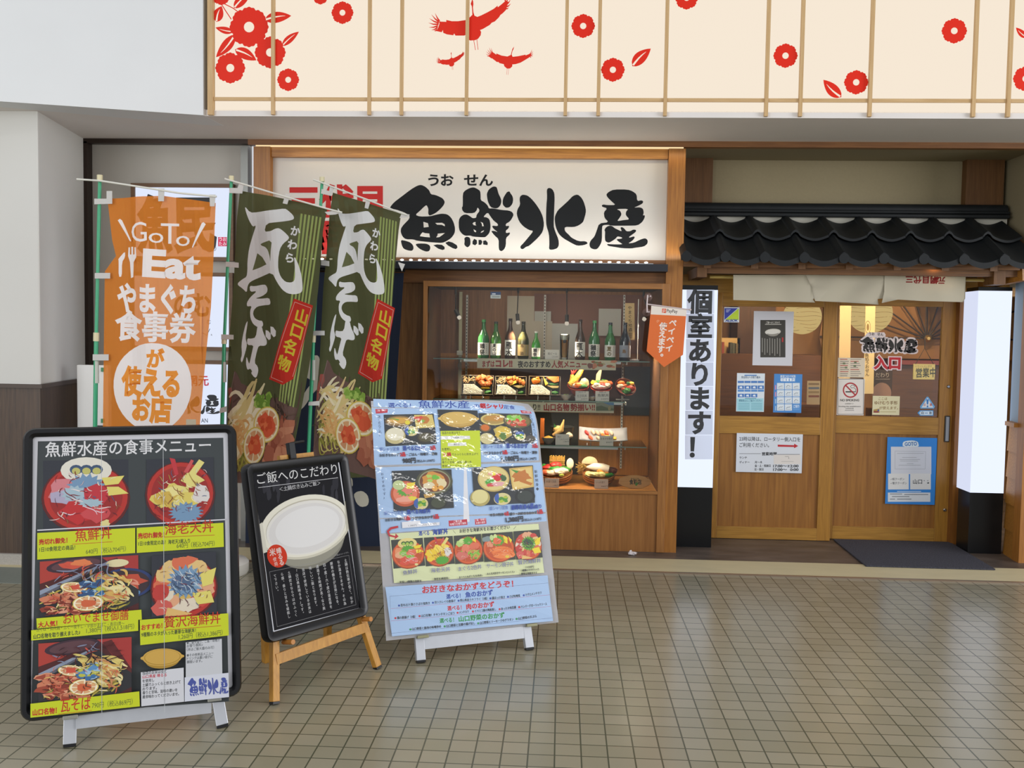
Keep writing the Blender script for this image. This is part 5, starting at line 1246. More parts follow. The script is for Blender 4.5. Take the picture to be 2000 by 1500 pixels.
# vertical light box with the private-room notice
Yv = 7.06
X0, X1, Z0, Z1 = rc(1326, 558, 1398, 1069, Yv)
zc1 = at(1362, 566, Yv)[2]; zc0 = at(1362, 952, Yv)[2]
xv0 = PX0 + .06; xv1 = at(1397, 760, Yv)[0]
e = empty('notice_light_box', ((xv0 + xv1) / 2, Yv, .003), 'tall white light box with a column of big dark characters beside the wooden post', 'light box')
glow2 = emit('column_glow', 'e4ecff', 1.12)
MB().box(xv0, xv1, Yv, Yv + .22, zc1, at(1362, 557, Yv)[2]).build('cap', black_gloss, e)
MB().box(xv0, xv1, Yv, Yv + .22, zc0, zc1).build('lit_box', glow2, e)
MB().box(xv0, xv1, Yv, Yv + .22, .003, zc0).build('black_base', black_gloss, e)
sh = Sheet((0, Yv - .001, 0), mats=[ink('notice_paper', .5, emission=.42)])
ys = [566, 613, 662, 708, 755, 802, 850, 898]
for i, ch in enumerate('個室あります！'):
    y0, y1 = ys[i], ys[i + 1] - 1
    xl_ = 1341 - .014 * (y0 - 566) * .8; xr = 1395 - .02 * (y0 - 566) * .6
    sh.P([(xl_, y1), (xr, y1), (xr, y0), (xl_, y0)], 'b2bbce' if i % 2 else 'bdc6d9')
    vs, fs = glyph(ch, .038); k = sh.scale(1360, y0) * 49; o = Vector(sh.px((xl_ + xr) / 2, (y0 + y1) / 2))
    off = -.5 if ch != '！' else -.5
    sh.el.append(([(o.x + (x + off) * k, o.y + (y - .38) * k) for x, y in vs], fs, lin('2e3033'), 0, sh.lay)); sh.lay += 1
sh.build('character_sheets', e)
# corner light box at the right of the doors
Yc = 7.1
xa1, xa0 = at(1973, 760, Yc)[0], at(1903, 760, Yc)[0]
xa1 -= .015
zc1 = at(1938, 568, Yc)[2]; zc0 = at(1938, 963, Yc)[2]
pl = at(1881, 760, 7.3); base = [(xa0, Yc), (xa1, Yc), (xa1, Yc + .25), (pl.x, 7.31)]
e = empty('corner_light_box', ((xa0 + xa1) / 2, Yc + .1, .003), 'blank white corner light box on a black base right of the doors', 'light box')
def col_(z0, z1, m, nm, grow=0): return MB().prism([(x, y, z0) for x, y in base], (0, 0, 1), z1 - z0).build(nm, m, e)
col_(.003, zc0, black_gloss, 'black_base'); MB().prism([(xa0, Yc, zc0), (xa1, Yc, zc0), (xa1, Yc + .25, zc0), (xa0 + .004, Yc + .25, zc0)], (0, 0, 1), zc1 - zc0).build('lit_face', glow2, e); MB().prism([(xa0, Yc, zc0), (xa0 + .004, Yc + .25, zc0), (pl.x, 7.31, zc0)], (0, 0, 1), zc1 - zc0).build('lit_flank', emit('column_glow_dim', 'dbe1f7', .98), e); col_(zc1, zc1 + .028, black_gloss, 'cap')  # flank shading is put into a dimmer, bluer emission than the front

# door frame and doors
XD0 = at(1392, 800, 7.37)[0]; XD1 = at(1886, 800, 7.47)[0]
zh = at(1640, 560, 7.4)[2]
MB().box(PX1 - .05, xa1 + .2, 7.36, 7.56, at(1640, 575, 7.4)[2] , at(1640, 540, 7.4)[2]).build('trim_12', door_x, kind='structure')
X0, X1, Z0, Z1 = rc(1866, 575, 1887, 1060, 7.4)
MB().box(X0, xa0 + .05, 7.4, 7.6, .003, at(1640, 575, 7.4)[2]).build('trim_13', wood('jamb_wood', '6b4019', '84531f', 'z', .4), kind='structure')
MB().box(PX1 - .05, at(1394, 800, 7.37)[0], 7.36, 7.56, .003, at(1640, 575, 7.4)[2]).build('trim_14', door_v, kind='structure')
gl_door = glass('door_glass', (.95, .95, .94), 0, .45)
def door(name, xs, ys, Y, handle):
    """xs: left, glass left, glass right, right; ys: top, glass top, glass bottom, panel top, panel bottom, bottom"""
    Xs = [at(x, 800, Y)[0] for x in xs]; Zs = [at((xs[0] + xs[3]) / 2, y, Y)[2] for y in ys]; Zs[5] = .006
    e = empty(name, ((Xs[0] + Xs[3]) / 2, Y, .006), kind='structure')
    D = .036
    MB().box(Xs[0], Xs[1], Y, Y + D, Zs[5], Zs[0]).box(Xs[2], Xs[3], Y, Y + D, Zs[5], Zs[0]).build('door_stile', door_v, e, bevel=.002)
    MB().box(Xs[1], Xs[2], Y, Y + D, Zs[1], Zs[0]).box(Xs[1], Xs[2], Y, Y + D, Zs[3], Zs[2]).box(Xs[1], Xs[2], Y, Y + D, Zs[5], Zs[4]).build('door_rail', door_x, e, bevel=.002)
    MB().box(Xs[1] - .005, Xs[2] + .005, Y + .014, Y + .026, Zs[4], Zs[3]).build('door_panel', panel_v, e)
    MB().box(Xs[1] - .003, Xs[2] + .003, Y + .016, Y + .02, Zs[2], Zs[1]).build('door_glass', gl_door, e)
    return e
YD1, YD2 = 7.39, 7.47
d1 = door('door_1', (1393, 1406, 1603, 1629), (560, 599, 814, 848, 1030, 1057), YD1, 0)
d2 = door('door_2', (1612, 1633, 1834, 1866), (560, 598, 814, 848, 1030, 1057), YD2, 1)
X0, X1, Z0, Z1 = rc(1844, 812, 1854, 863, YD2)
hd_ = MB().box(X0, X1, YD2 - .012, YD2 + .004, Z0, Z1).build('door_handle', mat('handle_dark', '3a3835', .35, .5), d2, bevel=.004)
MB().box(X0 + .007, X1 - .007, YD2 - .015, YD2 - .011, Z0 + .008, Z1 - .008).build('pull_plate', mat('pull_grey', '8f8f8c', .3, .8), hd_)
for x, y in ((1852, 755), (1845, 996)):
    p = at(x, y, YD2); MB().lathe([(.012, 0), (.013, .006), (.008, .012)], (p.x, YD2, p.z), 18, M=Matrix.Rotation(math.radians(90), 4, 'X')).build('door_lock', steel, d2, smooth=True)

# ---- notices on the doors
YG1, YG2 = YD1 + .0145, YD2 + .0145             # the outer faces of the panes
def on(Y, x0, y0, x1, y1, back, name, lab, cat, fn, m=None, t=.0008, group=None):
    sh = Sheet((0, Y, 0), mats=[m or paper]); X0, X1, Z0, Z1 = rc(x0, y0, x1, y1, Y)
    sh.plate([(X0, Z0), (X1, Z0), (X1, Z1), (X0, Z1)], back, t); fn(sh); return sh.build(name, label=lab, cat=cat, group=group)
def f(sh):
    sh.P([(1415, 625), (1415, 602), (1441, 602)], '2a3aa0'); sh.P([(1416, 625), (1443, 625), (1443, 602)], 'c3dc2a')
    sh.T('ALSOK', 1416, 628.5, 1441, 628.5, 5.5, '1f3c8c', .05, shear=.25)
    for k in range(3): sh.R(1418, 604.2 + k * 2.3, 1427 - k * 2, 605.2 + k * 2.3, 'cdd4ee')
on(YG1, 1414, 600, 1444, 629.5, 'd9dde0', 'security_sticker', 'small blue and lime security sticker at the upper left of the door glass', 'sticker', f, gloss)
def f(sh):
    sh.R(1485, 625, 1534, 698, '3d3a34')
    sh.T('ご飯へのこだわり', 1496, 632, 1523, 632, 4, 'c9c5bb', .02); sh.R(1494, 633, 1526, 634.2, 'bdb9ae')
    A = sh.art([(1491, 634), (1528, 634), (1528, 660), (1491, 660)]); A.disc(.5, .55, .42, .24, 'c9c4b8', 24, -.1); A.disc(.5, .68, .3, .2, '8f8a80'); A.disc(.5, .54, .36, .17, 'd6d2c8', 24, -.1)
    A.pg([(.9, 0), (.55, .25), (.9, .35)], '3d3a34')
    sh.R(1527, 659, 1530, 668, 'a83030')
    for k in range(8): sh.R(1488 + k * 4.9, 660 + (k % 3), 1489.6 + k * 4.9, 688 + (k * 5) % 9, '8c8880')
on(YG1, 1471, 608, 1549, 714, 'c9c8cc', 'rice_notice', 'white framed notice with a dark picture of a rice pot on the left door glass', 'notice', f)
def f(sh):
    sh.T('安全安心への取り組み', 1448, 739, 1485, 739, 4.5, '31506e', .02); sh.R(1454, 732, 1478, 734, '3f74b0')
    for r_, y in enumerate((744, 753, 761, 769)):
        for k in range(4):
            x = 1441 + k * 13
            if r_ == 3 and k == 3: continue
            sh.R(x, y, x + 12, y + (4 if r_ in (0, 2) else 7), '3d72b4' if r_ != 2 else '4f86c2')
            if r_ in (1, 3): sh.P([(x + 3, y + 5), (x + 9, y + 5.6), (x + 8, y + 1.5), (x + 4, y + 2)], 'd6dfe8')
    sh.R(1439, 778, 1491, 803, '9ccbd4'); sh.R(1455, 777.5, 1477, 779, '3f8fa0'); sh.T('感染防止にご協力ください', 1443, 784.5, 1488, 784.5, 4.2, '2f6a80', .02)
    for k in range(6): sh.R(1442, 787 + k * 2.4, 1464, 788 + k * 2.4, '6fa7b4'); sh.R(1467, 787 + k * 2.4, 1488, 788 + k * 2.4, '6fa7b4')
on(YG1, 1438.5, 729, 1493, 804, 'd3dade', 'safety_notice', 'white and blue safety notice with a pale teal lower half on the left door', 'notice', f, gloss, group='safety notices on the left door')
def f(sh):
    sh.T('新型コロナ対策', 1524, 737.5, 1554, 737.5, 4.6, 'd9e6f2', .03); sh.T('取組宣言店', 1524, 744.5, 1553, 744.5, 6, 'e8f0f6', .04)
    for r_ in range(4):
        for k in range(3):
            x = 1517.5 + k * 15.2; y = 748 + r_ * 13.8
            if r_ == 3 and k == 2: 
                sh.R(x, y, x + 14, y + 12, '5d93cb'); sh.T('ご協力', x + 2, y + 7, x + 13, y + 6, 5, 'd8e6f2', .02); continue
            sh.R(x, y, x + 14, y + 12.5, 'd5dde2')
            rr = random.Random(r_ * 3 + k); sh.line([(x + 3, y + 8), (x + 6, y + 4 + rr.random() * 3), (x + 9, y + 6), (x + 11, y + 3 + rr.random() * 4)], .9, '5a6470'); sh.R(x + 2, y + 9.6, x + 12, y + 10.6, '9aa6b0')
    for r_ in range(4): sh.R(1513.5, 752 + r_ * 13.6, 1516, 761 + r_ * 13.6, 'c58fb0' if r_ < 2 else '9ab8d8')
on(YG1, 1511, 730.5, 1566, 806, '3f82c4', 'safety_notice', 'blue notice with a grid of little white picture boxes on the left door', 'notice', f, gloss, group='safety notices on the left door')
sh = Sheet((0, YG2, 0), mats=[paper])
L = lin_map(sh, (1682, 657, 1791, 660, 1681, 687))
logo(sh, L, '2a2826', 'd9cfd0', 0, 'd9cfd0', 0, sh.scale(1740, 670) * 7)
for kk in range(1):
    sh.T('うお', 1697, 655, 1708, 655, 6, '3a3634', .02); sh.T('せん', 1713.5, 656, 1725, 656, 6, '3a3634', .02)
base_n = len(sh.el)
# white outline patch under the small kana
q = [sh.px(x, y) for x, y in ((1692, 660), (1690, 654), (1696, 649), (1727, 649), (1730, 654), (1728, 660))]
sh.el.insert(0, (q, [tuple(t) for t in tessellate_polygon([[Vector((a_, b_, 0)) for a_, b_ in q]])], sh.col('d9cfd0'), 0, 0))
sh.build('shop_name_sticker', label='shop name sticker in black brush lettering with a white outline on the right door glass', cat='sticker')
sh = Sheet((0, YG2, 0), mats=[paper])
for c_, b_ in (('ddcdd0', .13), ('b52a34', .055)):
    vs, fs = glyph('入口', b_); a_ = Vector(sh.px(1707, 720)); wd = Vector(sh.px(1760.5, 721)) - a_; k = wd.length / 2.0
    sh.el.append(([(a_.x + x * k, a_.y + y * k + .008) for x, y in vs], fs, sh.col(c_), 0, sh.lay)); sh.lay += 3
sh.build('entrance_sticker', label='red entrance sticker of two characters with a white outline on the right door glass', cat='sticker')
def f(sh):
    for k in range(9):
        y = 701 + k * 4; sh.R(1641, y, 1655 + (k * 7) % 4, y + 1.6, 'b05a54' if k % 3 == 0 else '8f867c'); sh.R(1661, y, 1682 - (k * 5) % 7, y + 1.6, 'b05a54' if k % 4 == 1 else '9a9086')
    for x, y in ((1646, 708), (1650, 716), (1668, 706), (1667, 713)): sh.R(x, y, x + 5, y + 3.6, '6d7a5a')
on(YG2, 1636.5, 699, 1689, 737, 'd5c9b3', 'menu_sheet', 'pale printed sheet with red and grey lines just above the no smoking notice', 'notice', f)
def f(sh):
    sh.frame([(1637, 740.5), (1687, 740.5), (1686, 809), (1636, 809)], .8, '4a4a48')
    A = sh.art([(1646, 747), (1676, 747), (1676, 777), (1646, 777)])
    A.disc(.5, .5, .5, .5, 'a83238', 36); A.disc(.5, .5, .41, .41, 'd9d4ce', 36)
    A.pg([(.18, .57), (.72, .57), (.72, .65), (.18, .65)], '2f2d2c'); A.pg([(.75, .57), (.82, .57), (.82, .65), (.75, .65)], '2f2d2c')
    sh.line([(1671, 765), (1671.5, 760), (1667, 757), (1663, 758), (1661, 755), (1664, 752), (1668, 753), (1670, 756)], 1, '3a3836')
    A.pg([(.14, .2), (.2, .13), (.86, .8), (.8, .87)], 'a83238')
    sh.T('NO SMOKING', 1641, 784, 1678, 784, 5.2, '3a3836', .03); sh.T('全席禁煙です', 1650, 790, 1667, 790, 3, '6a6864', 0)
    sh.T('Smoking this establishment', 1638, 795, 1681, 795, 2.8, '4a4846', .02); sh.T('全席禁煙店舗', 1651, 799.5, 1667, 799.5, 3, '6a6864', 0); sh.R(1650, 801, 1668, 802, '8c8984')
on(YG2, 1635, 739.5, 1688, 811, 'd9d4ce', 'no_smoking_notice', 'white no smoking notice with a red crossed circle on the right door glass', 'notice', f)
def f(sh):
    sh.T('ここは', 1716, 781.5, 1733, 781.5, 5.5, '8a6a3e', .01); sh.T('ゆけむり手形', 1708, 790, 1753, 790, 6.5, '7d5a32', .02); sh.T('が使えます。', 1717, 799.5, 1754, 799.5, 5.5, '8a6a3e', .01)
    sh.P([(1706, 800), (1717, 798), (1718, 806), (1706, 806)], 'a88a4a'); sh.R(1706, 803, 1716, 806, '8a3a3a'); sh.R(1714, 800, 1717, 803, '4a5a9a')
    sh.R(1719, 804, 1750, 805, 'a89a6a')
on(YG2, 1704, 773.5, 1757, 810.5, 'd6cfa9', 'voucher_card', 'cream card with brown lettering low on the right door glass', 'card', f)
sh = Sheet((0, YG2, 0), mats=[gloss]); sh.plate_px([(1798, 798), (1824, 798), (1826, 794), (1813, 775), (1810, 775), (1797, 794)], '6aa8d8', .0008)
sh.P([(1800, 796), (1823, 796), (1811.5, 777)], 'dfe4e6'); sh.P([(1809, 780), (1814, 780), (1812.8, 790), (1810.2, 790)], '2f7ac0'); sh.P([(1810, 792), (1813, 792), (1813, 795.5), (1810, 795.5)], '2f7ac0')
sh.T('注', 1803, 793, 1808, 793, 5, 'b84a3a', .02); sh.T('意', 1815.5, 793, 1820.5, 793, 5, 'b84a3a', .02)
sh.build('caution_sticker', label='triangular blue and white caution sticker at the lower right of the door glass', cat='sticker')
sh = Sheet((0, YG2, 0), mats=[gloss]); sh.plate_px([(1797, 812), (1823, 812), (1823, 801.5), (1797, 801.5), (1792, 806.5)], '4a9ad8', .0008)
sh.P([(1798.5, 810.5), (1821.5, 810.5), (1821.5, 803), (1798.5, 803), (1795, 806.5)], 'd9e6ee'); sh.T('自', 1799, 809, 1804, 809, 5, '3a5a78', .02); sh.R(1806, 806, 1812, 807.4, '4a8ac0'); sh.T('動', 1815, 809, 1820, 809, 5, '3a5a78', .02)
sh.build('arrow_sticker', label='small light blue arrow shaped sticker just below the caution triangle', cat='sticker')
def f(sh):
    sh.T('23時以降は、ロータリー側入口を', 1444, 861, 1563, 862.5, 8, '2a2c30', .01); sh.T('ご利用ください。', 1444, 873, 1502, 873.5, 8, '2a2c30', .01)
    sh.P([(1519, 872.5), (1551, 873), (1551, 875.5), (1559, 871), (1551, 866.5), (1551, 869.5), (1519, 868.5)], 'b5262e')
    sh.R(1444, 885.6, 1486, 886.4, '4a4c50'); sh.R(1518, 887, 1562, 887.8, '4a4c50'); sh.T('営業時間', 1488, 889.5, 1517, 889.5, 6, '2a2c30', .03)
    sh.T('ランチ', 1444, 896, 1459, 896, 4.4, '2a2c30', .02); sh.T('ディナー', 1444, 905, 1464, 905, 4.4, '2a2c30', .02); sh.T('月～木', 1474, 905, 1489, 905, 4.4, '2a2c30', .02)
    sh.R(1511, 888, 1564, 906.5, 'd6d0ca'); sh.R(1533, 891, 1541, 892, '9a9690'); sh.R(1540, 893, 1541, 896, '7a7670'); sh.R(1526, 901, 1550, 901.8, 'aaa6a0')
    sh.T('金・土・祝前日', 1474, 912, 1505, 912, 4.6, '2a2c30', .02); sh.T('17:00～', 1510, 913, 1537, 913, 6, '2a2c30', .03); sh.T('翌', 1538, 912.5, 1542, 912.5, 4, '2a2c30', .02); sh.T('2:00', 1543, 913, 1559.5, 913, 6, '2a2c30', .03)
    sh.T('日・祝日', 1474, 919, 1491, 919, 4.6, '2a2c30', .02); sh.T('17:00～', 1510, 920, 1537, 920, 6, '2a2c30', .03); sh.T('0:00', 1543, 920, 1559.5, 920, 6, '2a2c30', .03)
on(YD1 - .003, 1438, 847, 1567, 923, 'd0d4da', 'opening_hours_sign', 'white opening hours sign with a red arrow on the left door', 'sign', f, None, .002)
def f(sh):
    sh.P(smooth_ring([(1763, 873), (1763, 864), (1769, 861), (1784, 860), (1793, 863), (1794, 868), (1795, 870), (1792, 873)]), 'cfdae0'); sh.T('GOTO', 1767, 871.5, 1791, 870.5, 8.5, '3f74b0', .04)
    sh.R(1740, 872.5, 1819, 926, 'c9ccd4'); sh.frame([(1748, 881), (1808, 882), (1807, 916), (1748, 916)], .5, '8f949c')
    for x0, x1, y in ((1752, 1804, 885), (1762, 1790, 893), (1757, 1797, 897), (1758, 1793, 900), (1771, 1784, 905), (1755, 1798, 908)): sh.R(x0, y, x1, y + 1, 'a3a7ae')
    sh.R(1734.5, 925, 1775, 956, 'd6d6d4'); sh.R(1777.5, 925, 1818, 956, 'd6d6d4')
    sh.T('✓紙クーポン', 1739, 938, 1766, 938, 4.6, '4a4e54', .01); sh.T('✓電子クーポン', 1739, 946, 1771, 946, 4.6, '4a4e54', .01); sh.T('山口', 1783, 945, 1801, 945, 8.5, '3a3e44', .02); sh.R(1804, 938, 1806, 939.5, '70747a'); sh.R(1811, 938, 1813, 939.5, '70747a'); sh.P(smooth_ring([(1810, 943), (1814, 941.5), (1815, 944), (1812, 945)]), '3f4a4a')
    sh.R(1752, 959, 1799, 960.5, 'bcd2e8'); sh.R(1734, 962, 1817, 980, 'd4d8dc')
    for x0, x1, y in ((1738, 1762, 964), (1766, 1813, 965), (1742, 1776, 969), (1738, 1748, 974), (1752, 1780, 974)): sh.R(x0, y, x1, y + 1.6, '7c8288')
on(YD2 - .001, 1731, 854.5, 1828, 985, '2f80cc', 'travel_coupon_poster', 'bright blue poster with white note panels low on the right door', 'poster', f, None, .001)

# ---- the room behind the doors
inn = mat('inner_wall', '8a6238', .8, noise=.06, scale=4); inn_d = wood('inner_wood', '4d2f18', '66401f', 'x', .5)
YI = 9.6
MB().box(.8, 5.2, YI, YI + .05, 0, 2.8).build('wall_back', inn, kind='structure')
MB().box(.8, .85, 7.56, YI, 0, 2.8).build('wall_inner_left', inn, kind='structure')
MB().box(.8, 5.2, 7.6, YI, 2.75, 2.8).build('ceiling_inner', inn, kind='structure')
MB().box(5.15, 5.2, 7.6, YI, 0, 2.8).build('wall_inner_right', inn, kind='structure')
def inner(x0, y0, x1, y1, Y, d, m, name, lab, cat, **k): return MB().pbox(x0, y0, x1, y1, Y, d).build(name, m, label=lab, cat=cat, **k)
X0, X1, Z0, Z1 = rc(1400, 693, 1610, 960, 8.6)
MB().box(X0, X1, 8.6, 9.1, .003, Z1).build('reception_counter', inn_d, label='dark wooden counter behind the left door', cat='counter')
X0, X1, Z0, Z1 = rc(1450, 598, 1472, 720, 8.9)
MB().box(X0, X1 + .25, 9.15, 9.5, .003, 2.3).build('shelf_post', wood('shelf_post_wood', '3f2716', '553520', 'z', .5), label='dark timber post with a shelf behind the left door', cat='post')
e = empty('wall_niche', (at(1427, 700, 9.0)[0], 9.0, at(1427, 700, 9.0)[2]), 'small lit niche with menu books behind the left door', 'niche')
MB().pbox(1405, 660, 1445, 697, 9.15, .02).build('lit_panel', mat('niche_wall', 'c8a468', .6), e)
MB().pbox(1403, 696.6, 1447, 699, 8.98, .19).build('sill', inn_d, e)
for k, (x, c_, lab) in enumerate(((1410, '8a3a2a', 'reddish menu book standing leftmost in the lit niche'), (1426, '3a3a2c', 'darkest menu book in the lit niche'), (1431, '4a4a38', 'dark green menu book next to the tan one in the lit niche'), (1437, '6b5a3a', 'tan menu book standing rightmost in the lit niche'))): MB().pbox(x, 668 + k, x + 4.5, 696.4, 9.0, .1).build('menu_book', mat('book_cover_' + str(k + 1), c_, .6), label=lab, cat='book', group='menu books in the niche')
X0, X1, Z0, Z1 = rc(1576, 744, 1606, 790, 8.3)
sh = Sheet((0, 8.3, 0), mats=[paper]); sh.plate([(X0, Z0), (X1, Z0), (X1, Z1), (X0, Z1)], 'a89a80', .004)
for k in range(4): sh.R(1579, 748 + k * 8, 1600, 752 + k * 8, ('7a6a58', '5d6a80', '8a7a60', '7a5048')[k])
sh.build('counter_notice', label='small beige notice propped behind the blue notice on the left door', cat='notice')
MB().box(X0 - .1, X1 + .1, 8.25, 8.55, .003, Z0).build('notice_stand', inn_d, label='dark stand under the beige notice behind the left door', cat='stand')
lamp_m = emit('paper_lantern', 'f5d48a', .68); rib_m = mat('lantern_rib', '6b5020', .6)
for x, y, r, Y, lab in ((1567, 618, 36, 8.7, 'glowing round paper lantern behind the left door'), (1699, 611, 41, 8.9, 'glowing round paper lantern behind the right door')):
    p = at(x, y, Y); R = r * Y / F
    e = empty('paper_lantern', (p.x, Y, p.z - R), lab, 'lantern', 'paper lanterns inside the entrance')
    MB().lathe([(max(.01, R * math.sin(math.pi * k / 16)), -R * .95 * math.cos(math.pi * k / 16)) for k in range(17)], (p.x, Y, p.z), 32).build('paper_shade', lamp_m, e, smooth=True)
    mb = MB()
    for k in range(3, 14):
        t = math.pi * k / 14; rr = R * math.sin(t) * 1.003; zz = p.z - R * .95 * math.cos(t)
        mb.tube([(p.x + rr * math.cos(a_ * .2618 + .01), Y + rr * math.sin(a_ * .2618 + .01), zz + .006 * math.sin(a_ + k)) for a_ in range(25)], .0014, 4, cap=False)
    mb.build('bamboo_ribs', rib_m, e)
    MB().tube([(p.x, Y, p.z + R * .94), (p.x, Y, 2.75)], .004, 6).build('cord', black_matt, e)
for _px, _e in ((1500, 90), (1640, 60), (1790, 110)):
    _x = at(_px, 640, 8.0)[0]; spot('inner_room_light', (_x, 7.75, 2.6), (_x + .1, 9.4, 1.0), _e, (1, .76, .46), 125, .7, .08)
sh = Sheet((0, 8.45, 0), mats=[ink('scroll_cloth', .9)]); sh.plate_px([(1638, 740), (1660, 740), (1666, 408), (1644, 408)], 'c4ab80', .003)
sh.build('hanging_scroll', label='plain pale hanging cloth behind the far left of the right door glass', cat='cloth')
sh = Sheet((0, 8.5, 0), mats=[ink('scroll_cloth', .9)]); sh.plate_px([(1686, 769), (1706, 769), (1714, 410), (1696, 410)], 'c9b384', .003)
A = sh.art([(1689, 625), (1701, 625), (1701, 653), (1689, 653)]); A.disc(.5, .5, .45, .45, '6a5430', 20); A.disc(.5, .5, .38, .4, 'c9b384', 20); A.disc(.5, .5, .2, .25, '7a6238', 20)
sh.VT('魚処うおせん', 1693, 690, 1694, 735, 8, '4a3a20', .02)
sh.build('hanging_scroll', label='pale hanging scroll with dark lettering behind the shop name sticker', cat='cloth')
def f(sh): sh.T('だわり', 1710, 737, 1736, 737, 9, '9a8f80', .01); sh.R(1710, 740, 1738, 741, '8a8070')
X0, X1, Z0, Z1 = rc(1706, 722, 1742, 800, 8.8)
sh = Sheet((0, 8.8, 0), mats=[paper]); sh.plate([(X0, Z0), (X1, Z0), (X1, Z1), (X0, Z1)], '3a2c22', .02); f(sh); A = sh.art([(1690, 745), (1742, 745), (1742, 790), (1690, 790)]); A.disc(.62, .5, .36, .45, '8a6a58'); sh.build('rice_poster', label='dark poster with a rice pot standing behind the right door', cat='poster')
MB().box(X0, X1, 8.82, 9.0, .003, Z0).build('poster_stand', inn_d, label='dark stand under the poster behind the right door', cat='stand')
sh = Sheet((0, 8.3, 0), mats=[paper]); X0, X1, Z0, Z1 = rc(1784, 711, 1826, 741, 8.3); sh.plate([(X0, Z0), (X1, Z0), (X1, Z1), (X0, Z1)], 'b3a76c', .012)
sh.T('いらっしゃいませ', 1788, 717, 1820, 717, 4, '4a5038', .0); sh.T('営業中', 1789, 737, 1828, 736, 17, '2f3a3a', .02)
sh.build('open_board', label='pale wooden board with dark brush lettering hanging inside the right door', cat='sign')
MB().tube([at(1788, 711, 8.3), at(1806, 680, 8.3), at(1823, 711, 8.3)], .003, 5).tube([at(1806, 680, 8.3), Vector((at(1806, 680, 8.3).x, 8.3, 2.752))], .003, 5).build('board_string', black_matt, label='thin string holding the pale wooden board inside the right door', cat='string')
X0, X1, Z0, Z1 = rc(1740, 704, 1850, 712, 9.3)
MB().box(X0, X1 + .3, 9.2, 9.59, Z0, Z1).build('wall_ledge', mat('red_ledge', '7a3020', .5), label='dark red ledge along the back wall behind the right door', cat='ledge')
MB().box(X0, X1 + .3, 9.25, 9.59, .003, Z0 - .001).build('low_cabinet', inn_d, label='dark cabinet under the red ledge behind the right door', cat='cabinet')
# paper parasol ribs
e = empty('parasol', at(1811, 660, 8.9), 'open brown parasol hung on the back wall with dark ribs', 'parasol')
c0 = at(1811, 661, 9.35)
for k in range(20):
    t = k * .314; q = c0 + Vector((1.0 * math.cos(t), .08, 1.0 * math.sin(t)))
    if q.z < at(1800, 702, 9.2)[2] or q.z > 2.7: continue
    MB().tube([c0, q], .008, 5).build('rib', mat('parasol_rib', '2f1f12', .6), e)
MB().prism([(c0.x + 1.0 * math.cos(t * .314), 9.45, max(at(1800, 702, 9.2)[2], min(2.72, c0.z + 1.0 * math.sin(t * .314)))) for t in range(20)], (0, 1, 0), .01).build('paper_cover', mat('parasol_paper', '94683a', .8), e)
MB().lathe([(.03, 0), (.035, .02), (.015, .04)], (c0.x, c0.y, c0.z), 16, M=Matrix.Rotation(math.radians(90), 4, 'X')).build('hub', mat('hub_brass', 'c09a58', .3, .8), e, smooth=True)

# door mat
mat_m = mat('door_mat_pile', '3c3d47', .95, noise=.85, scale=110, bump=1.0)
mb = MB().add([(2.12, 6.575, .008), (2.99, 6.575, .008), (3.03, 7.44, .006), (2.14, 7.44, .006), (2.12, 6.575, .017), (2.99, 6.575, .017), (3.03, 7.44, .013), (2.14, 7.44, .013)], [(0, 3, 2, 1), (4, 5, 6, 7), (0, 1, 5, 4), (1, 2, 6, 5), (2, 3, 7, 6), (3, 0, 4, 7)])
mb.build('door_mat', mat_m, label='dark grey door mat in front of the right door', cat='mat')
# right side: weatherboards, blue panel, post
X0 = at(1994, 960, 6.84)[0]
MB().box(X0, X0 + .2, 6.83, 6.93, .003, at(1998, 560, 6.84)[2]).build('trim_15', orange_v, kind='structure')
p0 = at(1963, 960, 7.12)
e = empty('wall_weatherboards', (p0.x, 6.95, .003), kind='structure')
zz = .003; zt = at(1975, 832, 7.0)[2]; n = 5
for k in range(n):
    z0 = zz + (zt - zz) * k / n; z1 = zz + (zt - zz) * (k + 1) / n + .02
    MB().add([(p0.x + .005, 7.13, z0), (X0 + .002, 6.92, z0), (X0 + .05, 6.96, z0), (p0.x + .05, 7.17, z0), (p0.x + .022, 7.14, z1), (X0 + .02, 6.94, z1), (X0 + .05, 6.96, z1), (p0.x + .05, 7.17, z1)], [(0, 3, 2, 1), (4, 5, 6, 7), (0, 1, 5, 4), (1, 2, 6, 5), (2, 3, 7, 6), (3, 0, 4, 7)]).build('weatherboard', orange_x, e)
MB().add([(p0.x + .02, 7.14, zt), (X0 + .02, 6.94, zt), (X0 + .02, 6.94, 2.2), (p0.x + .02, 7.14, 2.2)], [(0, 1, 2, 3)]).build('wall_blue_panel', mat('blue_grey_panel', '8494a0', .6), kind='structure')
MB().beam((p0.x, 7.12, zt + .012), (X0 + .0, 6.92, zt + .012), .06, .03).build('trim_16', orange_x, kind='structure')
# crumpled tissue on the kerb
p = atz(1235, 1083, .006)
MB().blob((p.x, p.y, .014), (.03, .018, .008), 5, .5, sub=3).blob((p.x - .012, p.y, .02), (.014, .012, .012), 8, .6, sub=2).build('crumpled_tissue', mat('tissue', 'd8d0d0', .8), label='crumpled white tissue lying on the kerb below the show window', cat='tissue')
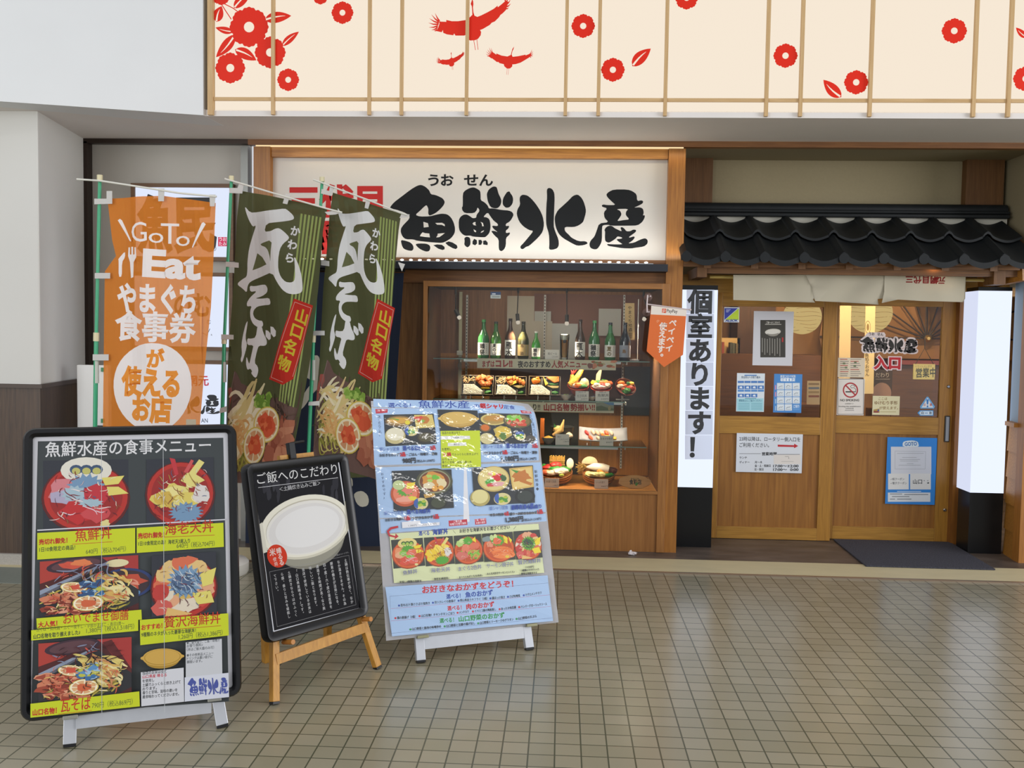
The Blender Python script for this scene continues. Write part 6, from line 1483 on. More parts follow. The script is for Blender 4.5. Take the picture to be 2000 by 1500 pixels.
# ------------------------------------------------------------------ upright flags on poles
pole_green = mat('pole_green', '2f9a6c', .3); pole_white = mat('pole_white', 'd3d2c8', .35); joint_m = mat('pole_joint', 'cfc6a0', .4); loop_m = ink('loop_tape', .6, translucent=.3)
base_m = mat('water_base', 'd4d1ca', .4, noise=.04, scale=12)
def flag_stand(lab, Y, top, low, joint, arm, base_px=None):
    """pole through two pixels on the plane y=Y, down to a round white water base"""
    a = at(*top, Y); b = at(*low, Y); d = (b - a) / (b.z - a.z); g = a + d * (.06 - a.z)
    e = empty('flag_stand', (g.x, Y, 0), lab, 'flag stand', 'flag stands')
    R = .19
    MB().lathe([(R * .96, .0), (R, .012), (R, .07), (R * .93, .085), (R * .55, .10), (.05, .16), (.03, .24), (.024, .26)], (g.x, Y, 0), 40).build('water_base', base_m, e, smooth=True)
    j = at(*joint, Y)
    MB().tube([g, j], .0125, 12).tube([j, a], .010, 12).build('pole', pole_green, e, smooth=True)
    MB().tube([j + d * .025, j - d * .025], .0165, 12).tube([a + d * .0, a - d * .0 + Vector((0, 0, .03))], .016, 12).build('pole_joint', joint_m, e, smooth=True)
    MB().tube([j - Vector((0, 0, .14)), j - Vector((0, 0, .27))], .0132, 12).build('pole_label', mat('pole_label', 'b5b8ae', .5), e, smooth=True)
    MB().tube([at(x, y, Y - .02) for x, y in arm], .0055, 8).build('cross_arm', pole_white, e, smooth=True)
    return e, a, b, Y
def loops(e, Y, spots, nm='flag_loop'):
    for q in spots:
        sh = Sheet((0, Y - .018, 0), mats=[loop_m]); sh.plate_px(q, 'd8d6d2', .002); sh.build(nm, e)
# ---- orange flag
Yo = 5.4
e, *_ = flag_stand('green pole stand of the orange flag at the far left', Yo, (195, 352), (187, 838), (188, 658), [(150, 350), (195, 353), (300, 369), (350, 377), (423, 384)])
fl_ = Sheet((0, Yo, 0), mats=[ink('orange_cloth', .75, translucent=.22, clear=.2), ink('orange_cloth_white', .75, translucent=.22, clear=.1)])
fl_.grid = ((1, .05), .03)
fl_.disp = lambda t: .008 * math.sin(t * 21) + .004 * math.sin(t * 37)
OR = 'f2a03c'
fl_.plate_px([(203, 1010), (380, 1010), (391, 832), (412, 600), (417, 480), (420, 396), (388, 392), (316, 382), (260, 385), (212, 388), (211, 400), (219, 470), (226, 500), (205, 530), (204, 600), (202, 832)], OR, .0)
WH = 'ffffff'
def F_(t, *a, **k): fl_.T(t, *a, m=1 if a[5] == WH else 0, **k)
F_('G', 257, 475, 288, 475, 47, WH, .0); F_('o', 291, 476, 318, 477, 36, WH, .0)
F_('T', 313, 479, 349, 480, 50, WH, .0); F_('o', 343, 482, 371, 483, 36, WH, .0)
fl_.P([(229, 430), (233, 427), (237, 430), (256, 471), (253, 471)], WH, 1); fl_.P([(398, 434), (402, 438), (378, 484), (376, 483), (395, 436)], WH, 1)
# knife and fork
fl_.P(smooth_ring([(230, 506), (243, 490), (243, 502), (237, 512), (237, 540), (231, 541), (231, 508)]), WH, 1)
fl_.P([(249, 500), (250, 483), (253, 483), (253, 497), (256, 497), (256, 482), (260, 482), (260, 497), (263, 497), (263, 483), (266, 483), (267, 502), (261, 512), (260, 541), (255, 543), (253, 512)], WH, 1)
F_('Eat', 279, 542, 393, 549, 62, WH, .045)
F_('やまぐち', 228, 607, 383, 612, 52, WH, .04)
F_('食事券', 224, 662, 383, 668, 52, WH, .035)
fl_.P([(298 + 76 * math.cos(t * .157) * (1 - .06 * math.sin(t * .157)), 757 + 87 * math.sin(t * .157)) for t in range(40)], WH, 1)
F_('が', 288, 717, 322, 717, 33, OR, .05); F_('使える', 236, 769, 350, 775, 50, OR, .055); F_('お店', 256, 820, 334, 824, 46, OR, .055)
fl_.R(363, 819, 383, 834, 'c9c6b0')
fl_.build('orange_flag', label='translucent orange flag with white lettering, leftmost of the three flags', cat='flag')
loops(e, Yo, ([(184, 399), (219, 398), (219, 373), (208, 373), (208, 388), (184, 388)], [(309, 393), (320, 393), (321, 368), (309, 368)], [(410, 403), (419, 403), (421, 380), (409, 380)], [(185, 544), (215, 544), (215, 533), (185, 533)], [(181, 704), (212, 704), (212, 692), (181, 692)]))
# ---- green flags: the same print on both
def green_flag(Y, quad, outline, lab, seed):
    """quad: pixel corners of the printed frame (tl, tr, br, bl)"""
    sh = Sheet((0, Y, 0), mats=[ink('green_cloth', .8, translucent=.38, clear=.05)])
    sh.grid = ((1, .1), .03); sh.disp = lambda t: .011 * math.sin(t * 19 + seed) + .005 * math.sin(t * 34)
    sh.plate_px(outline, '70744e', .0)
    A = sh.art(quad)
    G2 = 'a4b468'
    for k in range(6):                         # bamboo stripes
        x = .715 + k * .043; A.pg([(x, .035), (x + .022, .035), (x + .022, .80), (x, .80)], G2)
    W_ = 'fbf8f6'
    def S(pts): A.pg(pts, W_)
    # the big brush character, traced over the left flag's upper half
    def M_(x, y): return (x / 1250 * 200 + 440, y / 1500 * 240 + 360)
    def toab(x, y): return ((x - 452) / 186.0, (y - 372) / 540.0)
    def K(raw, c=W_, off=0):
        pts = []
        for x, y in raw:
            px_, py_ = M_(x, y + off)
            # shear back the lean of the photographed cloth, then lay it in the frame
            a_, b_ = toab(px_, py_); pts.append((a_ + lean(b_), b_ - drop(a_)))
        A.pg(smooth_ring(pts) if len(pts) > 7 else pts, c)
    lean = lambda b_: .10 * b_
    drop = lambda a_: .055 * a_
    K([(175,250),(245,325),(340,322),(550,295),(690,268),(730,290),(800,345),(818,385),(790,405),(640,432),(475,455),(450,552),(540,545),(590,515),(640,505),(700,545),(768,605),(765,635),(700,690),(665,760),(655,880),(665,1000),(705,1090),(770,1150),(840,1160),(885,1140),(890,1080),(870,930),(850,838),(900,900),(960,1020),(1000,1150),(1015,1255),(990,1290),(900,1305),(810,1290),(740,1245),(670,1165),(580,1030),(420,1080),(300,1120),(250,1150),(230,1190),(222,1262),(160,1210),(92,1168),(95,1140),(160,1100),(215,1075),(225,1000),(222,900),(240,740),(290,580),(330,470),(285,492),(235,420),(195,330)])
    K([(560,645),(395,690),(410,712),(470,730),(510,770),(540,850),(552,915),(548,800)], '70744e'); K([(355,800),(430,850),(495,935),(400,970),(295,1000)], '70744e')
    K([(260,1180),(330,1190),(430,1175),(490,1175),(525,1220),(520,1270),(450,1310),(340,1335),(440,1340),(555,1335),(580,1390),(570,1420),(480,1420),(380,1430),(330,1470),(320,1520),(350,1570),(410,1600),(460,1605),(480,1650),(465,1680),(400,1680),(330,1640),(285,1570),(275,1480),(300,1420),(230,1425),(225,1380),(270,1320),(370,1245),(270,1255)])
    K([(245,340),(240,400),(215,540),(245,625),(225,700),(175,840),(150,800),(170,740),(158,620),(180,500),(215,380)], off=1250)
    K([(395,400),(460,425),(480,490),(545,590),(550,640),(520,660),(425,650),(400,720),(370,850),(425,900),(440,960),(415,1030),(380,1030),(320,970),(340,955),(310,915),(260,930),(235,850),(240,760),(275,840),(290,860),(330,700),(345,640),(245,630),(245,550),(300,560),(375,550)], off=1250)
    K([(520,470),(560,480),(605,520),(610,580),(580,595),(525,545)], off=1250); K([(595,430),(640,440),(690,490),(690,550),(660,565),(605,515)], off=1250)
    # small kana
    for t_, b_ in (('か', .100), ('わ', .150), ('ら', .198)):
        vs, fs = glyph(t_, .035)
        q = [A.uv(.675 - (b_ - .1) * .3 + (gx - .5) * .115, b_ - (gy - .38) * .038) for gx, gy in vs]; sh.el.append((q, fs, sh.col(W_), 0, sh.lay)); sh.lay += 1
    # red strip
    rs = [(.75, .34), (1, .355), (.885, .63), (.753, .655), (.536, .64)]
    A.pg(rs, 'cc3020'); 
    for a_, b_ in (((.765, .352), (.98, .365)), ((.765, .352), (.562, .632)), ((.98, .365), (.872, .622)), ((.562, .632), (.75, .645))):
        sh.strip([Vector(A.uv(*a_)), Vector(A.uv(*b_))], .003, 'e0b0a4')
    for i, ch in enumerate('山口名物'):
        vs, fs = glyph(ch, .03); ca, cb = ((.875, .40), (.84, .455), (.787, .515), (.737, .577))[i]
        q = [A.uv(ca + (gx - .5) * .18 - (gy - .38) * -.02, cb - (gy - .38) * .055 + (gx - .5) * .015) for gx, gy in vs]; sh.el.append((q, fs, sh.col('d8c838'), 0, sh.lay)); sh.lay += 1
    D_ = Art(sh, A.q, 0); sx = -.09 if seed == 1 else -.03
    D_.uv = lambda a_, b_: A.uv(a_ + (sx if .05 < a_ < .98 else 0), .62 + (b_ - .69) * 1.07)
    # the dish: noodles on a dark roof tile with lemon and grated radish
    D_.pg([(.0, .90), (.14, .69), (.18, .70), (.24, .73), (.5, .755), (1, .80), (1, 1.06), (0, 1.06)], '725850')
    D_.pg([(0, .89), (0, .80), (.06, .75), (.115, .745), (.125, .77), (.06, .84)], 'b05c50')
    sh.strip([Vector(D_.uv(*p)) for p in ((.0, .885), (.08, .79), (.145, .695))], .004, '8c7670')
    D_.tex(60, (.02, .78, .98, 1.0), ['6a5048', '7c6258', '5f463e'], seed, .2, .02)
    D_.strands(70, (.12, .88, .45, .985), .25, .16, .022, ['c0b060', 'a8a04a', '8c8c3c', 'd6c878'], seed, 1.8)
    D_.strands(60, (.16, .785, .50, .93), -.28, .30, .040, ['efe6c4', 'e6dcae', 'dccb8c', 'e2c890', 'f2ecd4'], seed + 3, .5)
    D_.strands(20, (.14, .87, .34, .93), .1, .2, .03, ['e0b878', 'd8a868'], seed + 6, .6)
    D_.scat(40, (.72, .84, .98, 1.0), (.04, .075), ['b9765a', 'a8624a', 'c98a6a', '96503c'], seed, .38)
    D_.strands(16, (.72, .775, .98, .84), .3, .1, .012, ['4a3a30', '6a5446', '3a2e26'], seed + 4)
    D_.scat(26, (.44, .765, .66, .80), (.02, .045), ['8cae48', 'a8c460', '6f9436'], seed + 1, .32)
    D_.lemon(.66, .862, .20, .062, None); D_.blob(.66, .862, .13, .036, 'd8603c', 5, 14, .3); D_.scat(8, (.58, .84, .74, .885), (.02, .04), ['e07848', 'c8502c'], seed + 5, .35)
    D_.lemon(.50, .935, .17, .064, None); D_.blob(.5, .935, .09, .036, 'd8603c', 6, 14, .3); D_.scat(8, (.44, .92, .56, .955), (.02, .035), ['e07848', 'c8502c'], seed + 6, .35)
    D_.scat(14, (.66, .95, .95, 1.0), (.05, .08), ['b9765a', 'a8624a', 'c98a6a'], seed + 7, .38)
    return sh.build('green_flag', label=lab, cat='flag', group='green noodle flags')
Yg1, Yg2 = 5.95, 6.05
e, *_ = flag_stand('green pole stand of the left green flag, with a round white base', Yg1, (452, 353), (436, 830), (438, 664), [(439, 349), (452, 353), (470, 358), (560, 385), (640, 408), (668, 415)])
green_flag(Yg1, [(462, 372), (640, 408), (560, 934), (446, 934)], [(442, 936), (566, 932), (588, 800), (606, 700), (622, 560), (632, 450), (640, 409), (600, 398), (555, 388), (468, 372), (462, 430), (456, 560), (447, 700), (442, 830)], 'left one of the two green noodle flags', 1)
loops(e, Yg1, ([(448, 377), (473, 378), (476, 359), (467, 358), (464, 367), (448, 367)], [(552, 397), (561, 399), (567, 380), (558, 378)], [(634, 414), (650, 412), (664, 416), (655, 419), (640, 420)], [(441, 521), (466, 523), (466, 513), (441, 511)], [(432, 663), (456, 663), (456, 654), (432, 653)], [(428, 807), (443, 804), (443, 793), (430, 797)]))
e, *_ = flag_stand('green pole stand of the right green flag, base hidden by the small black board', Yg2, (629, 355), (604, 886), (612, 661), [(612, 351), (629, 357), (652, 366), (720, 391), (780, 415), (795, 420)])
green_flag(Yg2, [(648, 376), (782, 416), (752, 934), (610, 890)], [(611, 934), (748, 932), (752, 900), (755, 770), (768, 560), (778, 450), (783, 417), (715, 396), (650, 376), (644, 420), (638, 500), (632, 560), (625, 700), (612, 830)], 'right one of the two green noodle flags', 2)
loops(e, Yg2, ([(627, 378), (648, 383), (652, 364), (644, 364), (643, 373), (628, 369)], [(712, 406), (719, 408), (724, 391), (715, 389)], [(780, 426), (798, 424), (800, 419), (785, 416)], [(627, 518), (643, 520), (643, 510), (627, 508)], [(610, 655), (634, 655), (634, 646), (610, 646)], [(602, 792), (624, 792), (624, 783), (603, 785)], [(778, 512), (791, 516), (785, 530), (778, 514)]))
# ------------------------------------------------------------------ three menu boards on easels
def board_frame(b):
    bx_, by_, bz_, th, w, h, ph = b
    u = Vector((math.cos(th), math.sin(th), 0)); m = Vector((-math.sin(th), math.cos(th), 0)); v = Vector((0, 0, 1)) * math.cos(ph) + m * math.sin(ph)
    return Vector((bx_, by_, bz_)), u, v, m, w, h
def local(b):
    """local x along the board, y up the board, z out towards the street"""
    O, u, v, m, w, h = board_frame(b); n = u.cross(v)
    return Matrix(((u.x, v.x, n.x, O.x), (u.y, v.y, n.y, O.y), (u.z, v.z, n.z, O.z), (0, 0, 0, 1)))
def rail_frame(M, w, h, fw, fd, r, m, parent, name='frame'):
    """rounded frame around a board"""
    def ring(ins, z):
        o = []; rr = max(.002, r - ins)
        for cx, cy, a0 in ((ins + rr, ins + rr, math.pi), (w - ins - rr, ins + rr, -math.pi / 2), (w - ins - rr, h - ins - rr, 0), (ins + rr, h - ins - rr, math.pi / 2)):
            for k in range(6): t = a0 + math.pi / 2 * k / 5; o.append((cx + rr * math.cos(t), cy + rr * math.sin(t), z))
        return o
    prof = [(0, -.022), (0, fd * .55), (.006, fd), (fw * .6, fd), (fw, fd * .35), (fw, -.004), (fw, -.022)]
    R = [ring(i, z) for i, z in prof]; n = len(R[0]); vs = sum(R, []); fs = []
    for j in range(len(R)):
        j2 = (j + 1) % len(R)
        for i in range(n): i2 = (i + 1) % n; fs.append((j * n + i, j * n + i2, j2 * n + i2, j2 * n + i))
    return MB(M).add(vs, fs).build(name, m, parent, smooth=True)
plastic_black = mat('board_black_plastic', '0b0c0f', .33, noise=.1, scale=30, spec=.4)

# pictures of dishes
def pic_don(A, bg, sd, kind=0, cool=False):
    """a rice bowl seen from above"""
    if cool: A.pg([(0, .02), (1, 0), (1, 1), (0, 1)], '2c2f38'); A.tex(22, (.16, .16, .84, .84), ['3a2430', '28344c', '44303a', '20242c'], sd, .3, .03)
    g1, g2, g3 = ('6f8fae', '9db4c0', '4a6488') if cool else ('4f9a2c', '7cb43a', '3c7a24')
    A.disc(.5, .56, .52, .50, '5a1818' if cool else '8f3a18'); A.disc(.5, .55, .49, .475, 'b02e26' if cool else 'cf5a24', 32); A.disc(.5, .55, .43, .415, '942422' if cool else 'b84a1e', 32)
    if kind == 0:
        A.disc(.5, .16, .30, .19, 'd8d4c8' if cool else 'd9c880', 20)
        for k in range(3): A.disc(.38 + k * .12, .15, .075, .07, '3a4f6e' if cool else '2f5a24', 12); A.disc(.38 + k * .12, .17, .05, .05, 'b8b468' if cool else '9ab84a', 12)
        A.blob(.26, .45, .2, .16, 'c87a80' if cool else 'd88a5c', sd, 12, .2); A.blob(.3, .55, .22, .12, 'a8a0b8' if cool else 'd8a078', sd + 1, 12, .25)
        A.star(.5, .4, .24, .2, g1, 16); A.star(.36, .5, .16, .13, g2, 12); A.blob(.62, .5, .17, .15, 'b8303a' if cool else 'd86a4a', sd + 2, 12, .15)
        A.pg([(.68, .27), (.95, .24), (.88, .36), (.72, .38)], 'd8cc6a' if cool else 'e2cc2c'); A.pg([(.74, .4), (.88, .4), (1.0, .5), (.76, .53)], 'd8cc6a' if cool else 'e2cc2c')
        A.blob(.4, .76, .2, .17, 'b82a2c' if cool else 'cf4a34', sd + 3, 12, .2); A.blob(.62, .78, .17, .13, 'c2464a' if cool else 'd85a48', sd + 4, 12, .2); A.star(.55, .63, .16, .07, g2, 10); A.blob(.72, .93, .06, .05, 'd8cc8a', sd + 5)
        A.strands(10, (.2, .4, .75, .85), .4, .2, .012, ['d8c4cc', 'e2d2d0', '7a2c34'], sd)
    elif kind == 1:
        A.pg([(.34, .0), (.42, .02), (.47, .25), (.42, .28)], 'b8323a'); A.pg([(.55, .22), (.66, .03), (.7, .05), (.6, .25)], 'c25050'); A.pg([(.58, .3), (.78, .03), (.86, .08), (.66, .36)], 'd8cc7a')
        for k in range(12):
            r = random.Random(sd + k); A.blob(r.uniform(.15, .7), r.uniform(.35, .75), .15, .11, r.choice(['d8cc7a', 'd2c060', 'c8a84a', 'e0d48c'] if cool else ['e2c02c', 'd8b028', 'e8cc4a']), sd + k, 12, .25)
        A.blob(.8, .55, .13, .14, 'd2ccc8', sd + 8, 14, .25); A.strands(26, (.15, .3, .8, .75), .9, .16, .012, ['a88a3a', 'e8e0a8', '8a5a34'], sd); A.star(.58, .84, .27, .17, g1, 18)
    elif kind == 2:
        A.blob(.2, .3, .14, .1, 'a8c470', sd); A.disc(.3, .2, .12, .08, 'c2d48a'); A.star(.5, .22, .2, .18, g1, 14); A.pg([(.65, .2), (.78, .08), (.8, .3)], 'e2cc2c')
        A.blob(.42, .5, .18, .15, 'd8785a', sd + 1, 12, .15); A.blob(.7, .42, .18, .14, 'cf6a4a', sd + 2, 12, .2); A.star(.4, .6, .2, .16, g2, 14); A.blob(.42, .52, .14, .12, 'd8785a', sd + 6)
        A.blob(.28, .72, .22, .15, 'c86a5c', sd + 3, 12, .2); A.blob(.72, .72, .2, .16, 'b8a04a', sd + 4, 14, .25); A.scat(16, (.56, .6, .88, .86), (.02, .05), [g1, g2, 'c8784a'], sd)
    elif kind == 3:
        A.blob(.12, .2, .14, .1, '7a8a8a', sd); A.star(.48, .28, .26, .22, g1, 16); A.disc(.3, .16, .06, .1, 'b8cc8a'); A.disc(.42, .14, .06, .1, 'c2d48a'); A.pg([(.68, .1), (.82, .2), (.8, .42), (.7, .36)], 'e2cc2c'); A.pg([(.84, .14), (.96, .3), (.9, .4)], 'e2cc2c')
        A.blob(.47, .3, .14, .12, 'd86a44', sd + 1, 14, .15); A.blob(.22, .4, .12, .1, 'd88a6a', sd + 2)
        for k in range(5): A.blob(.55 + .03 * k, .62 + .05 * k, .36, .12, ('e07a3a', 'd86c30')[k % 2], sd + k, 16, .08)
        A.strands(14, (.25, .55, .85, .85), .1, .3, .01, ['e8a878', 'c85a24'], sd); A.blob(.74, .88, .08, .05, 'd8b83a', 3)
    else:
        A.disc(.5, .5, .44, .44, 'c8703a' if not cool else 'c8a85a', 26)
        for k in range(14):
            r = random.Random(sd + k); t = k * .45; A.blob(.5 + .34 * math.cos(t), .5 + .34 * math.sin(t), .14, .11, r.choice(['cf6a4a', 'd8a07a', 'c24438', 'd8ccb8', 'd8b87a']), sd + k, 11, .2)
        A.star(.52, .46, .30, .28, g1, 18); A.blob(.48, .46, .18, .16, '3a4a3a' if not cool else '4a6080', sd, 14, .3)
        A.strands(30, (.3, .28, .72, .66), .7, .22, .012, [g3, g2, '2f3f4f', 'c8d0d8' if cool else '8ab03a'], sd)
        A.pg([(.75, .35), (1.0, .26), (.94, .52), (.78, .56)], 'd8cc6a' if cool else 'e2cc2c'); A.pg([(.62, .66), (.9, .62), (.96, .82), (.7, .84)], 'd8cc6a' if cool else 'e2cc2c'); A.blob(.14, .62, .13, .13, 'b83a34', sd + 20, 12, .2); A.blob(.16, .85, .15, .14, 'c85a50', sd + 21, 12, .2); A.pg([(.24, .86), (.62, .98), (.55, 1.0), (.2, 1.0)], 'd8b06a')
    if cool: A.tex(46, (.12, .2, .9, .9), ['7a1f22', 'd8bcb8', '5a2430', 'e2d8c8', '8a5a34', '4a5f80'], sd + 3, .11, .009)
    else: A.tex(30, (.12, .2, .9, .9), ['e8b08a', 'a83c20', 'f0dcc0', '8a6a2a'], sd + 3, .12, .010)
def pic_soba(A, sd, extra=False):
    """noodles on a hot roof tile"""
    A.pg([(0, 0), (1, 0), (1, 1), (0, 1)], '4a1c1c'); A.pg([(0, 0), (.55, 0), (.25, .28), (0, .4)], 'a83a30'); A.pg([(.62, 0), (1, 0), (1, .75), (.7, .1)], 'a23430'); A.pg([(.68, .06), (.78, .02), (1, .55), (1, .72)], '5a2020'); A.disc(.36, .1, .3, .13, '3a2430', 20, -.15); A.disc(.36, .1, .25, .1, '5a3a40', 20, -.15)
    if extra:
        A.blob(.3, .1, .12, .07, 'c8503c', sd); A.blob(.42, .07, .11, .06, 'd87a4a', sd + 1); A.disc(.86, .5, .3, .28, '2a3a6a'); A.disc(.86, .5, .26, .24, '3a2a30'); A.blob(.86, .48, .2, .16, 'b84a34', sd + 2, 14, .25); A.blob(.9, .66, .13, .09, '5a86b0', sd + 3, 12, .3); A.disc(.78, .12, .12, .07, 'd8cca0'); A.strands(10, (.74, .34, .98, .6), .6, .16, .016, ['d8907a', 'd8c49a'], sd)
    A.pg([(0, .62), (.62, .16), (1, .62), (1, .86), (.82, .98), (0, 1)], '2a2a2e'); A.pg([(0, .52), (.55, .16), (.6, .18), (0, .66)], '8a94a8'); A.pg([(0, .6), (.57, .18), (.6, .18), (0, .66)], '5a5a66')
    A.strands(70, (.08, .58, .86, .93), -.6, .2, .02, ['b8a444', 'd0bc5a', '8a7a34', '6a6a2c'], sd)
    A.strands(70, (.44, .30, .86, .78), .85, .24, .028, ['d8c470', 'd0a85a', 'e2d49a', 'c88a5a'], sd + 2)
    A.scat(46, (.02, .56, .48, .96), (.04, .09), ['b0523a', '9a4430', 'c87a5a', 'd89a7a', '843426'], sd, .7)
    A.tex(50, (.07, .58, .46, .94), ['7a2c1e', 'd8906a', '5f2018', 'c8604a'], sd + 12, .1, .014)
    A.lemon(.34, .5, .14, .09, 'c8503a', .3); A.lemon(.48, .8, .16, .14, 'c8603a'); A.scat(34, (.42, .42, .62, .66), (.025, .05), ['3a6a9a', '5a8ab8', '2f4f7a', '9ab8d0', 'b8b84a'], sd + 4, .9)
    A.tex(60, (.07, .42, .92, .94), ['5a2a1a', 'e8d8a0', '3a2a1a', 'c85a3a', 'd8b868'], sd + 9, .10, .010); A.tex(24, (.14, .08, .86, .36), ['c85040', '4a1418', '7a8098', '301418'], sd + 10, .2, .012)
def pot(A, c1='c8a04a', c2='a8842f', ab=(.5, .5, .46, .34)):
    a, b, ra, rb = ab
    A.disc(a, b + rb * .35, ra * .86, rb * .95, c2, 28); A.disc(a, b, ra, rb, c1, 28); A.disc(a - ra * .95, b, ra * .16, rb * .2, c1, 10); A.disc(a + ra * .95, b, ra * .16, rb * .2, c1, 10); A.disc(a, b, ra * .92, rb * .9, c2, 28); A.disc(a, b - rb * .03, ra * .88, rb * .84, c1, 28)

# ---- board 1: big black framed menu
B1 = (-1.9713, 3.326, 0.1176, 0.432, 0.7885, 1.0884, 0.1966)
O, u, v, m_, w, h = board_frame(B1); M = local(B1)
e = empty('menu_board', (O.x + u.x * w / 2, O.y + u.y * w / 2, 0), 'big black framed menu board with four rice bowl and noodle pictures on white easel legs', 'menu board')
rail_frame(M, w, h, .034, .022, .045, plastic_black, e)
MB(M).box(.02, w - .02, .02, h - .02, -.02, -.003).build('backing', mat('board_backing', 'b5b8ba', .4, .3), e)
sh = Sheet(O + u.cross(v) * .001, u, v, mats=[ink('menu_film', .45, coat=.12)], gain=.84)
sh.plate([(.028, .004), (w - .02, .004), (w - .024, h - .03), (.028, h - .03)], 'c6c6cc', .002)
DK = '373d3f'; YE = 'c2cc1e'; RD = 'b8331f'
sh.P([(61, 1397), (447, 1370), (436, 855), (74, 862)], DK)
sh.T('魚鮮水産の食事メニュー', 88, 892, 412, 882, 27, 'd8d8da', .012)
pic_don(sh.art([(84, 897), (251, 897), (251, 1031), (84, 1035)]), DK, 5, 0, True)
pic_don(sh.art([(286, 895), (417, 893), (418, 1020), (286, 1024)]), DK, 9, 1, True)
sh.P([(73, 1037), (440, 1016), (440, 1013.5), (73, 1034.5)], 'c6c6cc')
sh.P([(73, 1093), (264, 1080), (264, 1031), (73, 1041)], YE); sh.P([(267, 1080), (437, 1068), (436, 1021), (267, 1031)], YE)
sh.T('魚鮮丼', 147, 1058, 219, 1051, 22, RD, .01); sh.line([(141, 1063), (220, 1058)], 1, RD); sh.T('売切れ御免！', 76, 1064, 132, 1060, 10, RD, .045); sh.T('1日10食限定の商品！', 77, 1078, 147, 1073, 8.5, '3f4a2c', .02); sh.T('640円（税込704円）', 168, 1082.5, 246, 1076.5, 10, '4f5a2c', .0)
sh.T('海老天丼', 322, 1045, 417, 1038, 23, RD, .01); sh.line([(320, 1049), (419, 1045)], 1, RD); sh.T('売切れ御免！', 269, 1052, 321, 1049, 10, RD, .045); sh.T('1日10食限定の為！海老天3尾入り', 270, 1066, 371, 1060, 8, '3f4a2c', .02); sh.T('640円（税込704円）', 345, 1071, 419, 1066, 10, '4f5a2c', .0)
pic_soba(sh.art([(78, 1097), (270, 1084), (271, 1192), (78, 1206)]), 13, True)
pic_don(sh.art([(296, 1083), (421, 1077), (423, 1197), (296, 1205)]), DK, 21, 4, True)
sh.P([(73, 1227), (277, 1209), (276, 1190), (72, 1207)], YE); sh.P([(62, 1250), (270, 1231), (270, 1209), (62, 1230)], YE); sh.P([(274, 1259), (446, 1240), (445, 1197), (273, 1210)], YE)
sh.T('大人気！', 75, 1225, 113, 1221, 10, RD, .045); sh.T('おいでませ御膳', 124, 1218, 251, 1209, 19, RD, .01); sh.T('～瓦そば・長州鶏・ふぐ一夜干し・宇部かまぼこ・寿司3貫～', 65, 1233, 243, 1220, 7.5, '4f5a2c', .0); sh.T('山口名物を取り揃えました♪', 66, 1247, 157, 1238, 8.5, '3f4a2c', .03); sh.T('1,380円（税込1,518円）', 169, 1236, 262, 1227, 10, '4f5a2c', .0)
sh.T('おすすめ！', 276, 1230, 317, 1226, 10, RD, .04); sh.T('贅沢海鮮丼', 320, 1226, 430, 1216, 22, RD, .01); sh.line([(319, 1230), (431, 1221)], 1, RD); sh.T('9種類のネタが入った豪華な海鮮丼！', 276, 1243, 382, 1234, 8, '3f4a2c', .02); sh.T('1,260円（税込1,386円）', 349, 1248, 434, 1239, 10, '4f5a2c', .0)
pic_soba(sh.art([(76, 1256), (257, 1243), (257, 1356), (76, 1369)]), 31)
sh.P([(61, 1399), (273, 1377), (272, 1348), (61, 1372)], YE); sh.T('山口名物！', 65, 1395, 112, 1390, 11, RD, .045); sh.T('瓦そば', 119, 1388, 178, 1382, 24, RD, .015); sh.line([(115, 1392), (180, 1385)], 1, RD); sh.T('790円（税込869円）', 180, 1381, 259, 1373, 11, '4f5a2c', .0)
pot(sh.art([(275, 1258), (358, 1256), (359, 1303), (275, 1310)]))
sh.P([(276, 1377), (359, 1368), (358, 1302), (275, 1311)], 'cdced4'); sh.P([(362, 1321), (433, 1314), (432, 1246), (362, 1253)], 'c3c5ca'); sh.P([(360, 1368), (446, 1359), (445, 1312), (360, 1321)], 'cdd0dc')
for t_, x1, y, c_ in (('当店のお米は全て', 325, 1316, '3a3c40'), ('山口県産 晴るる', 325, 1323, 'b8203c'), ('を使用し', 301, 1331, '3a3c40'), ('土鍋でふっくらと炊き上げて', 352, 1339, '3a3c40'), ('おります。', 306, 1346.5, '3a3c40'), ('香りと甘味、旨味の違いを', 346, 1354, '3a3c40'), ('是非味わってくださいませ。', 349, 1362, '3a3c40')): sh.T(t_, 278, y, x1, y - (x1 - 278) * .09, 6, c_, .02)
for t_, x1, y in (('●ご飯大盛り、ご飯・味噌汁', 428, 1257, ), ('お替り無料♪', 395, 1263), ('（丼はご飯大盛のみ可）', 417, 1270), ('●その他単品メニュー', 416, 1281), ('ドリンクは裏い冊子に', 414, 1287.5), ('御座います。', 394, 1294)): sh.T(t_, 364, y, x1, y - (x1 - 364) * .09, 5.5, '5f6468', .01)
logo(sh, lin_map(sh, (365, 1322, 443, 1318, 367, 1358)), '44519a', 'cdd0dc')
for x0, x1 in ((198.5, 199.3), (318, 321)): sh.P([(x1 - .3, 1392), (x1 + .6, 1392), (x0 + .6, 857), (x0 - .3, 857)], 'b5b8bc')
sh.build('menu_print', e)
def easel(e, M, w, legs, feet, back, m, rail=None, tabs=None, lw=.028, ld=.02):
    """front legs run down in the plane of the board, a back strut opens behind"""
    pass
white_leg = mat('white_alu', 'b9bcc2', .4, .5, noise=.08, scale=20); clip_m = mat('clip_grey', '8c8c84', .4, .4)
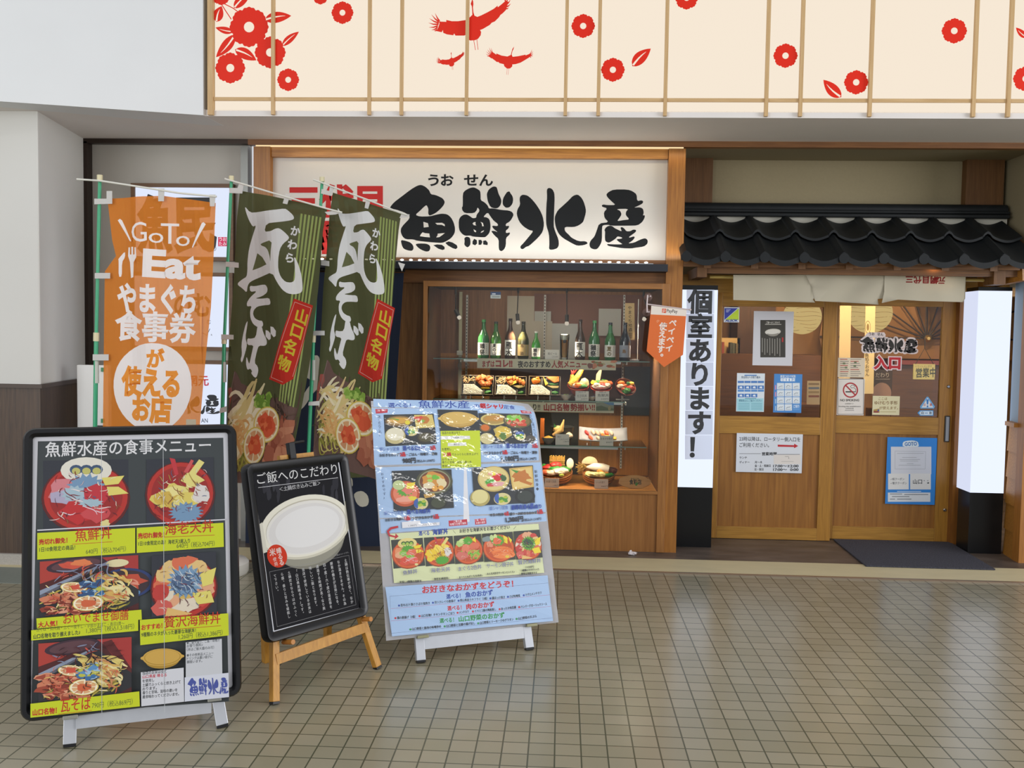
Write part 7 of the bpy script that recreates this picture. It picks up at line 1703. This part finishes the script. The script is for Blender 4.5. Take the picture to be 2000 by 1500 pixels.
def leg(e, M, x, y1, foot, wd, th, m, tip=None, name='leg'):
    """leg from board height y1 at board x down to a floor point"""
    a = M @ Vector((x, y1, -.03)); b = Vector(foot); n = (M.to_3x3() @ Vector((0, 0, 1)))
    d = (b - a).normalized(); b2 = b - d * .012
    L_ = MB().beam(a, b2 if tip else b - d * .004, wd, th, n).build(name, m, e, bevel=.002)
    if tip: MB().beam(b2, b - d * .002, wd * .95, th * .95, n).build('foot_cap', tip, L_)
    return a, b
nrm = u.cross(v)
f1 = atz(136, 1459, 0); f2 = atz(435, 1421, 0)
a1, b1 = leg(e, M, .168, .10, f1, .046, .022, white_leg, plastic_black); a2, b2 = leg(e, M, w - .105, .10, f2, .046, .022, white_leg, plastic_black)
c1 = M @ Vector((.185, -.025, -.012)); c2 = M @ Vector((w - .115, -.03, -.012)); MB().beam(c1, c2, .012, .052, v).build('cross_rail', white_leg, e)
for x in (.168, w - .105): MB(M).box(x - .026, x + .026, -.008, .006, -.014, .026).build('clip', clip_m, e, bevel=.002)
for x, f in ((.2, f1), (w - .14, f2)):
    q = M @ Vector((x, h * .86, -.03)); g = Vector((f.x, f.y, 0)) + m_ * .42 + u * (.06 if x < .3 else -.06); MB().beam(q, g, .03, .018, u).build('support_leg', white_leg, e)

# ---- board 2: small black easel board
B2 = (-1.2283, 3.8754, 0.2505, 0.9286, 0.5705, 0.7673, 0.2154)
O, u, v, m_, w, h = board_frame(B2); M = local(B2)
e = empty('menu_board', (O.x + u.x * w / 2, O.y + u.y * w / 2, 0), 'small black framed board with a rice pot picture on a wooden easel', 'menu board')
rail_frame(M, w, h, .042, .020, .04, plastic_black, e)
MB(M).box(.02, w - .02, .02, h - .02, -.02, -.003).build('backing', black_matt, e)
sh = Sheet(O + u.cross(v) * .0005, u, v, mats=[ink('black_menu_print', .6, spec=.12)])
BK = '19191d'
sh.plate([(.03, .03), (w - .03, .03), (w - .03, h - .03), (.03, h - .03)], BK, .002)
WL = 'd4d6dc'
sh.frame([(492, 921), (661, 902), (703.5, 1188), (534.5, 1233.5)], 2.2, WL)
for k in range(16):
    r = random.Random(k); x = r.choice([r.uniform(505, 560), r.uniform(625, 660)]); y = r.uniform(935, 970); sh.P(smooth_ring([(x, y), (x + r.uniform(4, 9), y - 8), (x + r.uniform(6, 13), y + r.uniform(5, 18)), (x + 3, y + 22)]), r.choice(['303036', '2d2d33', '35353b']))
sh.T('ご飯へのこだわり', 503, 946, 659, 925, 21, 'd4d4d4', -.004); sh.line([(504, 952.5), (660, 933)], 1, 'b8b8bc'); sh.T('＜土鍋炊き込みご飯＞', 546, 960, 626, 947, 8.5, 'b0b0b2', .01)
# the pot of white rice
def ell(cx, cy, ra, rb, c, rot=-.23, n=44, a0=0, a1=6.2832): sh.P([(cx + ra * math.cos(t) * math.cos(rot) - rb * math.sin(t) * math.sin(rot), cy + ra * math.cos(t) * math.sin(rot) + rb * math.sin(t) * math.cos(rot)) for t in [a0 + (a1 - a0) * i / n for i in range(n)]], c)
ell(603, 1056, 70, 54, '7c7a70', -.3); ell(600, 1050, 76, 54, '8f8d80', -.3)
ell(596, 1030, 90, 60, 'c3bfae', -.28); ell(595, 1027, 88.5, 58.5, 'dad7c8', -.28); ell(597, 1029, 80, 52, 'b5b0a0', -.28); ell(597, 1030.5, 79, 51, 'd8d6d0', -.28); ell(597, 1032, 74, 47, 'cfcdcb', -.28); ell(600, 1029, 64, 38, 'd8d7d6', -.28)
sh.P([(506, 1024), (512, 1020), (522, 1078), (511, 1082)], 'cbc8ba'); sh.P([(672, 977), (679, 985), (683, 1026), (676, 1036)], 'b8b5a6')
sh.P([(541 + 19.5 * math.cos(t * .1963) + 2 * math.sin(t * .1963), 1086 + 22.5 * math.sin(t * .1963)) for t in range(32)], 'c2371f')
sh.VT('晴るる', 543, 1070, 551, 1104, 11.5, 'd8c8c0', .02); sh.VT('米', 531, 1071, 533, 1086, 14, 'd8c8c0', .02); sh.VT('使用', 535, 1088, 540, 1106, 8, 'd8c8c0', .0)
sh.frame([(526, 1117), (681, 1084.5), (695, 1181), (541, 1224)], .5, '8a8a8c'); sh.T('※写真はイメージです。', 653, 1087, 681, 1080, 3, '9a9a9c', 0)
cols = ('土鍋は熱伝導が低く、なか', 'なか温まりません。その為', '酵素の働きが活発になる、', '四十度～六十度の温度帯を', '通過する時間が長くなり美', '味しいご飯となります。', '当店で使用しているお米は', '「山口県産晴るる」です。', '土鍋炊きならではのふっく', 'ら感、香りと甘みを堪能し', 'て下さい。')
for i, t_ in enumerate(cols):
    f_ = i / 10; xt = 674 - (674 - 536) * f_; yt = 1091 + (1121 - 1091) * f_; xb = 687.5 - (687.5 - 551) * f_; yb = 1179 + (1211 - 1179) * f_
    n = len(t_); k = n / 12
    sh.VT(t_, xt, yt, xt + (xb - xt) * k, yt + (yb - yt) * k, 6.2, 'b9b9bb', .01)
sh.T('MENU', 700, 1192, 707, 1190, 2.2, '8a8a8c', .02)
sh.build('rice_print', e)
easel_wood = wood('easel_wood', 'b07a2c', 'c9923c', 'z', .4); dowel = mat('easel_dowel', 'b87a36', .45)
g1 = atz(536, 1376, 0); g2 = atz(738, 1306, 0)
leg(e, M, .085, .12, g1, .034, .03, easel_wood, plastic_black); leg(e, M, w - .045, .12, g2, .034, .03, easel_wood, plastic_black)
L1 = M @ Vector((.085, .12, -.012)); L2 = M @ Vector((w - .045, .12, -.012))
MB().beam(L1 + (g1 - L1) * .52, L2 + (g2 - L2) * .46, .018, .045, v).build('cross_rail', easel_wood, e)
for x in (.085, w - .045):
    p = M @ Vector((x + .02, -.016, 0)); MB(M).tube([(x + .02, -.014, -.02), (x + .02, -.014, .05)], .011, 12).build('peg', dowel, e, smooth=True)
gb1 = atz(520, 1293, 0); q = M @ Vector((.10, h * .93, -.03)); MB().beam(q, gb1, .03, .03, u).build('support_leg', easel_wood, e)
q = M @ Vector((w - .10, h * .93, -.03)); gb2 = gb1 + u * .37; MB().beam(q, gb2, .03, .03, u).build('support_leg', easel_wood, e)
MB(M).box(w * .5 - .014, w * .5 + .02, h - .05, h + .075, -.05, -.024).tube([(w * .5 + .003, h + .072, -.035), (w * .5 + .08, h + .076, -.035)], .006, 8).build('hook_bracket', plastic_black, e, bevel=.003)
MB(M).box(w * .5 - .06, w * .5 + .13, h - .02, h + .022, -.062, -.04).build('easel_rail', easel_wood, e)

# ---- board 3: pale blue set menu poster on white legs, its upper right corner curling back
B3 = (-0.805, 4.3692, 0.1182, 0.4259, 0.8926, 1.1658, 0.3097)
O, u, v, m_, w, h = board_frame(B3); M = local(B3)
e = empty('menu_board', (O.x + u.x * w / 2, O.y + u.y * w / 2, 0), 'pale blue laminated set menu poster curling at its top right corner on white easel legs', 'menu board')
MB(M).box(.06, w - .12, .02, h - .2, -.03, -.014).build('backing', mat('foam_board', 'a9abab', .5), e)
lam = ink('laminated_menu', .4, coat=1.0, bump=.06)
sh = Sheet(O + u.cross(v) * .001, u, v, mats=[lam]); sh.grid = ((.42, 1), .03)
def curl(t):
    c_ = max(0.0, t - 1.20 * h * .907); c_ = c_ / .25
    wob = .0010 * math.sin(t * 38) + .0008 * math.sin(t * 71)
    return (-.03 * c_ * c_, -.05 * c_ * c_, -.13 * c_ * c_ + wob)
sh.disp = curl
sh.plate([(0, 0), (w, 0), (w, h * .97), (w * .985, h), (0, h)], 'd6d6da', .0)
BL = '9db8da'; BD = '2f4a9a'; RP = 'b8202c'; KB = '2f3238'
sh.P([(731, 909), (1053, 899), (1046, 801), (1034, 798), (726, 797)], BL); sh.P([(729, 795), (1032, 800), (1027, 788), (729, 779)], BL); sh.P([(741, 1012), (1066, 1000), (1056, 903), (733, 913)], BL); sh.P([(744, 1042), (1068, 1018), (1066, 1003), (742, 1014)], BL)
sh.P([(905, 1020), (917, 1019), (911, 914), (906, 914)], 'd6d6da')
sh.T('選べる！', 758, 796, 803, 796, 9, BD, .02); sh.T('魚鮮水産', 817, 796.5, 917, 797, 14, BD, .012); sh.T('の', 925, 797, 937, 797, 8, BD, .02); sh.T('銀シャリ', 937, 797, 984, 797.5, 9, RP, .06); sh.T('定食', 984, 797.5, 1008, 798, 8, BD, .02)
for q in ([(734, 808), (757, 806), (757, 799), (733, 799)], [(1020, 806), (1041, 805), (1039, 800), (1018, 799)], [(877, 1028), (913, 1025), (912, 1014), (876, 1017)], [(928, 1025), (950, 1023), (949, 1012), (927, 1014)]): sh.P(q, 'b5283a')
sh.T('ご飯大盛', 886, 1020.5, 902, 1019.5, 4.2, 'e2ccd2', .02); sh.T('味噌汁お替り無料', 879, 1026.5, 911, 1023.5, 4.2, 'e2ccd2', .02); sh.T('ご飯・味噌汁', 928, 1018, 949, 1016.3, 4, 'e2ccd2', .02); sh.T('お替り無料', 930, 1023.5, 948, 1021.8, 4, 'e2ccd2', .02); sh.T('ご飯・味噌汁', 736, 804, 755, 803, 3.4, 'e2ccd2', .02); sh.T('お替り無料', 1022, 804, 1038, 804, 3.4, 'e2ccd2', .02)
sh.VT('迷ったらこれ！', 740, 811, 743, 853, 6.2, '4a5a78', .01); sh.VT('たくさん食べたい方', 1037, 806, 1046, 853, 5.8, '4a5a78', .01); sh.VT('おすすめです♪', 746, 922, 752, 976, 6.2, '4a5a78', .01); sh.VT('新鮮刺身◆', 1046, 917, 1050, 959, 6.5, '3a4250', .01)
K0 = '2a2e30'
def tray(q, fn): A = sh.art(q, K0); fn(A)
def t1(A):
    A.disc(.3, .22, .28, .18, '6a5434', 22); A.disc(.3, .21, .25, .14, '9a7a44', 22); A.blob(.3, .2, .22, .09, 'c89a44', 3, 14, .15); A.pg([(.1, .1), (.3, .16), (.28, .2)], '6a9a34'); A.disc(.46, .27, .05, .07, 'd8c83a')
    A.pg([(.6, .03), (.97, .03), (1, .45), (.62, .47)], 'cdb86a'); A.blob(.78, .2, .14, .14, 'b8702c', 4, 12, .2); A.scat(10, (.63, .08, .76, .26), (.03, .05), ['d8c83a', '7aa83a', 'c84a34'], 4, 1.2)
    A.disc(.2, .68, .2, .26, 'b8ac7a', 22); A.disc(.2, .63, .17, .2, 'd8d2b8', 22); A.disc(.52, .55, .13, .16, 'cdc088', 20); A.disc(.48, .55, .09, .14, '3a5aa0', 16, 0, 1.8, 4.6); A.scat(7, (.48, .5, .58, .62), (.03, .05), ['4a8a34', 'a8b83a'], 5); A.disc(.8, .78, .18, .18, '3a3428', 22); A.disc(.8, .77, .15, .14, '4f4a30', 22)
tray([(749, 810), (847, 808), (853, 867), (753, 872)], t1)
def t2(A):
    A.disc(.28, .2, .25, .19, 'c8b46a', 22); A.disc(.28, .2, .21, .15, 'a88a4a', 22); A.blob(.28, .18, .17, .1, 'b8863a', 6, 14, .25); A.disc(.74, .24, .28, .25, '5a5434', 26); A.disc(.74, .24, .24, .21, '7a6a3a', 26); A.scat(34, (.56, .08, .9, .26), (.03, .05), ['6ab034', '8ac44a', 'a8c87a'], 7, 1.2); A.scat(18, (.56, .22, .88, .4), (.03, .05), ['c84a34', 'd88a6a'], 8, 1.2)
    A.disc(.1, .48, .11, .13, '6a5434', 18); A.disc(.1, .47, .08, .1, 'c86a24', 18); A.pg([(.25, .52), (.4, .4), (.58, .5), (.6, .72), (.4, .92), (.3, .8)], 'b8a45a'); A.blob(.42, .62, .14, .2, 'd2b444', 9, 14, .3); A.blob(.42, .75, .07, .12, '5a7a34', 3); A.disc(.12, .82, .14, .18, 'c8bc8a', 18); A.disc(.75, .75, .11, .15, 'cdc088', 18); A.disc(.75, .68, .09, .08, '3a5aa0', 16); A.scat(6, (.7, .7, .8, .82), (.03, .05), ['4a8a34', 'a8b83a'], 5); A.disc(.95, .85, .1, .12, '4f4a40', 18)
tray([(934, 807), (1035, 808), (1042, 866), (940, 868)], t2)
pot(sh.art([(854, 800), (932, 802), (937, 841), (859, 842)], K0), 'cdab5c', 'b08c3e', (.5, .42, .47, .33))
sh.P([(862, 915), (939, 912), (937, 841), (860, 842)], 'bccc1e')
for t_, x1, y, c_, hh in (('当店のお米は全て', 899, 848.5, '3a4220', 5), ('を使用し', 881, 880.5, '3a4220', 5), ('でふっくらと炊き上げて', 934, 890, '3a4220', 4.5), ('おります。', 886, 900, '3a4220', 4.5), ('香りと甘味、旨味の違いを', 921, 905.5, '3a4220', 4.6), ('是非味わってくださいませ。', 924, 913, '3a4220', 4.8)): sh.T(t_, 861 + (21 if 'でふ' in t_ else 2), y, x1, y - .8, hh, c_, .015)
sh.T('土鍋', 864, 891.5, 881, 891, 7, RP, .04); sh.P([(860, 859), (918, 858), (917, 851.5), (860, 852)], 'd6d6d2'); sh.P([(874, 872), (911, 870.5), (910, 864), (874, 865.5)], 'd6d6d2'); sh.T('山口県産', 881, 857, 896, 857, 3.6, '6a6c6a', .01); sh.T('晴るる', 886, 870.5, 897, 870, 3.6, '4a4c4a', .01)
def cap(x, y, x1, y1, s1, s2, n, px0, pr, tx, sub, pre):
    sh.T('銀シャリ定食', x, y, x + (39 if x < 900 else 38), y - .8, 7, '4a62a8', .0); sh.T(s1, x + 45 if x < 900 else x + 44, y - 1, x1, y1, 8.5, BD, .035)
    if n: sh.T(n, x1 + 8, y1 - .5, x1 + 19, y1 - 1, 8, RP, .05)
cap(741, 881, 832, 879.5, '選べるおかず', '', '2品', 0, 0, 0, 0, 0); cap(944, 876, 1031, 875.5, '選べるおかず', '', '3品', 0, 0, 0, 0, 0)
sh.T('お好きなおかず', 741, 892.5, 780, 891, 5.5, KB, .03); sh.T('2品', 781, 891.5, 792, 891, 7.5, RP, .06); sh.T('・ごはん・味噌汁・漬物', 794, 891, 854, 889, 5.5, KB, .03); sh.T('980円', 786, 905, 812, 904, 10, KB, .05); sh.T('（税込み1,078円）', 813, 903.5, 849, 902, 5, KB, .02)
sh.T('お好きなおかず', 943, 888, 980, 887.5, 5.5, KB, .03); sh.T('3品', 981, 887.5, 991, 887, 7.5, RP, .06); sh.T('・ごはん・味噌汁・漬物', 993, 887.3, 1049, 886.5, 5.5, KB, .03); sh.T('1,180円', 979, 901, 1013, 900, 10, KB, .05); sh.T('（税込み1,298円）', 1014, 899.5, 1048, 898, 5, KB, .02)
def t3(A):
    A.disc(.2, .58, .24, .32, 'b5502a', 26); A.disc(.2, .57, .2, .27, 'd87a5c', 26); A.star(.2, .5, .15, .16, '5a9a34', 14); A.blob(.24, .5, .09, .1, 'd87a6a', 3); A.pg([(.24, .32), (.38, .3), (.34, .46), (.22, .46)], 'e2c83a'); A.disc(.1, .36, .1, .12, 'b8c48a'); A.blob(.2, .72, .14, .08, 'e09a84', 4); A.blob(.32, .7, .07, .05, 'd8c83a', 5)
    A.disc(.7, .3, .31, .34, '4a4a34', 28); A.disc(.7, .3, .27, .3, '8a8a6a', 28); A.disc(.7, .3, .25, .27, '6a3a20', 28); A.blob(.68, .26, .18, .2, 'c88a3c', 6, 16, .2); A.blob(.62, .4, .1, .1, 'd8ccaa', 4); A.blob(.82, .34, .08, .12, 'd8c89a', 5); A.scat(9, (.6, .16, .78, .28), (.03, .05), ['6ab034', 'a8c45a'], 3, 1.1); A.disc(.7, .48, .05, .07, 'd89a3c'); A.disc(.8, .47, .05, .06, 'd89a3c')
    A.disc(.45, .85, .12, .15, 'cdc088', 20); A.disc(.41, .84, .08, .13, '3a5aa0', 16, 0, 1.8, 4.6); A.scat(6, (.43, .78, .52, .9), (.03, .05), ['4a8a34', 'a8b83a'], 5); A.disc(.74, .85, .15, .17, '24261f', 22); A.disc(.74, .85, .12, .13, '3f4430', 22); A.pg([(.5, .62), (.68, .6), (.7, .68), (.52, .72)], 'b8924a')
tray([(765, 920), (881, 917), (886, 992), (769, 999)], t3)
def t4(A):
    A.disc(.34, .32, .26, .34, 'b8a05c', 28); A.disc(.34, .31, .24, .31, 'd2c07c', 28); A.star(.28, .4, .1, .1, '4a9a34', 14); A.blob(.4, .28, .09, .1, 'c82a2c', 3); A.blob(.34, .18, .08, .06, 'd8a08a', 4); A.disc(.35, .18, .03, .05, 'e2d43a'); A.blob(.5, .3, .05, .08, '3a5a34', 5); A.blob(.28, .48, .06, .05, 'c84a4a', 6); A.blob(.4, .46, .11, .07, 'd8a0a0', 7)
    A.pg([(.6, .06), (.99, .02), (1, .58), (.64, .64)], 'c8a85a'); A.pg([(.63, .1), (.97, .06), (.97, .54), (.66, .6)], 'd8bc74'); A.blob(.8, .28, .15, .16, 'b8702c', 8, 16, .3); A.pg([(.8, .36), (.98, .48), (.95, .54), (.76, .42)], 'b8702c'); A.pg([(.62, .08), (.76, .14), (.72, .2)], '4a8a34')
    A.disc(.1, .8, .16, .22, 'a89a5a', 22); A.disc(.1, .77, .13, .18, 'd2c88a', 22); A.disc(.46, .86, .14, .16, 'cdc088', 20); A.disc(.41, .84, .08, .14, '3a5aa0', 16, 0, 1.8, 4.6); A.scat(6, (.43, .8, .54, .94), (.03, .05), ['4a8a34', 'a8b83a'], 5); A.disc(.84, .82, .17, .2, '1c1f1c', 22); A.disc(.84, .82, .13, .15, '2f3630', 22)
tray([(921, 914), (1040, 909), (1044, 982), (926, 988)], t4)
sh.T('銀シャリ定食', 750, 1006, 788, 1004, 7, '4a62a8', .0); sh.T('選べる海鮮丼', 794, 1004.5, 841, 1002, 8.5, BD, .035); sh.T('お好きな海鮮丼', 752, 1019, 789, 1016, 5.5, KB, .03); sh.T('1品', 790, 1016.5, 801, 1015.5, 8, RP, .06); sh.T('・お好きなおかず', 802, 1015.5, 845, 1012.5, 5.5, KB, .03); sh.T('1品', 846, 1013.5, 857, 1012.5, 8, RP, .06)
sh.P([(785, 1032), (858, 1026), (858, 1020), (821, 1023), (820, 1017), (784, 1020)], 'd8d8dc'); sh.T('1,280円', 797, 1029, 813, 1028, 4, '6a6c70', .0); sh.T('税込 1,408円', 823, 1027.5, 852, 1025, 4, '6a6c70', .0)
sh.T('銀シャリ定食', 956, 997, 992, 994.5, 7, '4a62a8', .0); sh.T('豪華刺身', 998, 996, 1029, 994, 8.5, BD, .045); sh.T('4点', 1029, 995, 1043, 993, 10, BD, .06); sh.T('盛り', 1043, 993.5, 1057, 992, 7, BD, .04); sh.T('本日の刺身', 956, 1009, 983, 1007.5, 5.5, KB, .03); sh.T('4点', 984, 1007.5, 994, 1006.5, 7.5, RP, .06); sh.T('盛り・お好きなおかず', 995, 1007, 1048, 1004, 5.5, KB, .03); sh.T('1品', 1049, 1004, 1060, 1003, 8, RP, .06); sh.T('1,380円', 987, 1020.5, 1022, 1018, 10, KB, .05); sh.T('（税込み1,518円）', 1023, 1018.5, 1057, 1015.5, 5, KB, .02)
sh.P([(760, 1043), (769, 1139), (1062, 1119), (1051, 1023)][::-1], 'ccd2a4')
sh.T('選べる', 817, 1046.5, 838, 1045, 8, BD, .03); sh.T('海鮮丼', 844, 1045, 875, 1042.5, 10, BD, .05); sh.line([(884, 1036), (889, 1042)], .6, KB); sh.T('お好きな海鮮丼をお選びください', 897, 1041, 995, 1033, 6.8, KB, .03); sh.line([(1007, 1028), (1002, 1034)], .6, KB)
sh.strip([Vector(sh.px(x, y)) for x, y in ((777, 1029), (763, 1032), (757, 1038), (760, 1046), (772, 1049))], [sh.scale(770, 1040) * k for k in (4, 4.6, 4.6, 4, 3)], 'b5202c'); sh.P([(770, 1054), (778, 1048), (772, 1042)], 'b5202c')
for k, (q, kd) in enumerate((([(763, 1055), (825, 1050.5), (830, 1105), (768, 1111)], 0), ([(827, 1050.5), (883, 1047), (887, 1101), (831, 1106.5)], 1), ([(885, 1047), (938, 1043), (943, 1097), (888, 1102)], 2), ([(940, 1043), (999, 1039), (1005, 1093), (945, 1098)], 3), ([(1001, 1038.5), (1052, 1035), (1058, 1089), (1007, 1093.5)], 4))):
    A = sh.art(q, '33362f'); pic_don(A, None, 40 + k * 7, kd)
for t_, x, y, x1, y1 in (('魚鮮丼', 786, 1124, 814, 1120), ('海老天丼', 840, 1119, 878, 1116), ('まぐろ2色丼', 894, 1116, 939, 1111), ('サーモン親子丼', 949, 1110, 1001, 1106), ('贅沢海鮮丼', 1010, 1103.5, 1055, 1099)): sh.T(t_, x, y, x1, y1, 8.5, '5a5a9a', .0)
for t_, x, y, x1, y1 in (('定番！4種類の海鮮丼', 779, 1139.5, 822, 1137), ('海老を3尾使用♪', 846, 1133.5, 875, 1131.5), ('まぐろとねぎとろの2色丼♪', 895, 1130.5, 941, 1126), ('みんな大好きサーモンといくら♪', 949, 1123.5, 1003, 1119), ('（＋330円）', 1024, 1110.5, 1041, 1109), ('9種類のネタが入った', 1017, 1117, 1051, 1114), ('豪華な海鮮丼です', 1016, 1123.5, 1047, 1121)): sh.T(t_, x, y, x1, y1, 4.2, KB, .025)
sh.P([(764, 1243), (1078, 1213), (1067, 1124), (751, 1147)][::-1], BL)
sh.T('お好きなおかずをどうぞ！', 823, 1159, 1001, 1146.5, 13, RP, .035)
sh.line([(760, 1165), (1068, 1139), (1077, 1207), (763, 1237), (760, 1165)], .5, '5a6488'); sh.line([(762, 1189), (1072, 1162)], .5, 'a8547a'); sh.line([(762.5, 1213), (1073.5, 1184.5)], .5, 'a8547a')
for pre, t_, x, y, x1, y1, c_ in (('選べる！', '魚のおかず', 870, 1170, 961, 1162, BD), ('選べる！', '肉のおかず', 872, 1193, 964, 1185, RP), ('選べる！', '山口野菜のおかず', 857, 1217, 984, 1206, '2f8a4a')):
    sh.T(pre, x, y, x + 28, y - 2.4, 8.5, c_, .03); sh.T(t_, x + 37, y - 2.6, x1, y1, 10, c_, .04)
for row, c_ in (((('昆布出汁漬けさばの塩焼き', 780, 1185, 838, 1180.5), ('宗八カレイの唐揚げ', 846, 1179.5, 888, 1176), ('岡山県産カキフライ（3個）', 896, 1175.5, 950, 1171.5), ('縞ほっけ焼き', 958, 1171, 984, 1169), ('さば味噌煮', 992, 1168, 1014, 1166), ('マグロメンチカツ', 1023, 1165, 1056, 1160)), BD), ((('鶏の唐揚げ（3個）', 773, 1209.5, 810, 1207), ('山口名物！チキンチキンごぼう', 820, 1205.5, 886, 1200), ('メンチカツ', 894, 1199, 914, 1197), ('イベリコ豚の陶板蒸し', 924, 1196.5, 967, 1192.5), ('あったか肉豆腐', 976, 1192, 1006, 1188.5), ('ハンバーグガーリックソース', 1014, 1188, 1066, 1182)), RP), ((('山口野菜と豚肉の味噌炒め', 802, 1231.5, 860, 1226), ('山口野菜と豆腐の揚げ出し', 869, 1225.5, 926, 1219.5), ('山口野菜とソーセージのグラタン', 934, 1219.5, 1001, 1212), ('山口野菜の天ぷら', 1009, 1211, 1046, 1206)), '2f8a4a')):
    for t_, x, y, x1, y1 in row:
        sh.T(t_, x + 1, y, x1, y1, 5, KB, .02); sh.P([(x - 2.2 + 2.1 * math.cos(a_ * .785), y - 2 + 2.1 * math.sin(a_ * .785)) for a_ in range(8)], c_)
sh.build('menu_poster', e)
h1 = atz(822, 1295, 0); h2 = atz(1034, 1270, 0)
x1_, x2_ = .168, w - .17
leg(e, M, x1_, .08, h1, .044, .03, white_leg, plastic_black); leg(e, M, x2_, .08, h2, .044, .03, white_leg, plastic_black)
MB().beam(M @ Vector((x1_ + .02, -.03, -.014)), M @ Vector((x2_ - .02, -.03, -.014)), .014, .058, v).build('cross_rail', white_leg, e)
for x in (x1_ + .01, x2_ + .02): MB(M).box(x - .028, x + .028, -.006, .008, -.014, .016).build('clip', mat('clip_khaki', '8c8a6c', .4, .2), e, bevel=.002)
for x, f in ((x1_ + .03, h1), (x2_ - .03, h2)):
    q = M @ Vector((x, h * .8, -.03)); g = Vector((f.x, f.y, 0)) + m_ * .5; MB().beam(q, g, .03, .018, u).build('support_leg', white_leg, e)

bpy.data.objects.remove(_to)
bpy.data.curves.remove(_tc)
